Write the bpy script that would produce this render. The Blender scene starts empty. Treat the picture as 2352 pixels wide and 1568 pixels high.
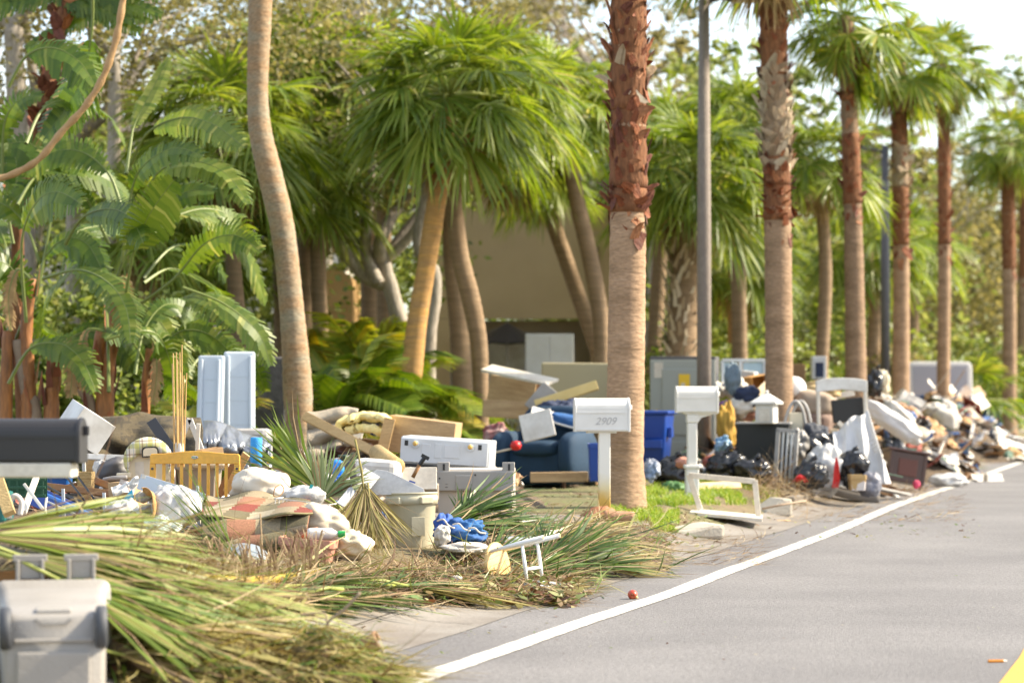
import bpy, math, random
from mathutils import Vector, Matrix, Euler, noise

# ------------------------------------------------------------------ camera, sky, sun, exposure
scene = bpy.context.scene
col = scene.collection
R = math.radians
EYE, F, CU, HV = 1.5, 5553.0, 1176.0, 900.0      # eye height; focal length, centre and horizon in a 2352 px wide frame
FOCUS = 18.8
cd = bpy.data.cameras.new('camera')
cam = bpy.data.objects.new('camera', cd); col.objects.link(cam)
cam.location = (0, 0, EYE); cam.rotation_euler = (R(90), 0, 0)
cd.sensor_width = 36.0; cd.lens = 36.0 * F / 2352.0; cd.shift_y = 116.0 / 2352.0
cd.clip_start = 0.5; cd.clip_end = 3000
cd.dof.use_dof = True; cd.dof.focus_distance = FOCUS; cd.dof.aperture_fstop = 1.8
scene.camera = cam
SUN_EL, SUN_AZ = R(38), math.atan2(0.97, 0.12)    # sun to the right and a little ahead of the camera
wd = bpy.data.worlds.new('World'); scene.world = wd; wd.use_nodes = True
wn, wl = wd.node_tree.nodes, wd.node_tree.links
wn.clear()
sky = wn.new('ShaderNodeTexSky'); sky.sky_type = 'NISHITA'; sky.sun_disc = False
sky.sun_elevation = SUN_EL; sky.sun_rotation = SUN_AZ
sky.air_density = 1.0; sky.dust_density = 1.4; sky.ozone_density = 1.0
bg = wn.new('ShaderNodeBackground'); bg.inputs['Strength'].default_value = 0.145
wo = wn.new('ShaderNodeOutputWorld')
tc = wn.new('ShaderNodeTexCoord'); mp = wn.new('ShaderNodeMapping'); mp.inputs['Scale'].default_value = (1.6, 1.6, 5.0)
cn = wn.new('ShaderNodeTexNoise'); cn.inputs['Scale'].default_value = 2.4; cn.inputs['Detail'].default_value = 8; cn.inputs['Roughness'].default_value = .58
cr = wn.new('ShaderNodeValToRGB'); cr.color_ramp.elements[0].position = .45; cr.color_ramp.elements[1].position = .68
cm = wn.new('ShaderNodeMixRGB'); cm.inputs[2].default_value = (3.5, 3.4, 3.2, 1)   # thin high cloud, as bright as the sky round the sun
cmul = wn.new('ShaderNodeMath'); cmul.operation = 'MULTIPLY_ADD'; cmul.inputs[1].default_value = .5; cmul.inputs[2].default_value = .28
wl.new(tc.outputs['Generated'], mp.inputs['Vector']); wl.new(mp.outputs[0], cn.inputs['Vector'])
wl.new(cn.outputs['Fac'], cr.inputs['Fac']); wl.new(cr.outputs[0], cmul.inputs[0]); wl.new(cmul.outputs[0], cm.inputs[0])
wl.new(sky.outputs[0], cm.inputs[1]); wl.new(cm.outputs[0], bg.inputs['Color']); wl.new(bg.outputs[0], wo.inputs['Surface'])
sd = bpy.data.lights.new('sun', 'SUN'); sd.energy = 3.9; sd.angle = R(2.6); sd.color = (1.0, .88, .68)
sun = bpy.data.objects.new('sun', sd); col.objects.link(sun)
sdir = Vector((math.sin(SUN_AZ) * math.cos(SUN_EL), math.cos(SUN_AZ) * math.cos(SUN_EL), math.sin(SUN_EL)))
sun.rotation_euler = (-sdir).to_track_quat('-Z', 'Y').to_euler()
sun.location = sdir * 60
vs = scene.view_settings
vs.view_transform = 'Standard'; vs.look = 'None'; vs.gamma = 1; vs.use_curve_mapping = False; vs.exposure = 1.52
scene.cycles.use_denoising = True
scene.cycles.max_bounces = 8; scene.cycles.transparent_max_bounces = 8
scene.cycles.caustics_reflective = False; scene.cycles.caustics_refractive = False

# ------------------------------------------------------------------ geometry of the place
V = Vector
rd = V((.293, 1, 0)).normalized()                 # the way the road runs
nl = V((-rd.y, rd.x, 0))                          # to the left of it
L0 = V((-4.16, 0, 0))                             # a point on the white edge line
def sstep(a, b, x):
    t = min(1, max(0, (x - a) / (b - a))); return t * t * (3 - 2 * t)
def offs(p): return (V((p[0], p[1], 0)) - L0).dot(nl)
def hgt(o): return .28 * sstep(.7, 2.1, o)        # verge rises from the road edge
def pt(s, o, lift=0.0):
    p = L0 + rd * s + nl * o; p.z = hgt(o) + lift; return p
def P(u, v, D): return V(((u - CU) / F * D, D, EYE - (v - HV) / F * D))
def gnd(u, v, lift=0.0):
    z = 0
    for _ in range(12):
        D = F * (EYE - z) / (v - HV); p = V(((u - CU) / F * D, D, z)); z = .5 * z + .5 * (hgt(offs(p)) + lift)
    p.z = z; return p
def base(u, D):                                   # ground point under image column u at depth D
    p = V(((u - CU) / F * D, D, 0)); p.z = hgt(offs(p)); return p
def px(n, D): return n * D / F                    # n frame pixels at depth D, in metres

# ------------------------------------------------------------------ mesh building
class MB:
    def __init__(s): s.v = []; s.f = []; s.t = []; s.mi = []; s.tint = .5; s.m = 0
    def add(s, vs_, fs):
        b = len(s.v); s.v += [tuple(p) for p in vs_]
        for f in fs: s.f.append(tuple(i + b for i in f)); s.t.append(s.tint); s.mi.append(s.m)
    def box(s, c, size, rot=None):
        c = V(c); hx, hy, hz = size[0] / 2, size[1] / 2, size[2] / 2
        M = Euler(rot).to_matrix() if rot else None
        vs_ = []
        for x, y, z in ((-1,-1,-1),(1,-1,-1),(1,1,-1),(-1,1,-1),(-1,-1,1),(1,-1,1),(1,1,1),(-1,1,1)):
            q = V((x * hx, y * hy, z * hz)); q = M @ q if M else q; vs_.append(c + q)
        s.add(vs_, ((0,3,2,1),(4,5,6,7),(0,1,5,4),(1,2,6,5),(2,3,7,6),(3,0,4,7))); return s
    def beam(s, a, b, w, h, up=(0, 0, 1)):
        a, b = V(a), V(b); d = (b - a).normalized(); up = V(up)
        sx = d.cross(up)
        if sx.length < 1e-4: sx = d.cross(V((0, 1, 0)))
        sx.normalize(); sz = sx.cross(d)
        vs_ = []
        for p in (a, b):
            for i, j in ((-1,-1),(1,-1),(1,1),(-1,1)): vs_.append(p + sx * (i * w / 2) + sz * (j * h / 2))
        s.add(vs_, ((3,2,1,0),(4,5,6,7),(0,1,5,4),(1,2,6,5),(2,3,7,6),(3,0,4,7))); return s
    def tube(s, pts, rads, n=8, caps=True, jit=0):
        pts = [V(p) for p in pts]
        if not hasattr(rads, '__len__'): rads = [rads] * len(pts)
        ref = None; vs_ = []; fs = []
        for i, p in enumerate(pts):
            d = (pts[min(i + 1, len(pts) - 1)] - pts[max(i - 1, 0)])
            d = d.normalized() if d.length > 1e-9 else V((0, 0, 1))
            if ref is None:
                ref = d.cross(V((0, 0, 1)))
                if ref.length < .1: ref = d.cross(V((0, 1, 0)))
            x = (ref - d * ref.dot(d)).normalized(); ref = x; y = d.cross(x)
            for k in range(n):
                a = 2 * math.pi * k / n; r_ = rads[i] * (1 + (random.uniform(-jit, jit) if jit else 0))
                vs_.append(p + (x * math.cos(a) + y * math.sin(a)) * r_)
        for i in range(len(pts) - 1):
            for k in range(n):
                k2 = (k + 1) % n; fs.append((i * n + k, i * n + k2, (i + 1) * n + k2, (i + 1) * n + k))
        if caps: fs.append(tuple(range(n - 1, -1, -1))); fs.append(tuple(range((len(pts) - 1) * n, len(pts) * n)))
        s.add(vs_, fs); return s
    def lathe(s, prof, n=24, c=(0, 0, 0), M=None, cap=True):
        c = V(c); vs_ = []; fs = []
        for r_, z in prof:
            for k in range(n):
                a = 2 * math.pi * k / n; q = V((r_ * math.cos(a), r_ * math.sin(a), z)); q = M @ q if M else q; vs_.append(c + q)
        for i in range(len(prof) - 1):
            for k in range(n): k2 = (k + 1) % n; fs.append((i * n + k, i * n + k2, (i + 1) * n + k2, (i + 1) * n + k))
        if cap: fs.append(tuple(range(n - 1, -1, -1))); fs.append(tuple(range((len(prof) - 1) * n, len(prof) * n)))
        s.add(vs_, fs); return s
    def strip(s, pts, wids, side):                 # a flat ribbon leaf
        vs_ = []
        for i, p in enumerate(pts):
            sd_ = side[i] if isinstance(side, list) else side
            vs_.append(p - sd_ * (wids[i] / 2)); vs_.append(p + sd_ * (wids[i] / 2))
        s.add(vs_, [(2*i, 2*i+1, 2*i+3, 2*i+2) for i in range(len(pts) - 1)]); return s
    def sheet(s, fn, nu, nv, thick=0.0, tfn=None):
        g = [[V(fn(i / nu, j / nv)) for j in range(nv + 1)] for i in range(nu + 1)]
        vs_ = [g[i][j] for i in range(nu + 1) for j in range(nv + 1)]
        W = nv + 1; fs = [(i*W+j, (i+1)*W+j, (i+1)*W+j+1, i*W+j+1) for i in range(nu) for j in range(nv)]
        if thick:
            nb = len(vs_); nor = []
            for i in range(nu + 1):
                for j in range(nv + 1):
                    du = g[min(i+1, nu)][j] - g[max(i-1, 0)][j]; dv = g[i][min(j+1, nv)] - g[i][max(j-1, 0)]
                    q = du.cross(dv); nor.append(q.normalized() if q.length > 1e-12 else V((0, 0, 1)))
            vs_ += [vs_[k] - nor[k] * thick for k in range(nb)]
            fs += [tuple(nb + q for q in reversed(f)) for f in list(fs)]
            rim = [i*W for i in range(nu+1)] + [nu*W+j for j in range(1, nv+1)] + [i*W+nv for i in range(nu-1, -1, -1)] + [j for j in range(nv-1, 0, -1)]
            for k in range(len(rim)): a, b = rim[k], rim[(k+1) % len(rim)]; fs.append((b, a, nb+a, nb+b))
        k0 = len(s.t); s.add(vs_, fs)
        if tfn:
            nq = nu * nv
            for q in range(nq * (2 if thick else 1)): i, j = divmod(q % nq, nv); s.t[k0 + q] = tfn((i + .5) / nu, (j + .5) / nv)
        return s
    def ball(s, c, rad, nu=20, nv=12, pw=2.0, amp=0, freq=3, seed=0, crump=0, flat=None, M=None):
        c = V(c); off = V((seed * 7.13, seed * 3.7, seed * 1.9)); vs_ = []; fs = []
        for j in range(nv + 1):
            ph = -math.pi / 2 + math.pi * j / nv
            for i in range(nu):
                th = 2 * math.pi * i / nu
                e = 2.0 / pw
                sg = lambda x: math.copysign(abs(x) ** e, x)
                q = V((sg(math.cos(ph)) * sg(math.cos(th)), sg(math.cos(ph)) * sg(math.sin(th)), sg(math.sin(ph))))
                if amp:
                    d = noise.noise(q * freq + off) * amp + noise.noise(q * freq * 2 + off * 2) * amp * .5
                    if crump: d += (abs(noise.noise(V((q.x, q.y, q.z * .45)) * freq * 1.5 + off * 3)) - .2) * crump * .6 + (abs(noise.noise(V((q.x, q.y, q.z * .5)) * freq * 3.4 + off)) - .2) * crump * .32
                    q = q * (1 + d)
                q = V((q.x * rad[0], q.y * rad[1], q.z * rad[2]))
                if flat is not None and q.z < flat: q.z = flat
                vs_.append(c + (M @ q if M else q))
        for j in range(nv):
            for i in range(nu): i2 = (i + 1) % nu; fs.append((j*nu+i, j*nu+i2, (j+1)*nu+i2, (j+1)*nu+i))
        s.add(vs_, fs); return s
    def extrude(s, prof, y0, y1, M=None, c=(0,0,0)):   # closed xz profile pushed along y
        c = V(c); n = len(prof); vs_ = []
        for y in (y0, y1):
            for x, z in prof: q = V((x, y, z)); vs_.append(c + (M @ q if M else q))
        fs = [(i, (i+1) % n, n + (i+1) % n, n + i) for i in range(n)] + [tuple(range(n-1, -1, -1)), tuple(range(n, 2*n))]
        s.add(vs_, fs); return s
    def mesh(s, name, mats, smooth=False):
        me = bpy.data.meshes.new(name); me.from_pydata(s.v, [], s.f)
        for m in (mats if isinstance(mats, (list, tuple)) else [mats]): me.materials.append(m)
        if any(s.mi): me.polygons.foreach_set('material_index', s.mi)
        at = me.attributes.new('tint', 'FLOAT', 'FACE'); at.data.foreach_set('value', s.t)
        if smooth: me.polygons.foreach_set('use_smooth', [True] * len(me.polygons))
        me.update(); return me
    def build(s, name, mats, parent=None, smooth=False, bevel=0, loc=None, rot=None):
        return mkobj(name, s.mesh(name, mats, smooth), parent, bevel, loc, rot)

def mkobj(name, me, parent=None, bevel=0, loc=None, rot=None):
    o = bpy.data.objects.new(name, me); col.objects.link(o)
    if parent is not None: o.parent = parent
    if loc is not None: o.location = loc
    if rot is not None: o.rotation_euler = rot
    if bevel:
        m = o.modifiers.new('bevel', 'BEVEL'); m.width = bevel; m.segments = 2; m.limit_method = 'ANGLE'; m.angle_limit = R(40)
    return o
def tag(o, label, cat, group=None):
    o['label'] = label; o['category'] = cat
    if group: o['group'] = group
    return o
def kind(o, k, label=None):
    o['kind'] = k
    if label: o['label'] = label
    return o
def thing(name, label, cat, loc, rot=(0, 0, 0), group=None):
    o = bpy.data.objects.new(name, None); col.objects.link(o); o.empty_display_size = .1
    o.location = loc; o.rotation_euler = rot; return tag(o, label, cat, group)
def rnd(a, b): return random.uniform(a, b)

# ------------------------------------------------------------------ materials
MATS = {}
def mat(name, c, rough=.6, c2=None, ns=6.0, mix=.5, bump=0.0, bs=40.0, metal=0.0, transl=0.0, tint=None, spec=.5, stretch=(1, 1, 1), coat=0.0, c3=None, fine=None, sharp=0.0, orand=0.0):
    """Principled material: colour c blotched with c2 by noise; tint=(dark, light) reads the per-piece tint."""
    if name in MATS: return MATS[name]
    m = bpy.data.materials.new(name); m.use_nodes = True; MATS[name] = m
    n, l = m.node_tree.nodes, m.node_tree.links
    b = n['Principled BSDF']; out = n['Material Output']
    b.inputs['Roughness'].default_value = rough; b.inputs['Metallic'].default_value = metal
    b.inputs['Specular IOR Level'].default_value = spec
    if coat: b.inputs['Coat Weight'].default_value = coat
    tcn = n.new('ShaderNodeTexCoord'); mpn = n.new('ShaderNodeMapping'); mpn.inputs['Scale'].default_value = stretch
    l.new(tcn.outputs['Object'], mpn.inputs['Vector'])
    src = None
    if tint:
        a = n.new('ShaderNodeAttribute'); a.attribute_name = 'tint'
        rp = n.new('ShaderNodeValToRGB'); els = rp.color_ramp.elements
        els[0].color = (*tint[0], 1); els[1].color = (*tint[-1], 1)
        for k in range(1, len(tint) - 1): e = els.new(k / (len(tint) - 1)); e.color = (*tint[k], 1)
        l.new(a.outputs['Fac'], rp.inputs['Fac']); src = rp.outputs[0]
    if c2:
        no = n.new('ShaderNodeTexNoise'); no.inputs['Scale'].default_value = ns; no.inputs['Detail'].default_value = 6
        l.new(mpn.outputs[0], no.inputs['Vector'])
        rp2 = n.new('ShaderNodeValToRGB'); rp2.color_ramp.elements[0].position = .35 + sharp * .1; rp2.color_ramp.elements[1].position = .68 - sharp * .1
        l.new(no.outputs['Fac'], rp2.inputs['Fac'])
        mx = n.new('ShaderNodeMixRGB'); mul = n.new('ShaderNodeMath'); mul.operation = 'MULTIPLY'; mul.inputs[1].default_value = mix
        l.new(rp2.outputs[0], mul.inputs[0]); l.new(mul.outputs[0], mx.inputs[0])
        if src: l.new(src, mx.inputs[1])
        else: mx.inputs[1].default_value = (*c, 1)
        mx.inputs[2].default_value = (*c2, 1); src = mx.outputs[0]
    if fine:                                        # fine grain: (scale, amount)
        nf = n.new('ShaderNodeTexNoise'); nf.inputs['Scale'].default_value = fine[0]; nf.inputs['Detail'].default_value = 3
        l.new(mpn.outputs[0], nf.inputs['Vector'])
        mr = n.new('ShaderNodeMapRange'); mr.inputs[1].default_value = .3; mr.inputs[2].default_value = .7
        mr.inputs[3].default_value = 1 - fine[1]; mr.inputs[4].default_value = 1 + fine[1]
        l.new(nf.outputs['Fac'], mr.inputs[0])
        mv = n.new('ShaderNodeVectorMath'); mv.operation = 'SCALE'
        if src: l.new(src, mv.inputs[0])
        else: mv.inputs[0].default_value = c
        l.new(mr.outputs[0], mv.inputs['Scale']); src = mv.outputs[0]
    if orand:                                       # each object a little lighter or darker
        oi = n.new('ShaderNodeObjectInfo'); mo = n.new('ShaderNodeMapRange'); mo.inputs[3].default_value = 1 - orand; mo.inputs[4].default_value = 1 + orand
        l.new(oi.outputs['Random'], mo.inputs[0]); m2 = n.new('ShaderNodeVectorMath'); m2.operation = 'SCALE'
        if src: l.new(src, m2.inputs[0])
        else: m2.inputs[0].default_value = c
        l.new(mo.outputs[0], m2.inputs['Scale']); src = m2.outputs[0]
    if src: l.new(src, b.inputs['Base Color'])
    else: b.inputs['Base Color'].default_value = (*c, 1)
    if bump:
        nb = n.new('ShaderNodeTexNoise'); nb.inputs['Scale'].default_value = bs; nb.inputs['Detail'].default_value = 5
        l.new(mpn.outputs[0], nb.inputs['Vector'])
        bn = n.new('ShaderNodeBump'); bn.inputs['Strength'].default_value = bump; bn.inputs['Distance'].default_value = .02
        l.new(nb.outputs['Fac'], bn.inputs['Height']); l.new(bn.outputs[0], b.inputs['Normal'])
    if transl:
        tr = n.new('ShaderNodeBsdfTranslucent'); ms = n.new('ShaderNodeMixShader'); ms.inputs[0].default_value = transl
        if src:
            hs = n.new('ShaderNodeHueSaturation'); hs.inputs['Saturation'].default_value = 1.1; hs.inputs['Value'].default_value = 1.5
            hs.inputs['Hue'].default_value = .49
            l.new(src, hs.inputs['Color']); l.new(hs.outputs[0], tr.inputs['Color'])
        else: tr.inputs['Color'].default_value = (*c, 1)
        l.new(b.outputs[0], ms.inputs[1]); l.new(tr.outputs[0], ms.inputs[2]); l.new(ms.outputs[0], out.inputs['Surface'])
    return m
def nodes_of(m): return m.node_tree.nodes, m.node_tree.links, m.node_tree.nodes['Principled BSDF']
WHITE = mat('white_paint', (.66, .65, .62), .5, (.40, .36, .30), 4, .55, sharp=.3, fine=(20, .06))
MAILW = mat('mailbox_white', (.72, .71, .68), .45, (.60, .58, .53), 5, .45)
OFFW = mat('off_white', (.70, .65, .56), .6, (.48, .41, .32), 5, .6, fine=(30, .08))
CREAM = mat('cream_plastic', (.72, .64, .47), .4, (.6, .5, .34), 3, .4)
BLACKP = mat('black_plastic', (.018, .018, .02), .35)
DARKGREY = mat('dark_grey', (.07, .07, .075), .55, (.11, .1, .1), 5, .5)
GREYP = mat('grey_plastic', (.38, .37, .36), .45, (.25, .23, .20), 5, .6)
STEEL = mat('brushed_steel', (.55, .58, .62), .35, (.45, .46, .48), 4, .4, metal=.7)
GALV = mat('painted_grey_metal', (.52, .57, .62), .4, (.44, .47, .5), 3, .4, metal=.2)
WOODL = mat('light_wood', (.55, .36, .16), .55, (.42, .25, .09), 5, .6, stretch=(1, 1, 8), fine=(30, .15))
WOODP = mat('pale_plywood', (.52, .36, .19), .65, (.33, .20, .09), 3, .75, stretch=(1, 6, 6), fine=(25, .12))
WOODM = mat('brown_board', (.32, .16, .06), .6, (.22, .1, .035), 4, .6, stretch=(1, 6, 6), fine=(30, .15))
WOODD = mat('dark_brown_wood', (.075, .028, .016), .35, (.045, .018, .012), 4, .5, coat=.2)
CRIB = mat('honey_wood', (.80, .43, .05), .35, (.68, .33, .035), 4, .6, stretch=(1, 3, 1), coat=.2, fine=(40, .08))
CARD = mat('cardboard', (.50, .33, .17), .8, (.42, .26, .12), 6, .4)
BLUE = mat('blue_plastic', (.01, .055, .30), .35, (.008, .04, .22), 3, .4)
NAVY = mat('navy_cloth', (.02, .03, .07), .8, (.035, .05, .1), 5, .5, bump=.3, bs=60)
BAGM = mat('black_bag', (.012, .012, .014), .22, bump=.5, bs=14, spec=.6)
BAGW = mat('white_bag', (.60, .595, .585), .35, (.5, .49, .47), 4, .5, bump=.5, bs=14, transl=.15)
REDP = mat('red_plastic', (.55, .015, .015), .4)
YEL = mat('yellow_plastic', (.85, .55, .02), .4)
CLOTHW = mat('white_cloth', (.60, .565, .51), .85, (.46, .41, .34), 3, .5, bump=.25, bs=30)
CLOTHT = mat('tan_cloth', (.34, .27, .205), .85, (.25, .19, .14), 4, .5, bump=.25, bs=40)
CLOTHB = mat('blue_cloth', (.02, .085, .25), .8, (.03, .14, .36), 6, .5, bump=.3, bs=40)
TERRA = mat('pink_terracotta', (.50, .24, .17), .6, (.4, .18, .12), 5, .5)
# ------------------------------------------------------------------ ground, road, markings
def strip_sheet(name, m, o_list, s_list, lift, wob=0):
    b = MB(); vs_ = []; fs = []
    for s_ in s_list:
        for j, o_ in enumerate(o_list):
            oo = o_ + (noise.noise(V((s_ * .8, o_ * 3, 1))) * wob if wob and j in (0, len(o_list) - 1) else 0)
            vs_.append(pt(s_, oo, lift))
    W = len(o_list)
    for i in range(len(s_list) - 1):
        for j in range(W - 1): fs.append((i*W+j, i*W+j+1, (i+1)*W+j+1, (i+1)*W+j))
    b.add(vs_, fs); return b.build(name, m, smooth=True)
def frange(a, b, st):
    out = [];
    while a < b: out.append(a); a += st
    return out + [b]
OS = frange(.4, 2.4, .1)
FARS = [-40] + frange(0, 60, .5) + [70, 90, 120, 180, 300, 600]

# soil and lawn
SOIL = mat('verge_soil', (.17, .12, .07), .95, (.09, .13, .03), .8, .8, bump=.6, bs=25, fine=(18, .35))
g = strip_sheet('ground', SOIL, [-400, -60, -8] + OS + [3, 6, 12, 30, 80, 400], FARS, 0.0); kind(g, 'structure')

ASPH = mat('asphalt', (.140, .134, .134), .85, (.195, .187, .184), .6, .85, bump=.5, bs=90, fine=(45, .30))
n_, l_, b_ = nodes_of(ASPH)
road = strip_sheet('road', ASPH, [-7.2, -3, 0, .35, .5, .62], FARS, .004, .05); kind(road, 'structure')

CONC = mat('concrete', (.235, .215, .19), .85, (.14, .115, .09), 1.1, .85, bump=.3, bs=60, fine=(45, .12))
gut = strip_sheet('gutter', CONC, [.55] + frange(.6, 1.15, .11), FARS, .008, .03); kind(gut, 'structure')
def drive(name, s0, s1, o1, flare=.9):
    b = MB(); vs_ = []; fs = []; ol = [1.10] + frange(1.2, 2.4, .1) + [4, 6, o1]
    N = 14
    for i in range(N + 1):
        for o_ in ol:
            fl = flare * (1 - sstep(1.1, 2.2, o_)); s_ = (s0 - fl) + (s1 - s0 + 2 * fl) * i / N
            vs_.append(pt(s_, o_, .012))
    W = len(ol)
    for i in range(N):
        for j in range(W - 1): fs.append((i*W+j, i*W+j+1, (i+1)*W+j+1, (i+1)*W+j))
    b.add(vs_, fs); o = b.build(name, CONC, smooth=True); kind(o, 'structure'); return o
drive('driveway', 12.6, 16.6, 25)
drive('driveway', 20.6, 24.2, 25)
# joints across the concrete: thin dark grooves
JOINT = mat('joint_dirt', (.09, .075, .06), .95)
b = MB()
for s_ in (13.2, 16.0, 19.5, 23, 27, 31, 36, 41):
    pts = [pt(s_ + .04 * math.sin(k), .62 + k * .07, .0145) for k in range(8)]
    b.strip(pts, [.012] * 8, rd)
pts = [pt(11 + k * .5, 1.12 + .02 * math.sin(k * 2.1), .0165) for k in range(26)]; b.strip(pts, [.014] * 26, nl)
kind(b.build('pavement_joint', JOINT), 'structure')

# painted lines, worn at their edges
LINEW = mat('road_line_white', (.66, .635, .57), .75, (.30, .285, .265), 7, .6, bump=.3, bs=120, sharp=.8, fine=(50, .12))
LINEY = mat('road_line_yellow', (.66, .36, .05), .7, (.55, .32, .07), 2, .4, bump=.2, bs=120, fine=(90, .1))
lp = [(700, 1652), (976, 1556), (1220, 1474), (1372, 1417), (1463, 1392), (1554, 1360), (1665, 1315), (1787, 1271), (1909, 1225), (1970, 1199), (2061, 1160), (2213, 1109), (2352, 1059), (2450, 1025)]
ctr = [V(((u - CU) / F * (F * EYE / (v - HV)), F * EYE / (v - HV), .009)) for u, v in lp]
ctr = [pt(4, 0)] + ctr + [pt(s_, 0) for s_ in (110, 160, 300)]
def resample(ps, st):
    out = [ps[0]]
    for a, b in zip(ps, ps[1:]):
        k = max(1, int((b - a).length / st)); out += [a.lerp(b, (i + 1) / k) for i in range(k)]
    return out
def edge_line(name, ps, w, m, label):
    b = MB(); vs_ = []
    for i, p in enumerate(ps):
        p = p.copy(); p.z = .010
        e1 = w / 2 + noise.noise(p * 7) * .014; e2 = w / 2 + noise.noise(p * 7 + V((9, 9, 9))) * .014
        vs_ += [p - nl * e2, p + nl * e1]
    b.add(vs_, [(2*i, 2*i+2, 2*i+3, 2*i+1) for i in range(len(ps) - 1)])
    o = b.build(name, m); kind(o, 'structure'); return o
sm = []
rs = resample(ctr, .25)
for i in range(len(rs)):
    a = rs[max(0, i-4):i+5]; sm.append(sum(a, V((0, 0, 0))) / len(a))
edge_line('white_edge_line', sm, .165, LINEW, '')
for o_ in (-2.98, -3.22):
    edge_line('yellow_centre_line', [pt(s_, o_) for s_ in frange(0, 120, .5)], .15, LINEY, '')

# kerb wings beside the driveway
def kerb(pts, name='kerb'):
    b = MB()
    for (s0, o0, z0, s1, o1, z1, w) in pts:
        a, c = pt(s0, o0), pt(s1, o1)
        a.z += z0 / 2; c.z += z1 / 2
        b.beam(a, c, w, max(z0, z1), (0, 0, 1))
    o = b.build(name, CONC, bevel=.025); kind(o, 'structure'); return o
kp = gnd(1590, 1222); ks = (kp - L0).dot(rd); ko = offs(kp)
def wedge(u, v, L, W, H, yaw):
    c = gnd(u, v); b = MB()
    pf = [(-L/2, -.05), (L/2, -.05), (L/2, H), (L/2 - .12, H), (-L/2, .02)]
    M = Matrix.Rotation(yaw, 3, 'Z')
    b.extrude(pf, -W/2, W/2, M, c)
    kind(b.build('kerb', mat('kerb_concrete', (.48, .44, .37), .85, (.36, .32, .26), 3, .6, bump=.3, bs=40), bevel=.035), 'structure')
wedge(1585, 1224, .56, .55, .10, R(14))
wedge(1772, 1176, .36, .5, .17, R(14))
for s0, s1 in ((31.5, 60), ):
    b = MB()
    for k in range(12):
        a = s0 + (s1 - s0) * k / 12; c = s0 + (s1 - s0) * (k + 1) / 12 - .03
        b.beam(pt(a, 1.25, .0), pt(c, 1.25, .0), .16, .16)
    kind(b.build('kerb', CONC, bevel=.02), 'structure')
# ------------------------------------------------------------------ vegetation kit
random.seed(11)
Z = V((0, 0, 1))
SABAL = mat('sabal_leaf', (.07, .13, .04), .42, tint=((.055, .105, .011), (.155, .225, .026), (.27, .32, .052), (.44, .39, .12)), transl=.45)
WASH = mat('fan_leaf', (.08, .15, .03), .38, tint=((.042, .09, .009), (.12, .19, .018), (.21, .27, .034), (.40, .35, .08)), transl=.42)
PETI = mat('petiole', (.27, .30, .06), .5, (.2, .24, .05), 5, .5)
DEADL = mat('dead_leaf', (.3, .2, .1), .8, tint=((.16, .09, .04), (.32, .21, .09), (.42, .31, .15)), transl=.2)
STRP = mat('strelitzia_rib', (.17, .21, .05), .5, (.12, .16, .04), 5, .5)
STREL = mat('strelitzia_leaf', (.08, .17, .05), .42, tint=((.026, .064, .007), (.075, .135, .014), (.15, .205, .025), (.34, .35, .085)), transl=.40, spec=.5)
ARECA = mat('areca_leaf', (.1, .2, .03), .4, tint=((.05, .10, .012), (.12, .19, .02), (.22, .27, .035), (.42, .32, .04)), transl=.36)
OAKL = mat('oak_leaf', (.12, .13, .04), .6, tint=((.08, .08, .025), (.17, .16, .05), (.26, .23, .085), (.36, .33, .13)), transl=.4)
BUSHL = mat('bush_leaf', (.08, .14, .03), .5, tint=((.06, .10, .016), (.165, .215, .038), (.26, .30, .08), (.36, .35, .13)), transl=.42)
BARKG = mat('grey_bark', (.29, .245, .20), .9, (.42, .38, .32), 2.2, .7, bump=.7, bs=16, stretch=(1, 1, .35), fine=(26, .25))
BARKS = mat('sabal_bark', (.28, .19, .11), .85, (.185, .12, .065), 2.5, .75, bump=.8, bs=7, stretch=(1, 1, 7), fine=(5, .2))
BARKA = mat('lichened_bark', (.31, .195, .105), .88, (.27, .25, .185), 3.2, .8, bump=.8, bs=9, stretch=(1, 1, 2.2), fine=(22, .25))
BARKO = mat('sabal_bark_ochre', (.50, .27, .075), .8, (.34, .2, .09), 1.6, .7, bump=.8, bs=7, stretch=(1, 1, 7), fine=(6, .2))
BARKW = mat('smooth_palm_bark', (.33, .215, .13), .85, (.215, .135, .075), 2.2, .9, bump=.8, bs=9, stretch=(1, 1, 3.2), fine=(16, .22), orand=.18)
BOOTR = mat('red_leaf_base', (.2, .06, .02), .75, tint=((.10, .025, .012), (.21, .062, .02), (.30, .11, .04), (.52, .33, .18)), bump=.6, bs=40, stretch=(1, 1, .3), fine=(30, .25))
TANF = mat('tan_fibre', (.30, .22, .14), .9, (.18, .11, .06), 6, .7, bump=.8, bs=22)
BOOTC = mat('cream_leaf_base', (.5, .4, .27), .8, tint=((.26, .18, .11), (.46, .37, .25), (.62, .54, .41)), bump=.5, bs=30)
FIBRE = mat('brown_fibre', (.14, .055, .02), .9, (.24, .1, .04), 3, .7, bump=1.0, bs=22, stretch=(1, 1, .3), fine=(30, .3))

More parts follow.
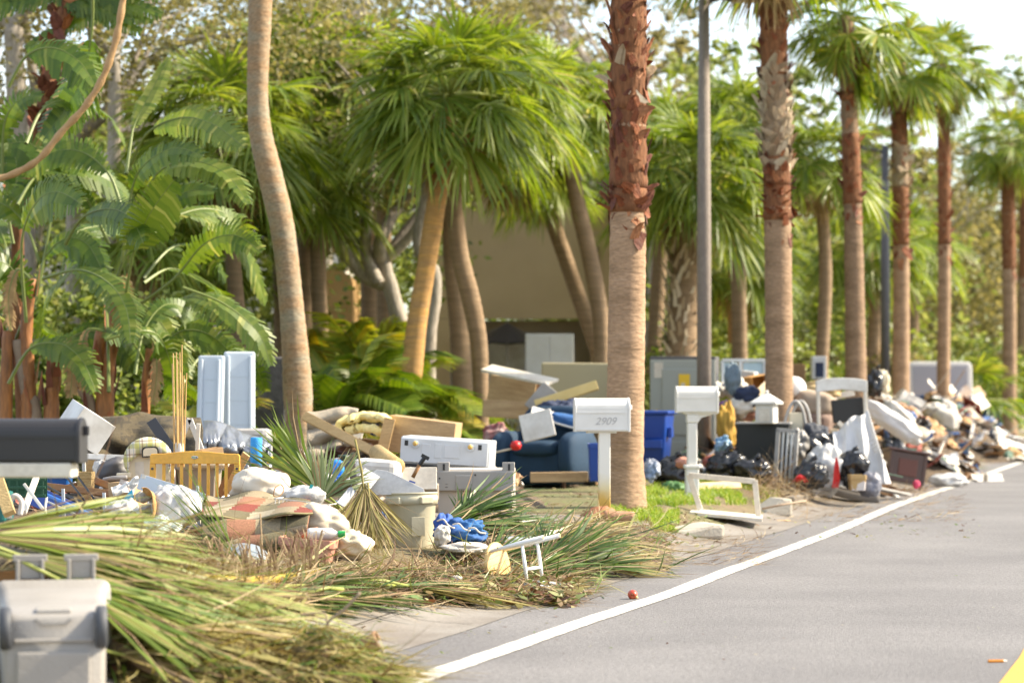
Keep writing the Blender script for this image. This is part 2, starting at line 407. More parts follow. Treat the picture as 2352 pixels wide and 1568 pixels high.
def fan_into(b, H, d, s, L, nseg, A, droop, rng, mi=0, tint=(.15, .75), lift=.12, wk=.55, fold=0.0, tb=0.0, wob=0.05):
    n = s.cross(d).normalized()
    if n.z < 0: n = -n
    b.m = mi; dphi = 2 * A / nseg
    for k in range(nseg):
        ph = -A + dphi * (k + .5) + rng.uniform(-.3, .3) * dphi
        d0 = (d * math.cos(ph) + s * math.sin(ph) + n * (lift * abs(math.sin(ph)) + rng.uniform(-.06, .06) + fold)).normalized()
        l = L * (.62 + .38 * math.cos(ph / 2) ** 2) * rng.uniform(.85, 1.08)
        w = L * dphi * wk * rng.uniform(.8, 1.15)
        sd_ = d0.cross(n).normalized(); tw = rng.uniform(-.7, .7)
        sd_ = (Matrix.Rotation(tw, 3, d0) @ sd_)
        dr = droop * rng.uniform(.4, 1.7); pts = []; wid = []; wb = d0.cross(n).normalized() * rng.gauss(0, wob) * l
        for t, wt in ((0.04, .12), (.3, .8), (.55, 1.0), (.8, .6), (1.0, .05)):
            pts.append(H + d0 * (l * t * (1 - .25 * dr * t)) - Z * (dr * l * t ** 2.4) + wb * t * t); wid.append(w * wt)
        b.tint = min(1, max(0, rng.uniform(*tint) + tb + (.5 if rng.random() < .03 else 0)))
        b.strip(pts, wid, sd_)

FAN = {}
def fan_mesh(kind_, e, sd_, Lp=1.0, L=1.0, nseg=36, droop=.35, mats=None, tint=(.1, .7)):
    key = (kind_, e, sd_)
    if key in FAN: return FAN[key]
    rng = random.Random(len(kind_) * 31 + e * 7 + sd_ * 101 + 900); b = MB()
    el = R(e); dr = V((math.cos(el), 0, math.sin(el))); sag = .22 if e > -20 else .08
    pp = [dr * (Lp * t) - Z * (sag * Lp * t * t) for t in (0, .25, .5, .75, 1)]
    b.m = 1; b.tube(pp, [.028, .02, .016, .013, .012], 5, False)
    d = (pp[-1] - pp[-2]).normalized()
    d = (d - Z * .15).normalized()
    fan_into(b, pp[-1], d, V((0, 1, 0)), L, nseg, R(118), droop, rng, 0, tint, wk=.5)
    FAN[key] = b.mesh('frond', mats or [SABAL, PETI]); return FAN[key]
def crown(parent, c, kind_, n, Lp, L, mats, lo=-45, hi=80, droop=.35, nseg=34, rng=None, scale=1.0, tint=(.1, .7), avoid=None, azr=None):
    rng = rng or random
    for i in range(n):
        az = i * 2.39996 + rng.uniform(-.3, .3)
        if azr: az = rng.uniform(*azr)
        f = (i + .5) / n; e = hi + (lo - hi) * f ** .85 + rng.uniform(-8, 8)
        eq = int(round(e / 15.0)) * 15
        me = fan_mesh(kind_, eq, i % 2, Lp, L, nseg, droop, mats, tint)
        o = mkobj('frond', me, parent, loc=c, rot=(rng.uniform(-.12, .12), R((eq - e) * .5), az))
        k = scale * rng.uniform(.85, 1.12); o.scale = (k, k, k)
    for i in range(max(1, n // 7)):                  # dead fronds hanging under the crown
        me = fan_mesh(kind_ + 'dead', -75, i % 2, Lp * .8, L * .9, nseg, .2, [DEADL, DEADL], (.1, .9))
        o = mkobj('frond', me, parent, loc=c, rot=(rng.uniform(-.1, .1), 0, rng.uniform(0, 6.28))); o.scale = (scale * .85,) * 3
def smooth_path(pts, k=4):
    q = [pts[0]] + list(pts) + [pts[-1]]; out = []
    for i in range(1, len(q) - 2):
        p0, p1, p2, p3 = q[i-1], q[i], q[i+1], q[i+2]
        for j in range(k):
            t = j / k
            out.append(.5 * ((2*p1) + (p2-p0)*t + (2*p0-5*p1+4*p2-p3)*t*t + (3*p1-p0-3*p2+p3)*t**3))
    out.append(pts[-1]); return out
def vpath(spec, D, ground=True, k=5):
    """trunk from (u, v, width px) entries, top first; the last one runs down to the ground"""
    pts = [P(u, v, D) for u, v, w in spec]; rr = [V((px(w, D) / 2, 0, 0)) for u, v, w in spec]
    if ground:
        gb = base(spec[-1][0] + 4, D); gb.z -= .1; pts.append(gb); rr.append(rr[-1] * 1.15)
    return smooth_path(pts, k), [r_.x for r_ in smooth_path(rr, k)]
def ringed(b, path, rads, n=18, step=.06, amp=.012):
    """palm trunk with uneven leaf-scar rings"""
    P2, R2 = [path[0]], [rads[0]]; acc = 0
    for i in range(len(path) - 1):
        L = (path[i+1] - path[i]).length; k = max(1, int(L / step))
        for j in range(k):
            t = (j + 1) / k; P2.append(path[i].lerp(path[i+1], t)); acc += 1
            R2.append((rads[i] + (rads[i+1] - rads[i]) * t) * (1 + (amp if acc % 2 else -amp) * random.uniform(.3, 1.5) + noise.noise(P2[-1] * 1.3) * .07))
    b.tube(P2, R2, n, True, jit=.012); return b

def sabal(label, spec, D, bark, nf, Lp, L, group='cabbage palms in the yard', fr=True, c=None, scale=1.0, lo=-50, hi=80, droop=.33):
    scale *= 1.0
    path, rads = vpath(spec, D)
    t = thing('cabbage_palm', label, 'palm tree', path[-1], group=group)
    b = MB(); ringed(b, [p - path[-1] for p in path], rads); b.build('trunk', bark, t, True)
    if nf: crown(t, (c or path[0]) - path[-1], 'sabal', nf, Lp, L, [SABAL, PETI], max(lo, -42), hi, droop, 46, scale=scale)
    return t

# ------------------------------------------------------------------ cabbage palms
sabal('cabbage palm with pale curved bare trunk in front of the grey fridge doors', [(600, -620, 44), (600, -300, 48), (598, 0, 54), (592, 170, 50), (596, 290, 52), (620, 400, 56), (648, 520, 56), (664, 650, 56), (676, 780, 60), (684, 900, 68), (686, 960, 60), (688, 1010, 52), (690, 1050, 62)], 30, BARKA, 22, .9, .95)
sabal('cabbage palm with golden leaning trunk and the large full crown in the middle', [(1022, 250, 50), (1015, 370, 46), (1000, 480, 44), (978, 620, 44), (958, 740, 46), (945, 860, 50), (932, 960, 52)], 36, BARKO, 46, .95, 1.02, c=P(1030, 220, 36), scale=1.04, lo=-55)
sabal('cabbage palm with grey trunk kinked at mid height right of the golden leaning one', [(1075, 250, 36), (1052, 380, 36), (1045, 470, 38), (1055, 580, 42), (1082, 690, 44), (1100, 790, 40), (1104, 900, 36), (1104, 1010, 40)], 37.5, BARKS, 38, .95, 1.0, c=P(1120, 205, 38), scale=1.02, lo=-55)
sabal('cabbage palm with slim pale trunk leaning beside the big red-brown fan palm trunk', [(1288, 180, 36), (1300, 320, 34), (1325, 460, 36), (1355, 590, 38), (1378, 720, 38), (1384, 850, 38)], 42, BARKS, 30, .9, .95, c=P(1270, 225, 42), scale=1.0, lo=-55)
sabal('cabbage palm with dark straight trunk behind the kinked one', [(1030, 470, 34), (1040, 620, 40), (1055, 760, 44), (1062, 900, 48)], 41, BARKS, 26, .9, .95, c=P(1165, 320, 43), lo=-50, hi=60)
# palms deeper in the yard, mostly crown
for lab, (cu, cv, D, nf, sc, bu) in {
    'cabbage palm whose crown shows left of the pale curved trunk': (510, 300, 37, 36, 1.1, 560),
    'cabbage palm with crown high between the pale trunk and the big full crown': (700, 190, 41, 38, 1.25, 700),
    'cabbage palm with low crown hanging in shade right of the pale curved trunk': (725, 430, 39, 26, .8, 740),
    'cabbage palm with pale crown just right of the pale curved trunk top': (640, 330, 40, 30, .95, 650),
    'cabbage palm with high crown left of the big full crown': (840, 190, 42, 32, 1.05, 850),
    'cabbage palm with dark crown behind the golden leaning trunk': (880, 330, 45, 24, .8, 885),
    'cabbage palm with crown hanging in front of the beige garage wall': (1235, 395, 46, 24, .8, 1400),
    'cabbage palm with dark crown low behind the bird of paradise leaves': (480, 560, 39, 26, .85, 470),
    'cabbage palm standing behind the leaning vine on the left': (330, 520, 36, 22, .8, 350)}.items():
    sabal(lab, [(cu, cv + 20, 34), ((cu + bu) / 2, (cv + 900) / 2, 36), (bu, 900, 40)], D, BARKS, nf, .9, .95, c=P(cu, cv, D), scale=sc, lo=-70, hi=75)
# right of the big fan palm trunk
for lab, (cu, cv, D, nf, sc, bu, w) in {
    'cabbage palm with criss-cross booted trunk behind the grey refrigerator': (1590, 400, 44, 40, 1.15, 1562, 66),
    'cabbage palm with drooping crown left of the lamp post': (1530, 330, 50, 30, 1.1, 1500, 34),
    'cabbage palm with crown between the lamp post and the second fan palm': (1690, 300, 48, 34, 1.1, 1700, 34),
    'cabbage palm with low dense crown behind the window sash': (1690, 600, 55, 30, 1.05, 1690, 36),
    'cabbage palm with slim bent trunk between second and third fan palms': (1880, 370, 47, 26, .9, 1885, 30),
    'cabbage palm with crown behind the third fan palm trunk': (1990, 560, 60, 30, 1.1, 2000, 30),
    'cabbage palm with dark crown low between third fan palm and far lamp post': (2080, 560, 66, 28, 1.1, 2085, 30)}.items():
    t = sabal(lab, [(cu, cv + 20, w), ((cu + bu) / 2 + (14 if w == 30 else 0), (cv + 880) / 2, w), (bu, 880, w * 1.1)], D, BARKS, nf, .95, 1.0, c=P(cu, cv, D), scale=sc, lo=-65, hi=80)
    if w == 66:
        bb = []
        for q in range(3):
            b = MB(); b.tint = .3 + .3 * q; b.strip([V((0, 0, 0)), V((.05, 0, .15)), V((.13, 0, .3))], [.10, .07, .05], V((0, 1, 0))); bb.append(b.mesh('leaf_base', BOOTC))
        g0 = base(bu, D)
        for q in range(110):
            a = q * 2.4; z_ = .2 + q * .021; r_ = px(w, D) / 2 * .92
            o = mkobj('leaf_base', bb[q % 3], t, loc=P(bu, 800, D) - t.location + V((math.cos(a) * r_, math.sin(a) * r_, -.75 + z_)), rot=(rnd(-.6, .6), rnd(-.2, .2), a))

# ------------------------------------------------------------------ street row of tall fan palms
BT = {}
def boot_mesh(k, m):
    key = (k, m.name)
    if key in BT: return BT[key]
    rng = random.Random(k + 3); b = MB(); L = rng.uniform(.14, .24); w = rng.uniform(.05, .09)
    b.tint = rng.random() ** 1.5
    cv = rng.uniform(-.3, .3)
    pts = [V((0, 0, 0)), V((.03, cv * .05, L * .4)), V((.055, cv * .12, L * .75)), V((.06 + rng.uniform(0, .05), cv * .25, L))]
    sd_ = [V((-.12, 1, 0)), V((0, 1, 0)), V((0, 1, .1)), V((.1, 1, .2))]
    b.strip(pts, [w * 1.5, w * 1.4, w * 1.1, w * rng.uniform(.2, .7)], sd_)
    b.strip([p + V((.012, 0, 0)) for p in pts], [w * .5, w * .45, w * .4, w * .1], sd_)
    BT[key] = b.mesh('leaf_base', m); return BT[key]
def boots(t, path, rads, z0, z1, m, n, flip=.2, out=0.0, sc=1.0):
    for i in range(n):
        z = z0 + (z1 - z0) * (i + rnd(0, 1)) / n
        k = min(range(len(path)), key=lambda q: abs(path[q].z - z)); c = path[k]; r_ = rads[k] * .96
        a = i * 2.399 + rnd(-.3, .3)
        dn = random.random() < flip
        o = mkobj('leaf_base', boot_mesh(i % 7, m), t, loc=V((c.x + math.cos(a) * r_, c.y + math.sin(a) * r_, z)), rot=(rnd(-.9, .9), (R(rnd(150, 178)) if dn else rnd(-.12, .12) + out), a))
        k = sc * rnd(.45, .95) * (1.25 if m is BOOTC else 1); o.scale = (k, k, k * rnd(.8, 1.3))
def fan_palm(label, top, botu, D, w0, w1, zones, nf, Lp, L, sc, lo=-55, hi=80, extra=0, wb=None):
    """top=(u,v) of the crown centre; zones of leaf bases as (v_low, v_high, material, count, out)"""
    bp = base(botu, D); bp.z -= .05; tp = P(top[0], top[1], D)
    N = 16; path = [bp.lerp(tp, i / N) + V((math.sin(i / N * 3) * .04, 0, 0)) for i in range(N + 1)]
    rads = [px(w1 + (w0 - w1) * (i / N) ** .6, D) / 2 * (1 + .22 * max(0, 1 - i * 1.2) ) for i in range(N + 1)]
    t = thing('fan_palm', label, 'palm tree', bp, group='tall fan palms in a row along the verge')
    b = MB(); lp_ = [p - bp for p in path]; ringed(b, lp_, rads, 20, .07, .01); b.build('trunk', BARKW, t, True)
    fp = smooth_path(lp_, 6); fr_ = [r_.x for r_ in smooth_path([V((r_, 0, 0)) for r_ in rads], 6)]
    for (v0, v1, m, n, out) in zones:
        za, zb = P(0, v0, D).z - bp.z, P(0, v1, D).z - bp.z
        if m is not BARKW:
            seg = [(p, r_) for p, r_ in zip(fp, fr_) if za - .05 <= p.z <= zb + .05]
            if len(seg) > 1:
                b = MB(); ringed(b, [p for p, r_ in seg], [r_ * 1.05 for p, r_ in seg], 18, .05, .03); b.build('fibre_sheath', TANF if m is BOOTC and n > 20 else FIBRE, t, True)
        boots(t, fp, [r_ * 1.06 for r_ in fr_], za, zb, m, n, out=out)
        if m is BOOTR: boots(t, fp, [r_ * 1.05 for r_ in fr_], za - .35, za + .06, m, 16, flip=.92, sc=1.25)
    crown(t, tp - bp, 'wash', nf, Lp, L, [WASH, PETI], lo, hi, .28, 34, scale=sc, tint=(.2, .85))
    if extra:
        for i in range(extra):
            me = fan_mesh('wash', -75, i % 2, Lp, L, 34, .28, [WASH, PETI], (.2, .85))
            o = mkobj('frond', me, t, loc=tp - bp - V((0, 0, .25 + .1 * i)), rot=(0, 0, rnd(-.8, .5))); o.scale = (.7, .7, .7)
    return t
fan_palm('nearest fan palm, thick trunk red-brown above, directly behind the 2909 mailbox', (1438, -560), 1432, 25.6, 76, 92, [(488, 430, BOOTR, 40, .35), (440, -330, BOOTR, 300, -.08), (250, 130, BOOTC, 9, .1)], 26, 1.0, 1.0, 1.0)
fan_palm('second fan palm, with cream diamond pattern on its trunk and a shaggy brown collar', (1768, -170), 1790, 34.8, 58, 68, [(505, 415, BOOTR, 60, .7), (425, 360, BOOTR, 24, .2), (385, 160, BOOTC, 190, .02), (170, -120, BOOTR, 60, .05)], 26, 1.0, 1.0, 1.0, lo=-30, extra=0)
fan_palm('third fan palm, trunk banded red-brown and tan above the white chair', (1942, 40), 1968, 42, 36, 58, [(470, 310, BOOTR, 44, .1), (235, 215, BOOTR, 16, .2), (150, 90, BOOTR, 24, .1)], 30, 1.0, .95, .76, extra=3)
fan_palm('fourth fan palm, beside the far lamp post', (2062, 135), 2068, 48, 34, 44, [(560, 430, BOOTR, 40, .25), (430, 330, BOOTC, 40, .1), (330, 260, BOOTR, 24, .1)], 30, 1.0, .95, .8, extra=1)
fan_palm('fifth fan palm, slim all-brown trunk above the grey mattress', (2166, 150), 2164, 55, 28, 32, [(560, 240, BOOTR, 60, .08)], 30, 1.0, .95, .8, extra=1)
fan_palm('sixth fan palm, pale trunk with the small low crown near the right edge', (2312, 330), 2318, 70, 30, 34, [(620, 410, BOOTR, 40, .1)], 30, 1.0, .95, .9)
fan_palm('farthest fan palm, dark trunk cut by the right edge', (2356, 300), 2346, 80, 28, 30, [(640, 400, BOOTR, 40, .1)], 24, 1.0, .95, .72)
# a small green fan palm seedling clump at the far right
t = thing('young_fan_palm', 'bright green young fan palm with no trunk beside the far green bin', 'palm tree', base(2312, 78))
crown(t, V((0, 0, .8)), 'wash', 18, .5, .7, [WASH, PETI], 5, 85, .2, 30, scale=1.3, tint=(.35, .9))
t = thing('young_fan_palm', 'bright green young fan palm peeking over the grey mattress', 'palm tree', base(2225, 62))
crown(t, V((0, 0, .9)), 'wash', 14, .6, .7, [WASH, PETI], 0, 85, .2, 30, scale=1.1, tint=(.35, .9))

# ------------------------------------------------------------------ giant bird of paradise, left
def strel_leaf(parent, org, pts, hw, f0=.25, torn=.35, tb=.0, rng=random, pr=.022, yaw=None):
    path = smooth_path([V(p) for p in pts], 8); n = len(path)
    b = MB(); b.m = 1
    b.tube([p - org for p in path], [pr * max(.18, 1 - 1.25 * i / (n - 1)) for i in range(n)], 6, False)
    b.m = 0
    Ls = [0]
    for i in range(1, n): Ls.append(Ls[-1] + (path[i] - path[i-1]).length)
    tot = Ls[-1]; a0 = f0 * tot
    nf = V((rng.uniform(-.5, .5), -1, rng.uniform(.25, .9))).normalized() if yaw is None else V(yaw).normalized()
    step = .045; d_ = a0; i = 0; fall = [0, 0]
    while d_ < tot - .02:
        while i < n - 2 and Ls[i+1] < d_: i += 1
        t = (d_ - Ls[i]) / max(1e-6, Ls[i+1] - Ls[i]); p = path[i].lerp(path[i+1], t) - org
        tg = (path[i+1] - path[i]).normalized(); x = (d_ - a0) / (tot - a0)
        prof = (math.sin(math.pi * min(1, x * .93 + .05)) ** .55)
        for sgn in (-1, 1):
            if rng.random() < torn * .25: fall[sgn > 0] = rng.uniform(-.25, .5)
            sd_ = tg.cross(nf).normalized() * sgn
            wv = hw * prof * rng.uniform(.98 - .45 * torn, 1.08)
            dr = .25 + fall[sgn > 0]
            if sd_.z > .3: dr *= .5
            q1 = p + (sd_ + tg * .22).normalized() * wv * .5 - Z * wv * dr * .18 + nf * .10 * wv
            q2 = p + (sd_ + tg * .38).normalized() * wv * .98 - Z * wv * dr * .75 - nf * .05 * wv
            wd_ = step * (1.0 - torn * rng.uniform(0, .6))
            b.tint = min(1, max(0, rng.gauss(.42 + tb, .12) + (.35 if rng.random() < .05 else 0)))
            b.strip([p, q1, q2], [step, step * 1.02, wd_ * .8], tg)
        d_ += step
    return b.build('leaf', [STREL, STRP], parent)
random.seed(5)
SD = 27.5
org = base(160, SD)
cl = thing('bird_of_paradise_plant', 'giant bird of paradise clump with torn paddle leaves behind the black mailbox', 'plant', org)
SHEATH = mat('orange_sheath', (.30, .12, .03), .6, (.16, .06, .02), 3, .7, stretch=(2, 2, .4), bump=.4, bs=20, fine=(14, .35))
def stem(par, o0, pts, w, m=None, D=SD):
    ps = [P(u, v, D) for u, v in pts]; gp = base(pts[-1][0], D); ps.append(gp - V((0, 0, .1)))
    path = smooth_path(ps, 5); n = len(path)
    b = MB(); b.tube([p - o0 for p in path], [px(w, D) / 2 * (.75 + .35 * i / n + .06 * math.sin(i * 1.9)) for i in range(n)], 10, True, .06)
    o = b.build('stem', m or SHEATH, par, True)
    b = MB()                                        # old sheath flaps peeling off
    for i in range(2, n - 2, 2):
        a = rnd(0, 6.28); q = path[i] - o0; r_ = px(w, D) / 2
        out = V((math.cos(a), math.sin(a), 0)); b.tint = rnd(0, 1)
        b.strip([q + out * r_, q + out * r_ * 1.25 + V((0, 0, .15)), q + out * r_ * rnd(1.3, 2.0) + V((0, 0, rnd(.25, .42)))], [.09, .07, .01], V((-out.y, out.x, 0)))
    sb = b.build('sheath_flap', BOOTR, o); sb['kind'] = 'stuff'
    return o
for pts, w in (([(72, 640), (60, 760), (66, 880)], 34), ([(125, 800), (122, 880), (118, 930)], 36), ([(275, 640), (262, 760), (246, 880)], 34), ([(20, 760), (14, 900)], 36), ([(235, 760), (222, 860), (240, 930)], 40), ([(345, 800), (335, 900)], 24)):
    stem(cl, org, pts, w)
GREYSTEM = mat('grey_stem', (.27, .2, .14), .9, (.18, .13, .09), 3, .6, bump=.4, bs=20)
for pts, w in (([(40, 780), (62, 900), (80, 950)], 34), ([(140, 800), (180, 880), (210, 950)], 30)):
    stem(cl, org, pts, w, GREYSTEM)
leaves = [  # frame points along the midrib, half width px, blade start, torn, brightness
    ([(290, 400), (300, 330), (310, 285), (345, 215), (388, 132)], 26, .40, .2, .35),
    ([(300, 380), (340, 305), (420, 270), (495, 288), (562, 340)], 42, .30, .7, .18),
    ([(212, -20), (212, 60), (195, 165), (150, 250), (90, 330)], 66, .30, .4, -.12),
    ([(5, 420), (8, 300), (28, 245), (62, 222), (98, 222)], 34, .35, .7, .0),
    ([(40, 470), (90, 400), (180, 388), (250, 415), (300, 455)], 46, .30, .6, -.02),
    ([(285, 700), (300, 610), (312, 565), (345, 490), (402, 410)], 46, .38, .15, .12),
    ([(140, 640), (165, 545), (220, 520), (270, 522), (318, 540)], 34, .28, .4, -.15),
    ([(-60, 735), (0, 723), (60, 730), (115, 762), (168, 812)], 50, .08, .5, .10),
    ([(380, 500), (440, 492), (510, 525), (575, 600), (612, 695)], 40, .18, .8, .15),
    ([(330, 650), (385, 618), (440, 630), (495, 660), (525, 705)], 36, .25, .7, .05),
    ([(290, 690), (330, 700), (372, 745), (405, 800), (428, 872)], 42, .12, .7, .18),
    ([(388, 745), (408, 695), (445, 682), (500, 705), (545, 760)], 34, .28, .6, .12),
    ([(400, 800), (450, 795), (505, 810), (545, 850), (560, 920)], 38, .20, .6, .10),
    ([(420, 660), (500, 690), (560, 730), (600, 775), (622, 840)], 36, .20, .7, .10),
    ([(65, 720), (100, 600), (150, 548), (200, 560), (235, 620)], 40, .40, .5, -.05),
    ([(250, 900), (245, 720), (228, 610), (190, 570), (150, 600)], 40, .55, .5, -.10),
    ([(60, 740), (50, 560), (80, 470), (130, 440), (190, 470)], 44, .45, .5, .0),
    ([(20, 760), (20, 600), (-5, 520), (-40, 500), (-90, 530)], 44, .45, .5, .0),
    ([(80, 700), (120, 480), (110, 380), (70, 330), (20, 330)], 44, .5, .5, -.05),
    ([(240, 720), (300, 560), (360, 480), (430, 440), (500, 440)], 40, .4, .6, .0),
    ([(280, 600), (300, 450), (330, 380), (400, 340), (470, 360)], 40, .4, .6, -.05),
    ([(240, 780), (330, 760), (370, 780), (395, 850), (400, 930)], 40, .25, .7, -.05),
    ([(110, 860), (160, 780), (230, 760), (290, 790), (320, 850)], 36, .3, .6, -.12),
    ([(20, 820), (60, 700), (30, 620), (-20, 600), (-70, 640)], 40, .4, .6, -.1),
    ([(340, 900), (330, 830), (300, 780), (270, 760), (240, 780)], 30, .3, .6, -.1),
    ([(250, 560), (200, 460), (150, 420), (90, 420), (30, 460)], 40, .3, .6, -.1),
    ([(30, 560), (20, 480), (40, 400), (20, 330), (-30, 300)], 40, .35, .5, -.05),
    ([(330, 640), (380, 580), (430, 560), (480, 580), (520, 640)], 34, .3, .7, -.05),
    ([(310, 860), (330, 760), (380, 700), (440, 720), (480, 790)], 36, .3, .7, .0),
    ([(150, 560), (190, 500), (250, 480), (300, 500), (330, 560)], 36, .3, .6, -.1),
    ([(300, 520), (360, 400), (440, 370), (520, 400), (570, 470)], 40, .3, .7, .12),
    ([(280, 480), (250, 400), (190, 350), (120, 350), (60, 400)], 42, .3, .6, .05),
    ([(320, 700), (400, 640), (470, 560), (540, 540), (600, 580)], 38, .35, .7, .1),
    ([(90, 600), (60, 520), (10, 470), (-50, 470), (-100, 520)], 44, .3, .6, .1),
    ([(100, 640), (180, 620), (250, 650), (290, 710), (300, 790)], 40, .25, .6, .05),
    ([(350, 850), (400, 770), (460, 760), (520, 800), (550, 870)], 36, .3, .6, .0),
    ([(60, 330), (100, 250), (170, 230), (240, 260), (290, 330)], 44, .3, .6, .05),
    ([(20, 200), (60, 130), (120, 110), (180, 140), (220, 200)], 44, .3, .6, -.05),
    ([(330, 560), (400, 500), (480, 480), (550, 510), (590, 570)], 36, .25, .8, .1),
    ([(20, 880), (70, 800), (140, 790), (190, 830), (220, 900)], 38, .3, .6, .05),
    ([(260, 620), (200, 600), (140, 640), (100, 700), (90, 770)], 40, .25, .6, .0),
    ([(420, 880), (460, 820), (520, 800), (580, 830), (610, 900)], 34, .3, .6, -.05),
]
for pts, hw, f0, torn, tb in leaves:
    D = SD + rnd(-1.2, 1.2)
    dy = rnd(-.5, .5)
    pp = [P(u, v, D + dy * k) for k, (u, v) in enumerate(pts)]
    strel_leaf(cl, org, pp, px(hw * 1.2, D), f0, torn * .8, tb)
for pts, hw in (([(70, 640), (40, 620), (20, 680), (25, 760)], 22), ([(250, 650), (290, 640), (300, 700), (295, 760)], 20), ([(110, 800), (150, 790), (165, 850), (160, 920)], 22), ([(330, 760), (355, 790), (360, 860), (350, 930)], 20), ([(240, 760), (200, 760), (185, 830), (190, 900)], 22)):
    o = strel_leaf(cl, org, [P(u, v, SD - .4) for u, v in pts], px(hw, SD), .2, .9, .1); o.data.materials[0] = DEADL; o['label'] = 'dead brown hanging leaf'
# traveller-type trunk leaning at top left and the hanging vine
RT = thing('leaning_palm_trunk', 'red-brown shaggy trunk leaning at the upper left above the bird of paradise', 'tree', base(60, 29))
o0 = RT.location.copy()
pts = [(165, -60), (150, 10), (128, 130), (100, 240), (74, 345), (50, 450), (40, 640)]
ps = smooth_path([P(u, v, 29) for u, v in pts] + [base(60, 29)], 6)
b = MB(); b.tube([p - o0 for p in ps], [px(17 - 6 * math.sin(i), 29) * .9 for i in [k * .0 for k in range(len(ps))]], 12, True, .12); b.build('trunk', FIBRE, RT, True)
for i in range(110):
    q = ps[random.randrange(0, len(ps) - 12)].lerp(ps[random.randrange(0, 10)], 0) ; a = rnd(0, 6.28)
    o = mkobj('leaf_base', boot_mesh(i % 7, BOOTR), RT, loc=q - o0 + V((math.cos(a), math.sin(a), 0)) * px(15, 29), rot=(rnd(-.5, .5), rnd(-.1, .6) + (2.4 if random.random() < .4 else 0), a))
    k = rnd(.7, 1.5); o.scale = (k, k, k)
for i in range(9):
    pp = [P(150, -20, 29), P(150 + rnd(-60, 60), -60 + rnd(-40, 0), 29), P(150 + rnd(-200, 200), -40 + rnd(-60, 60), 29), P(150 + rnd(-260, 260), 60 + rnd(-60, 60), 29)]
    strel_leaf(RT, o0, pp, px(36, 29), .3, .6, 0)
vine = MB(); ps = smooth_path([P(u, v, 26) for u, v in ((300, -60), (283, 0), (268, 85), (238, 175), (195, 245), (140, 305), (90, 365), (30, 400), (-40, 420))], 6)
vine.tube(ps, [px(8, 26) * (1 + .15 * math.sin(i * 1.7)) for i in range(len(ps))], 8, True, .08)
VINE = mat('vine_bark', (.42, .26, .12), .8, (.3, .17, .07), 8, .6, bump=.5, bs=30)
tag(vine.build('hanging_vine', VINE, smooth=True), 'bare tan woody vine curving across the upper left leaves', 'vine')

# ------------------------------------------------------------------ leafy trees, shrubs
def leaf_cloud(b, c, rad, n, size, rng, per=36, shell=.45, tb=0.0, hang=0.0):
    for k in range(max(1, n // per)):
        while True:
            q = V((rng.uniform(-1, 1), rng.uniform(-1, 1), rng.uniform(-1, 1)))
            if shell < q.length < 1: break
        cc = V(c) + V((q.x * rad[0], q.y * rad[1], q.z * rad[2])); cr_ = min(rad) * rng.uniform(.16, .34); t0 = rng.gauss(.42, .16) + tb
        for i in range(per):
            p = cc + V((rng.gauss(0, .6), rng.gauss(0, .6), rng.gauss(0, .5))) * cr_
            a = V((rng.uniform(-1, 1), rng.uniform(-1, 1), rng.uniform(-.7, .7) - hang)).normalized(); s_ = a.cross(V((rng.uniform(-1, 1), rng.uniform(-1, 1), rng.uniform(-1, 1)))).normalized()
            l = size * rng.uniform(.6, 1.4); b.tint = min(1, max(0, rng.gauss(t0, .15)))
            b.add([p, p + a * l * .5 + s_ * l * .28, p + a * l, p + a * l * .5 - s_ * l * .28], [(0, 1, 2, 3)])
def limbs(b, p, d, L, r_, depth, rng, ends, spread=.7, up=.15):
    pts = [p]; q = p.copy(); dd = d.copy(); k = 5
    for i in range(k):
        dd = (dd + V((rng.uniform(-1, 1), rng.uniform(-1, 1), rng.uniform(-1, 1))) * .22 + Z * up * .3).normalized(); q = q + dd * L / k; pts.append(q)
    b.tube(pts, [r_ * (1 - .5 * i / k) for i in range(k + 1)], 7 if depth > 1 else 5, False)
    if depth == 0: ends.append(q); return
    for i in range(rng.choice((2, 3))):
        nd = (dd + V((rng.uniform(-1, 1), rng.uniform(-1, 1), rng.uniform(-.6, .8))) * spread).normalized()
        limbs(b, pts[rng.choice((3, 4, 5))], nd, L * rng.uniform(.6, .85), r_ * .55, depth - 1, rng, ends, spread, up)
def oak(label, u, D, trunk_pts, w, lm, nleaf, crad, cc, size=.11, seed=1, shell=.3, name='oak_tree', tb=0.0, extra_limbs=(), depth=3, group=None):
    rng = random.Random(seed); g = base(u, D)
    t = thing(name, label, 'tree', g, group=group)
    ps = smooth_path([P(a, c, D) for a, c in trunk_pts] + [g - V((0, 0, .1))], 5)
    b = MB(); n = len(ps); b.tube([p - g for p in ps], [px(w, D) / 2 * (.7 + .4 * i / n + .05 * math.sin(i * 2.2)) for i in range(n)], 12, True, .05)
    ends = []
    for i in range(3):
        limbs(b, ps[0] - g, V((rng.uniform(-1, 1), rng.uniform(-.6, .6), rng.uniform(.2, 1))).normalized(), 1.6 * D / 40, px(w, D) * .3, depth, rng, ends)
    for el in extra_limbs:
        pp = smooth_path([P(a, c, D + rnd(-.3, .3)) - g for a, c, ww in el], 5); rr = [px(ww, D) / 2 for a, c, ww in el]
        rr = [rr[0] + (rr[-1] - rr[0]) * i / (len(pp) - 1) for i in range(len(pp))]
        b.tube(pp, rr, 9, True, .05)
        limbs(b, pp[-1], (pp[-1] - pp[-3]).normalized(), 1.2, rr[-1], 2, rng, ends)
    b.build('trunk', BARKG, t, True)
    b = MB()
    leaf_cloud(b, P(cc[0], cc[1], D) - g, crad, nleaf, size, rng, shell=shell, tb=tb)
    for e in ends: leaf_cloud(b, e, (.5, .5, .4), 36, size, rng, 18, 0, tb)
    o = b.build('crown', lm, t); o['kind'] = 'stuff'
    return t
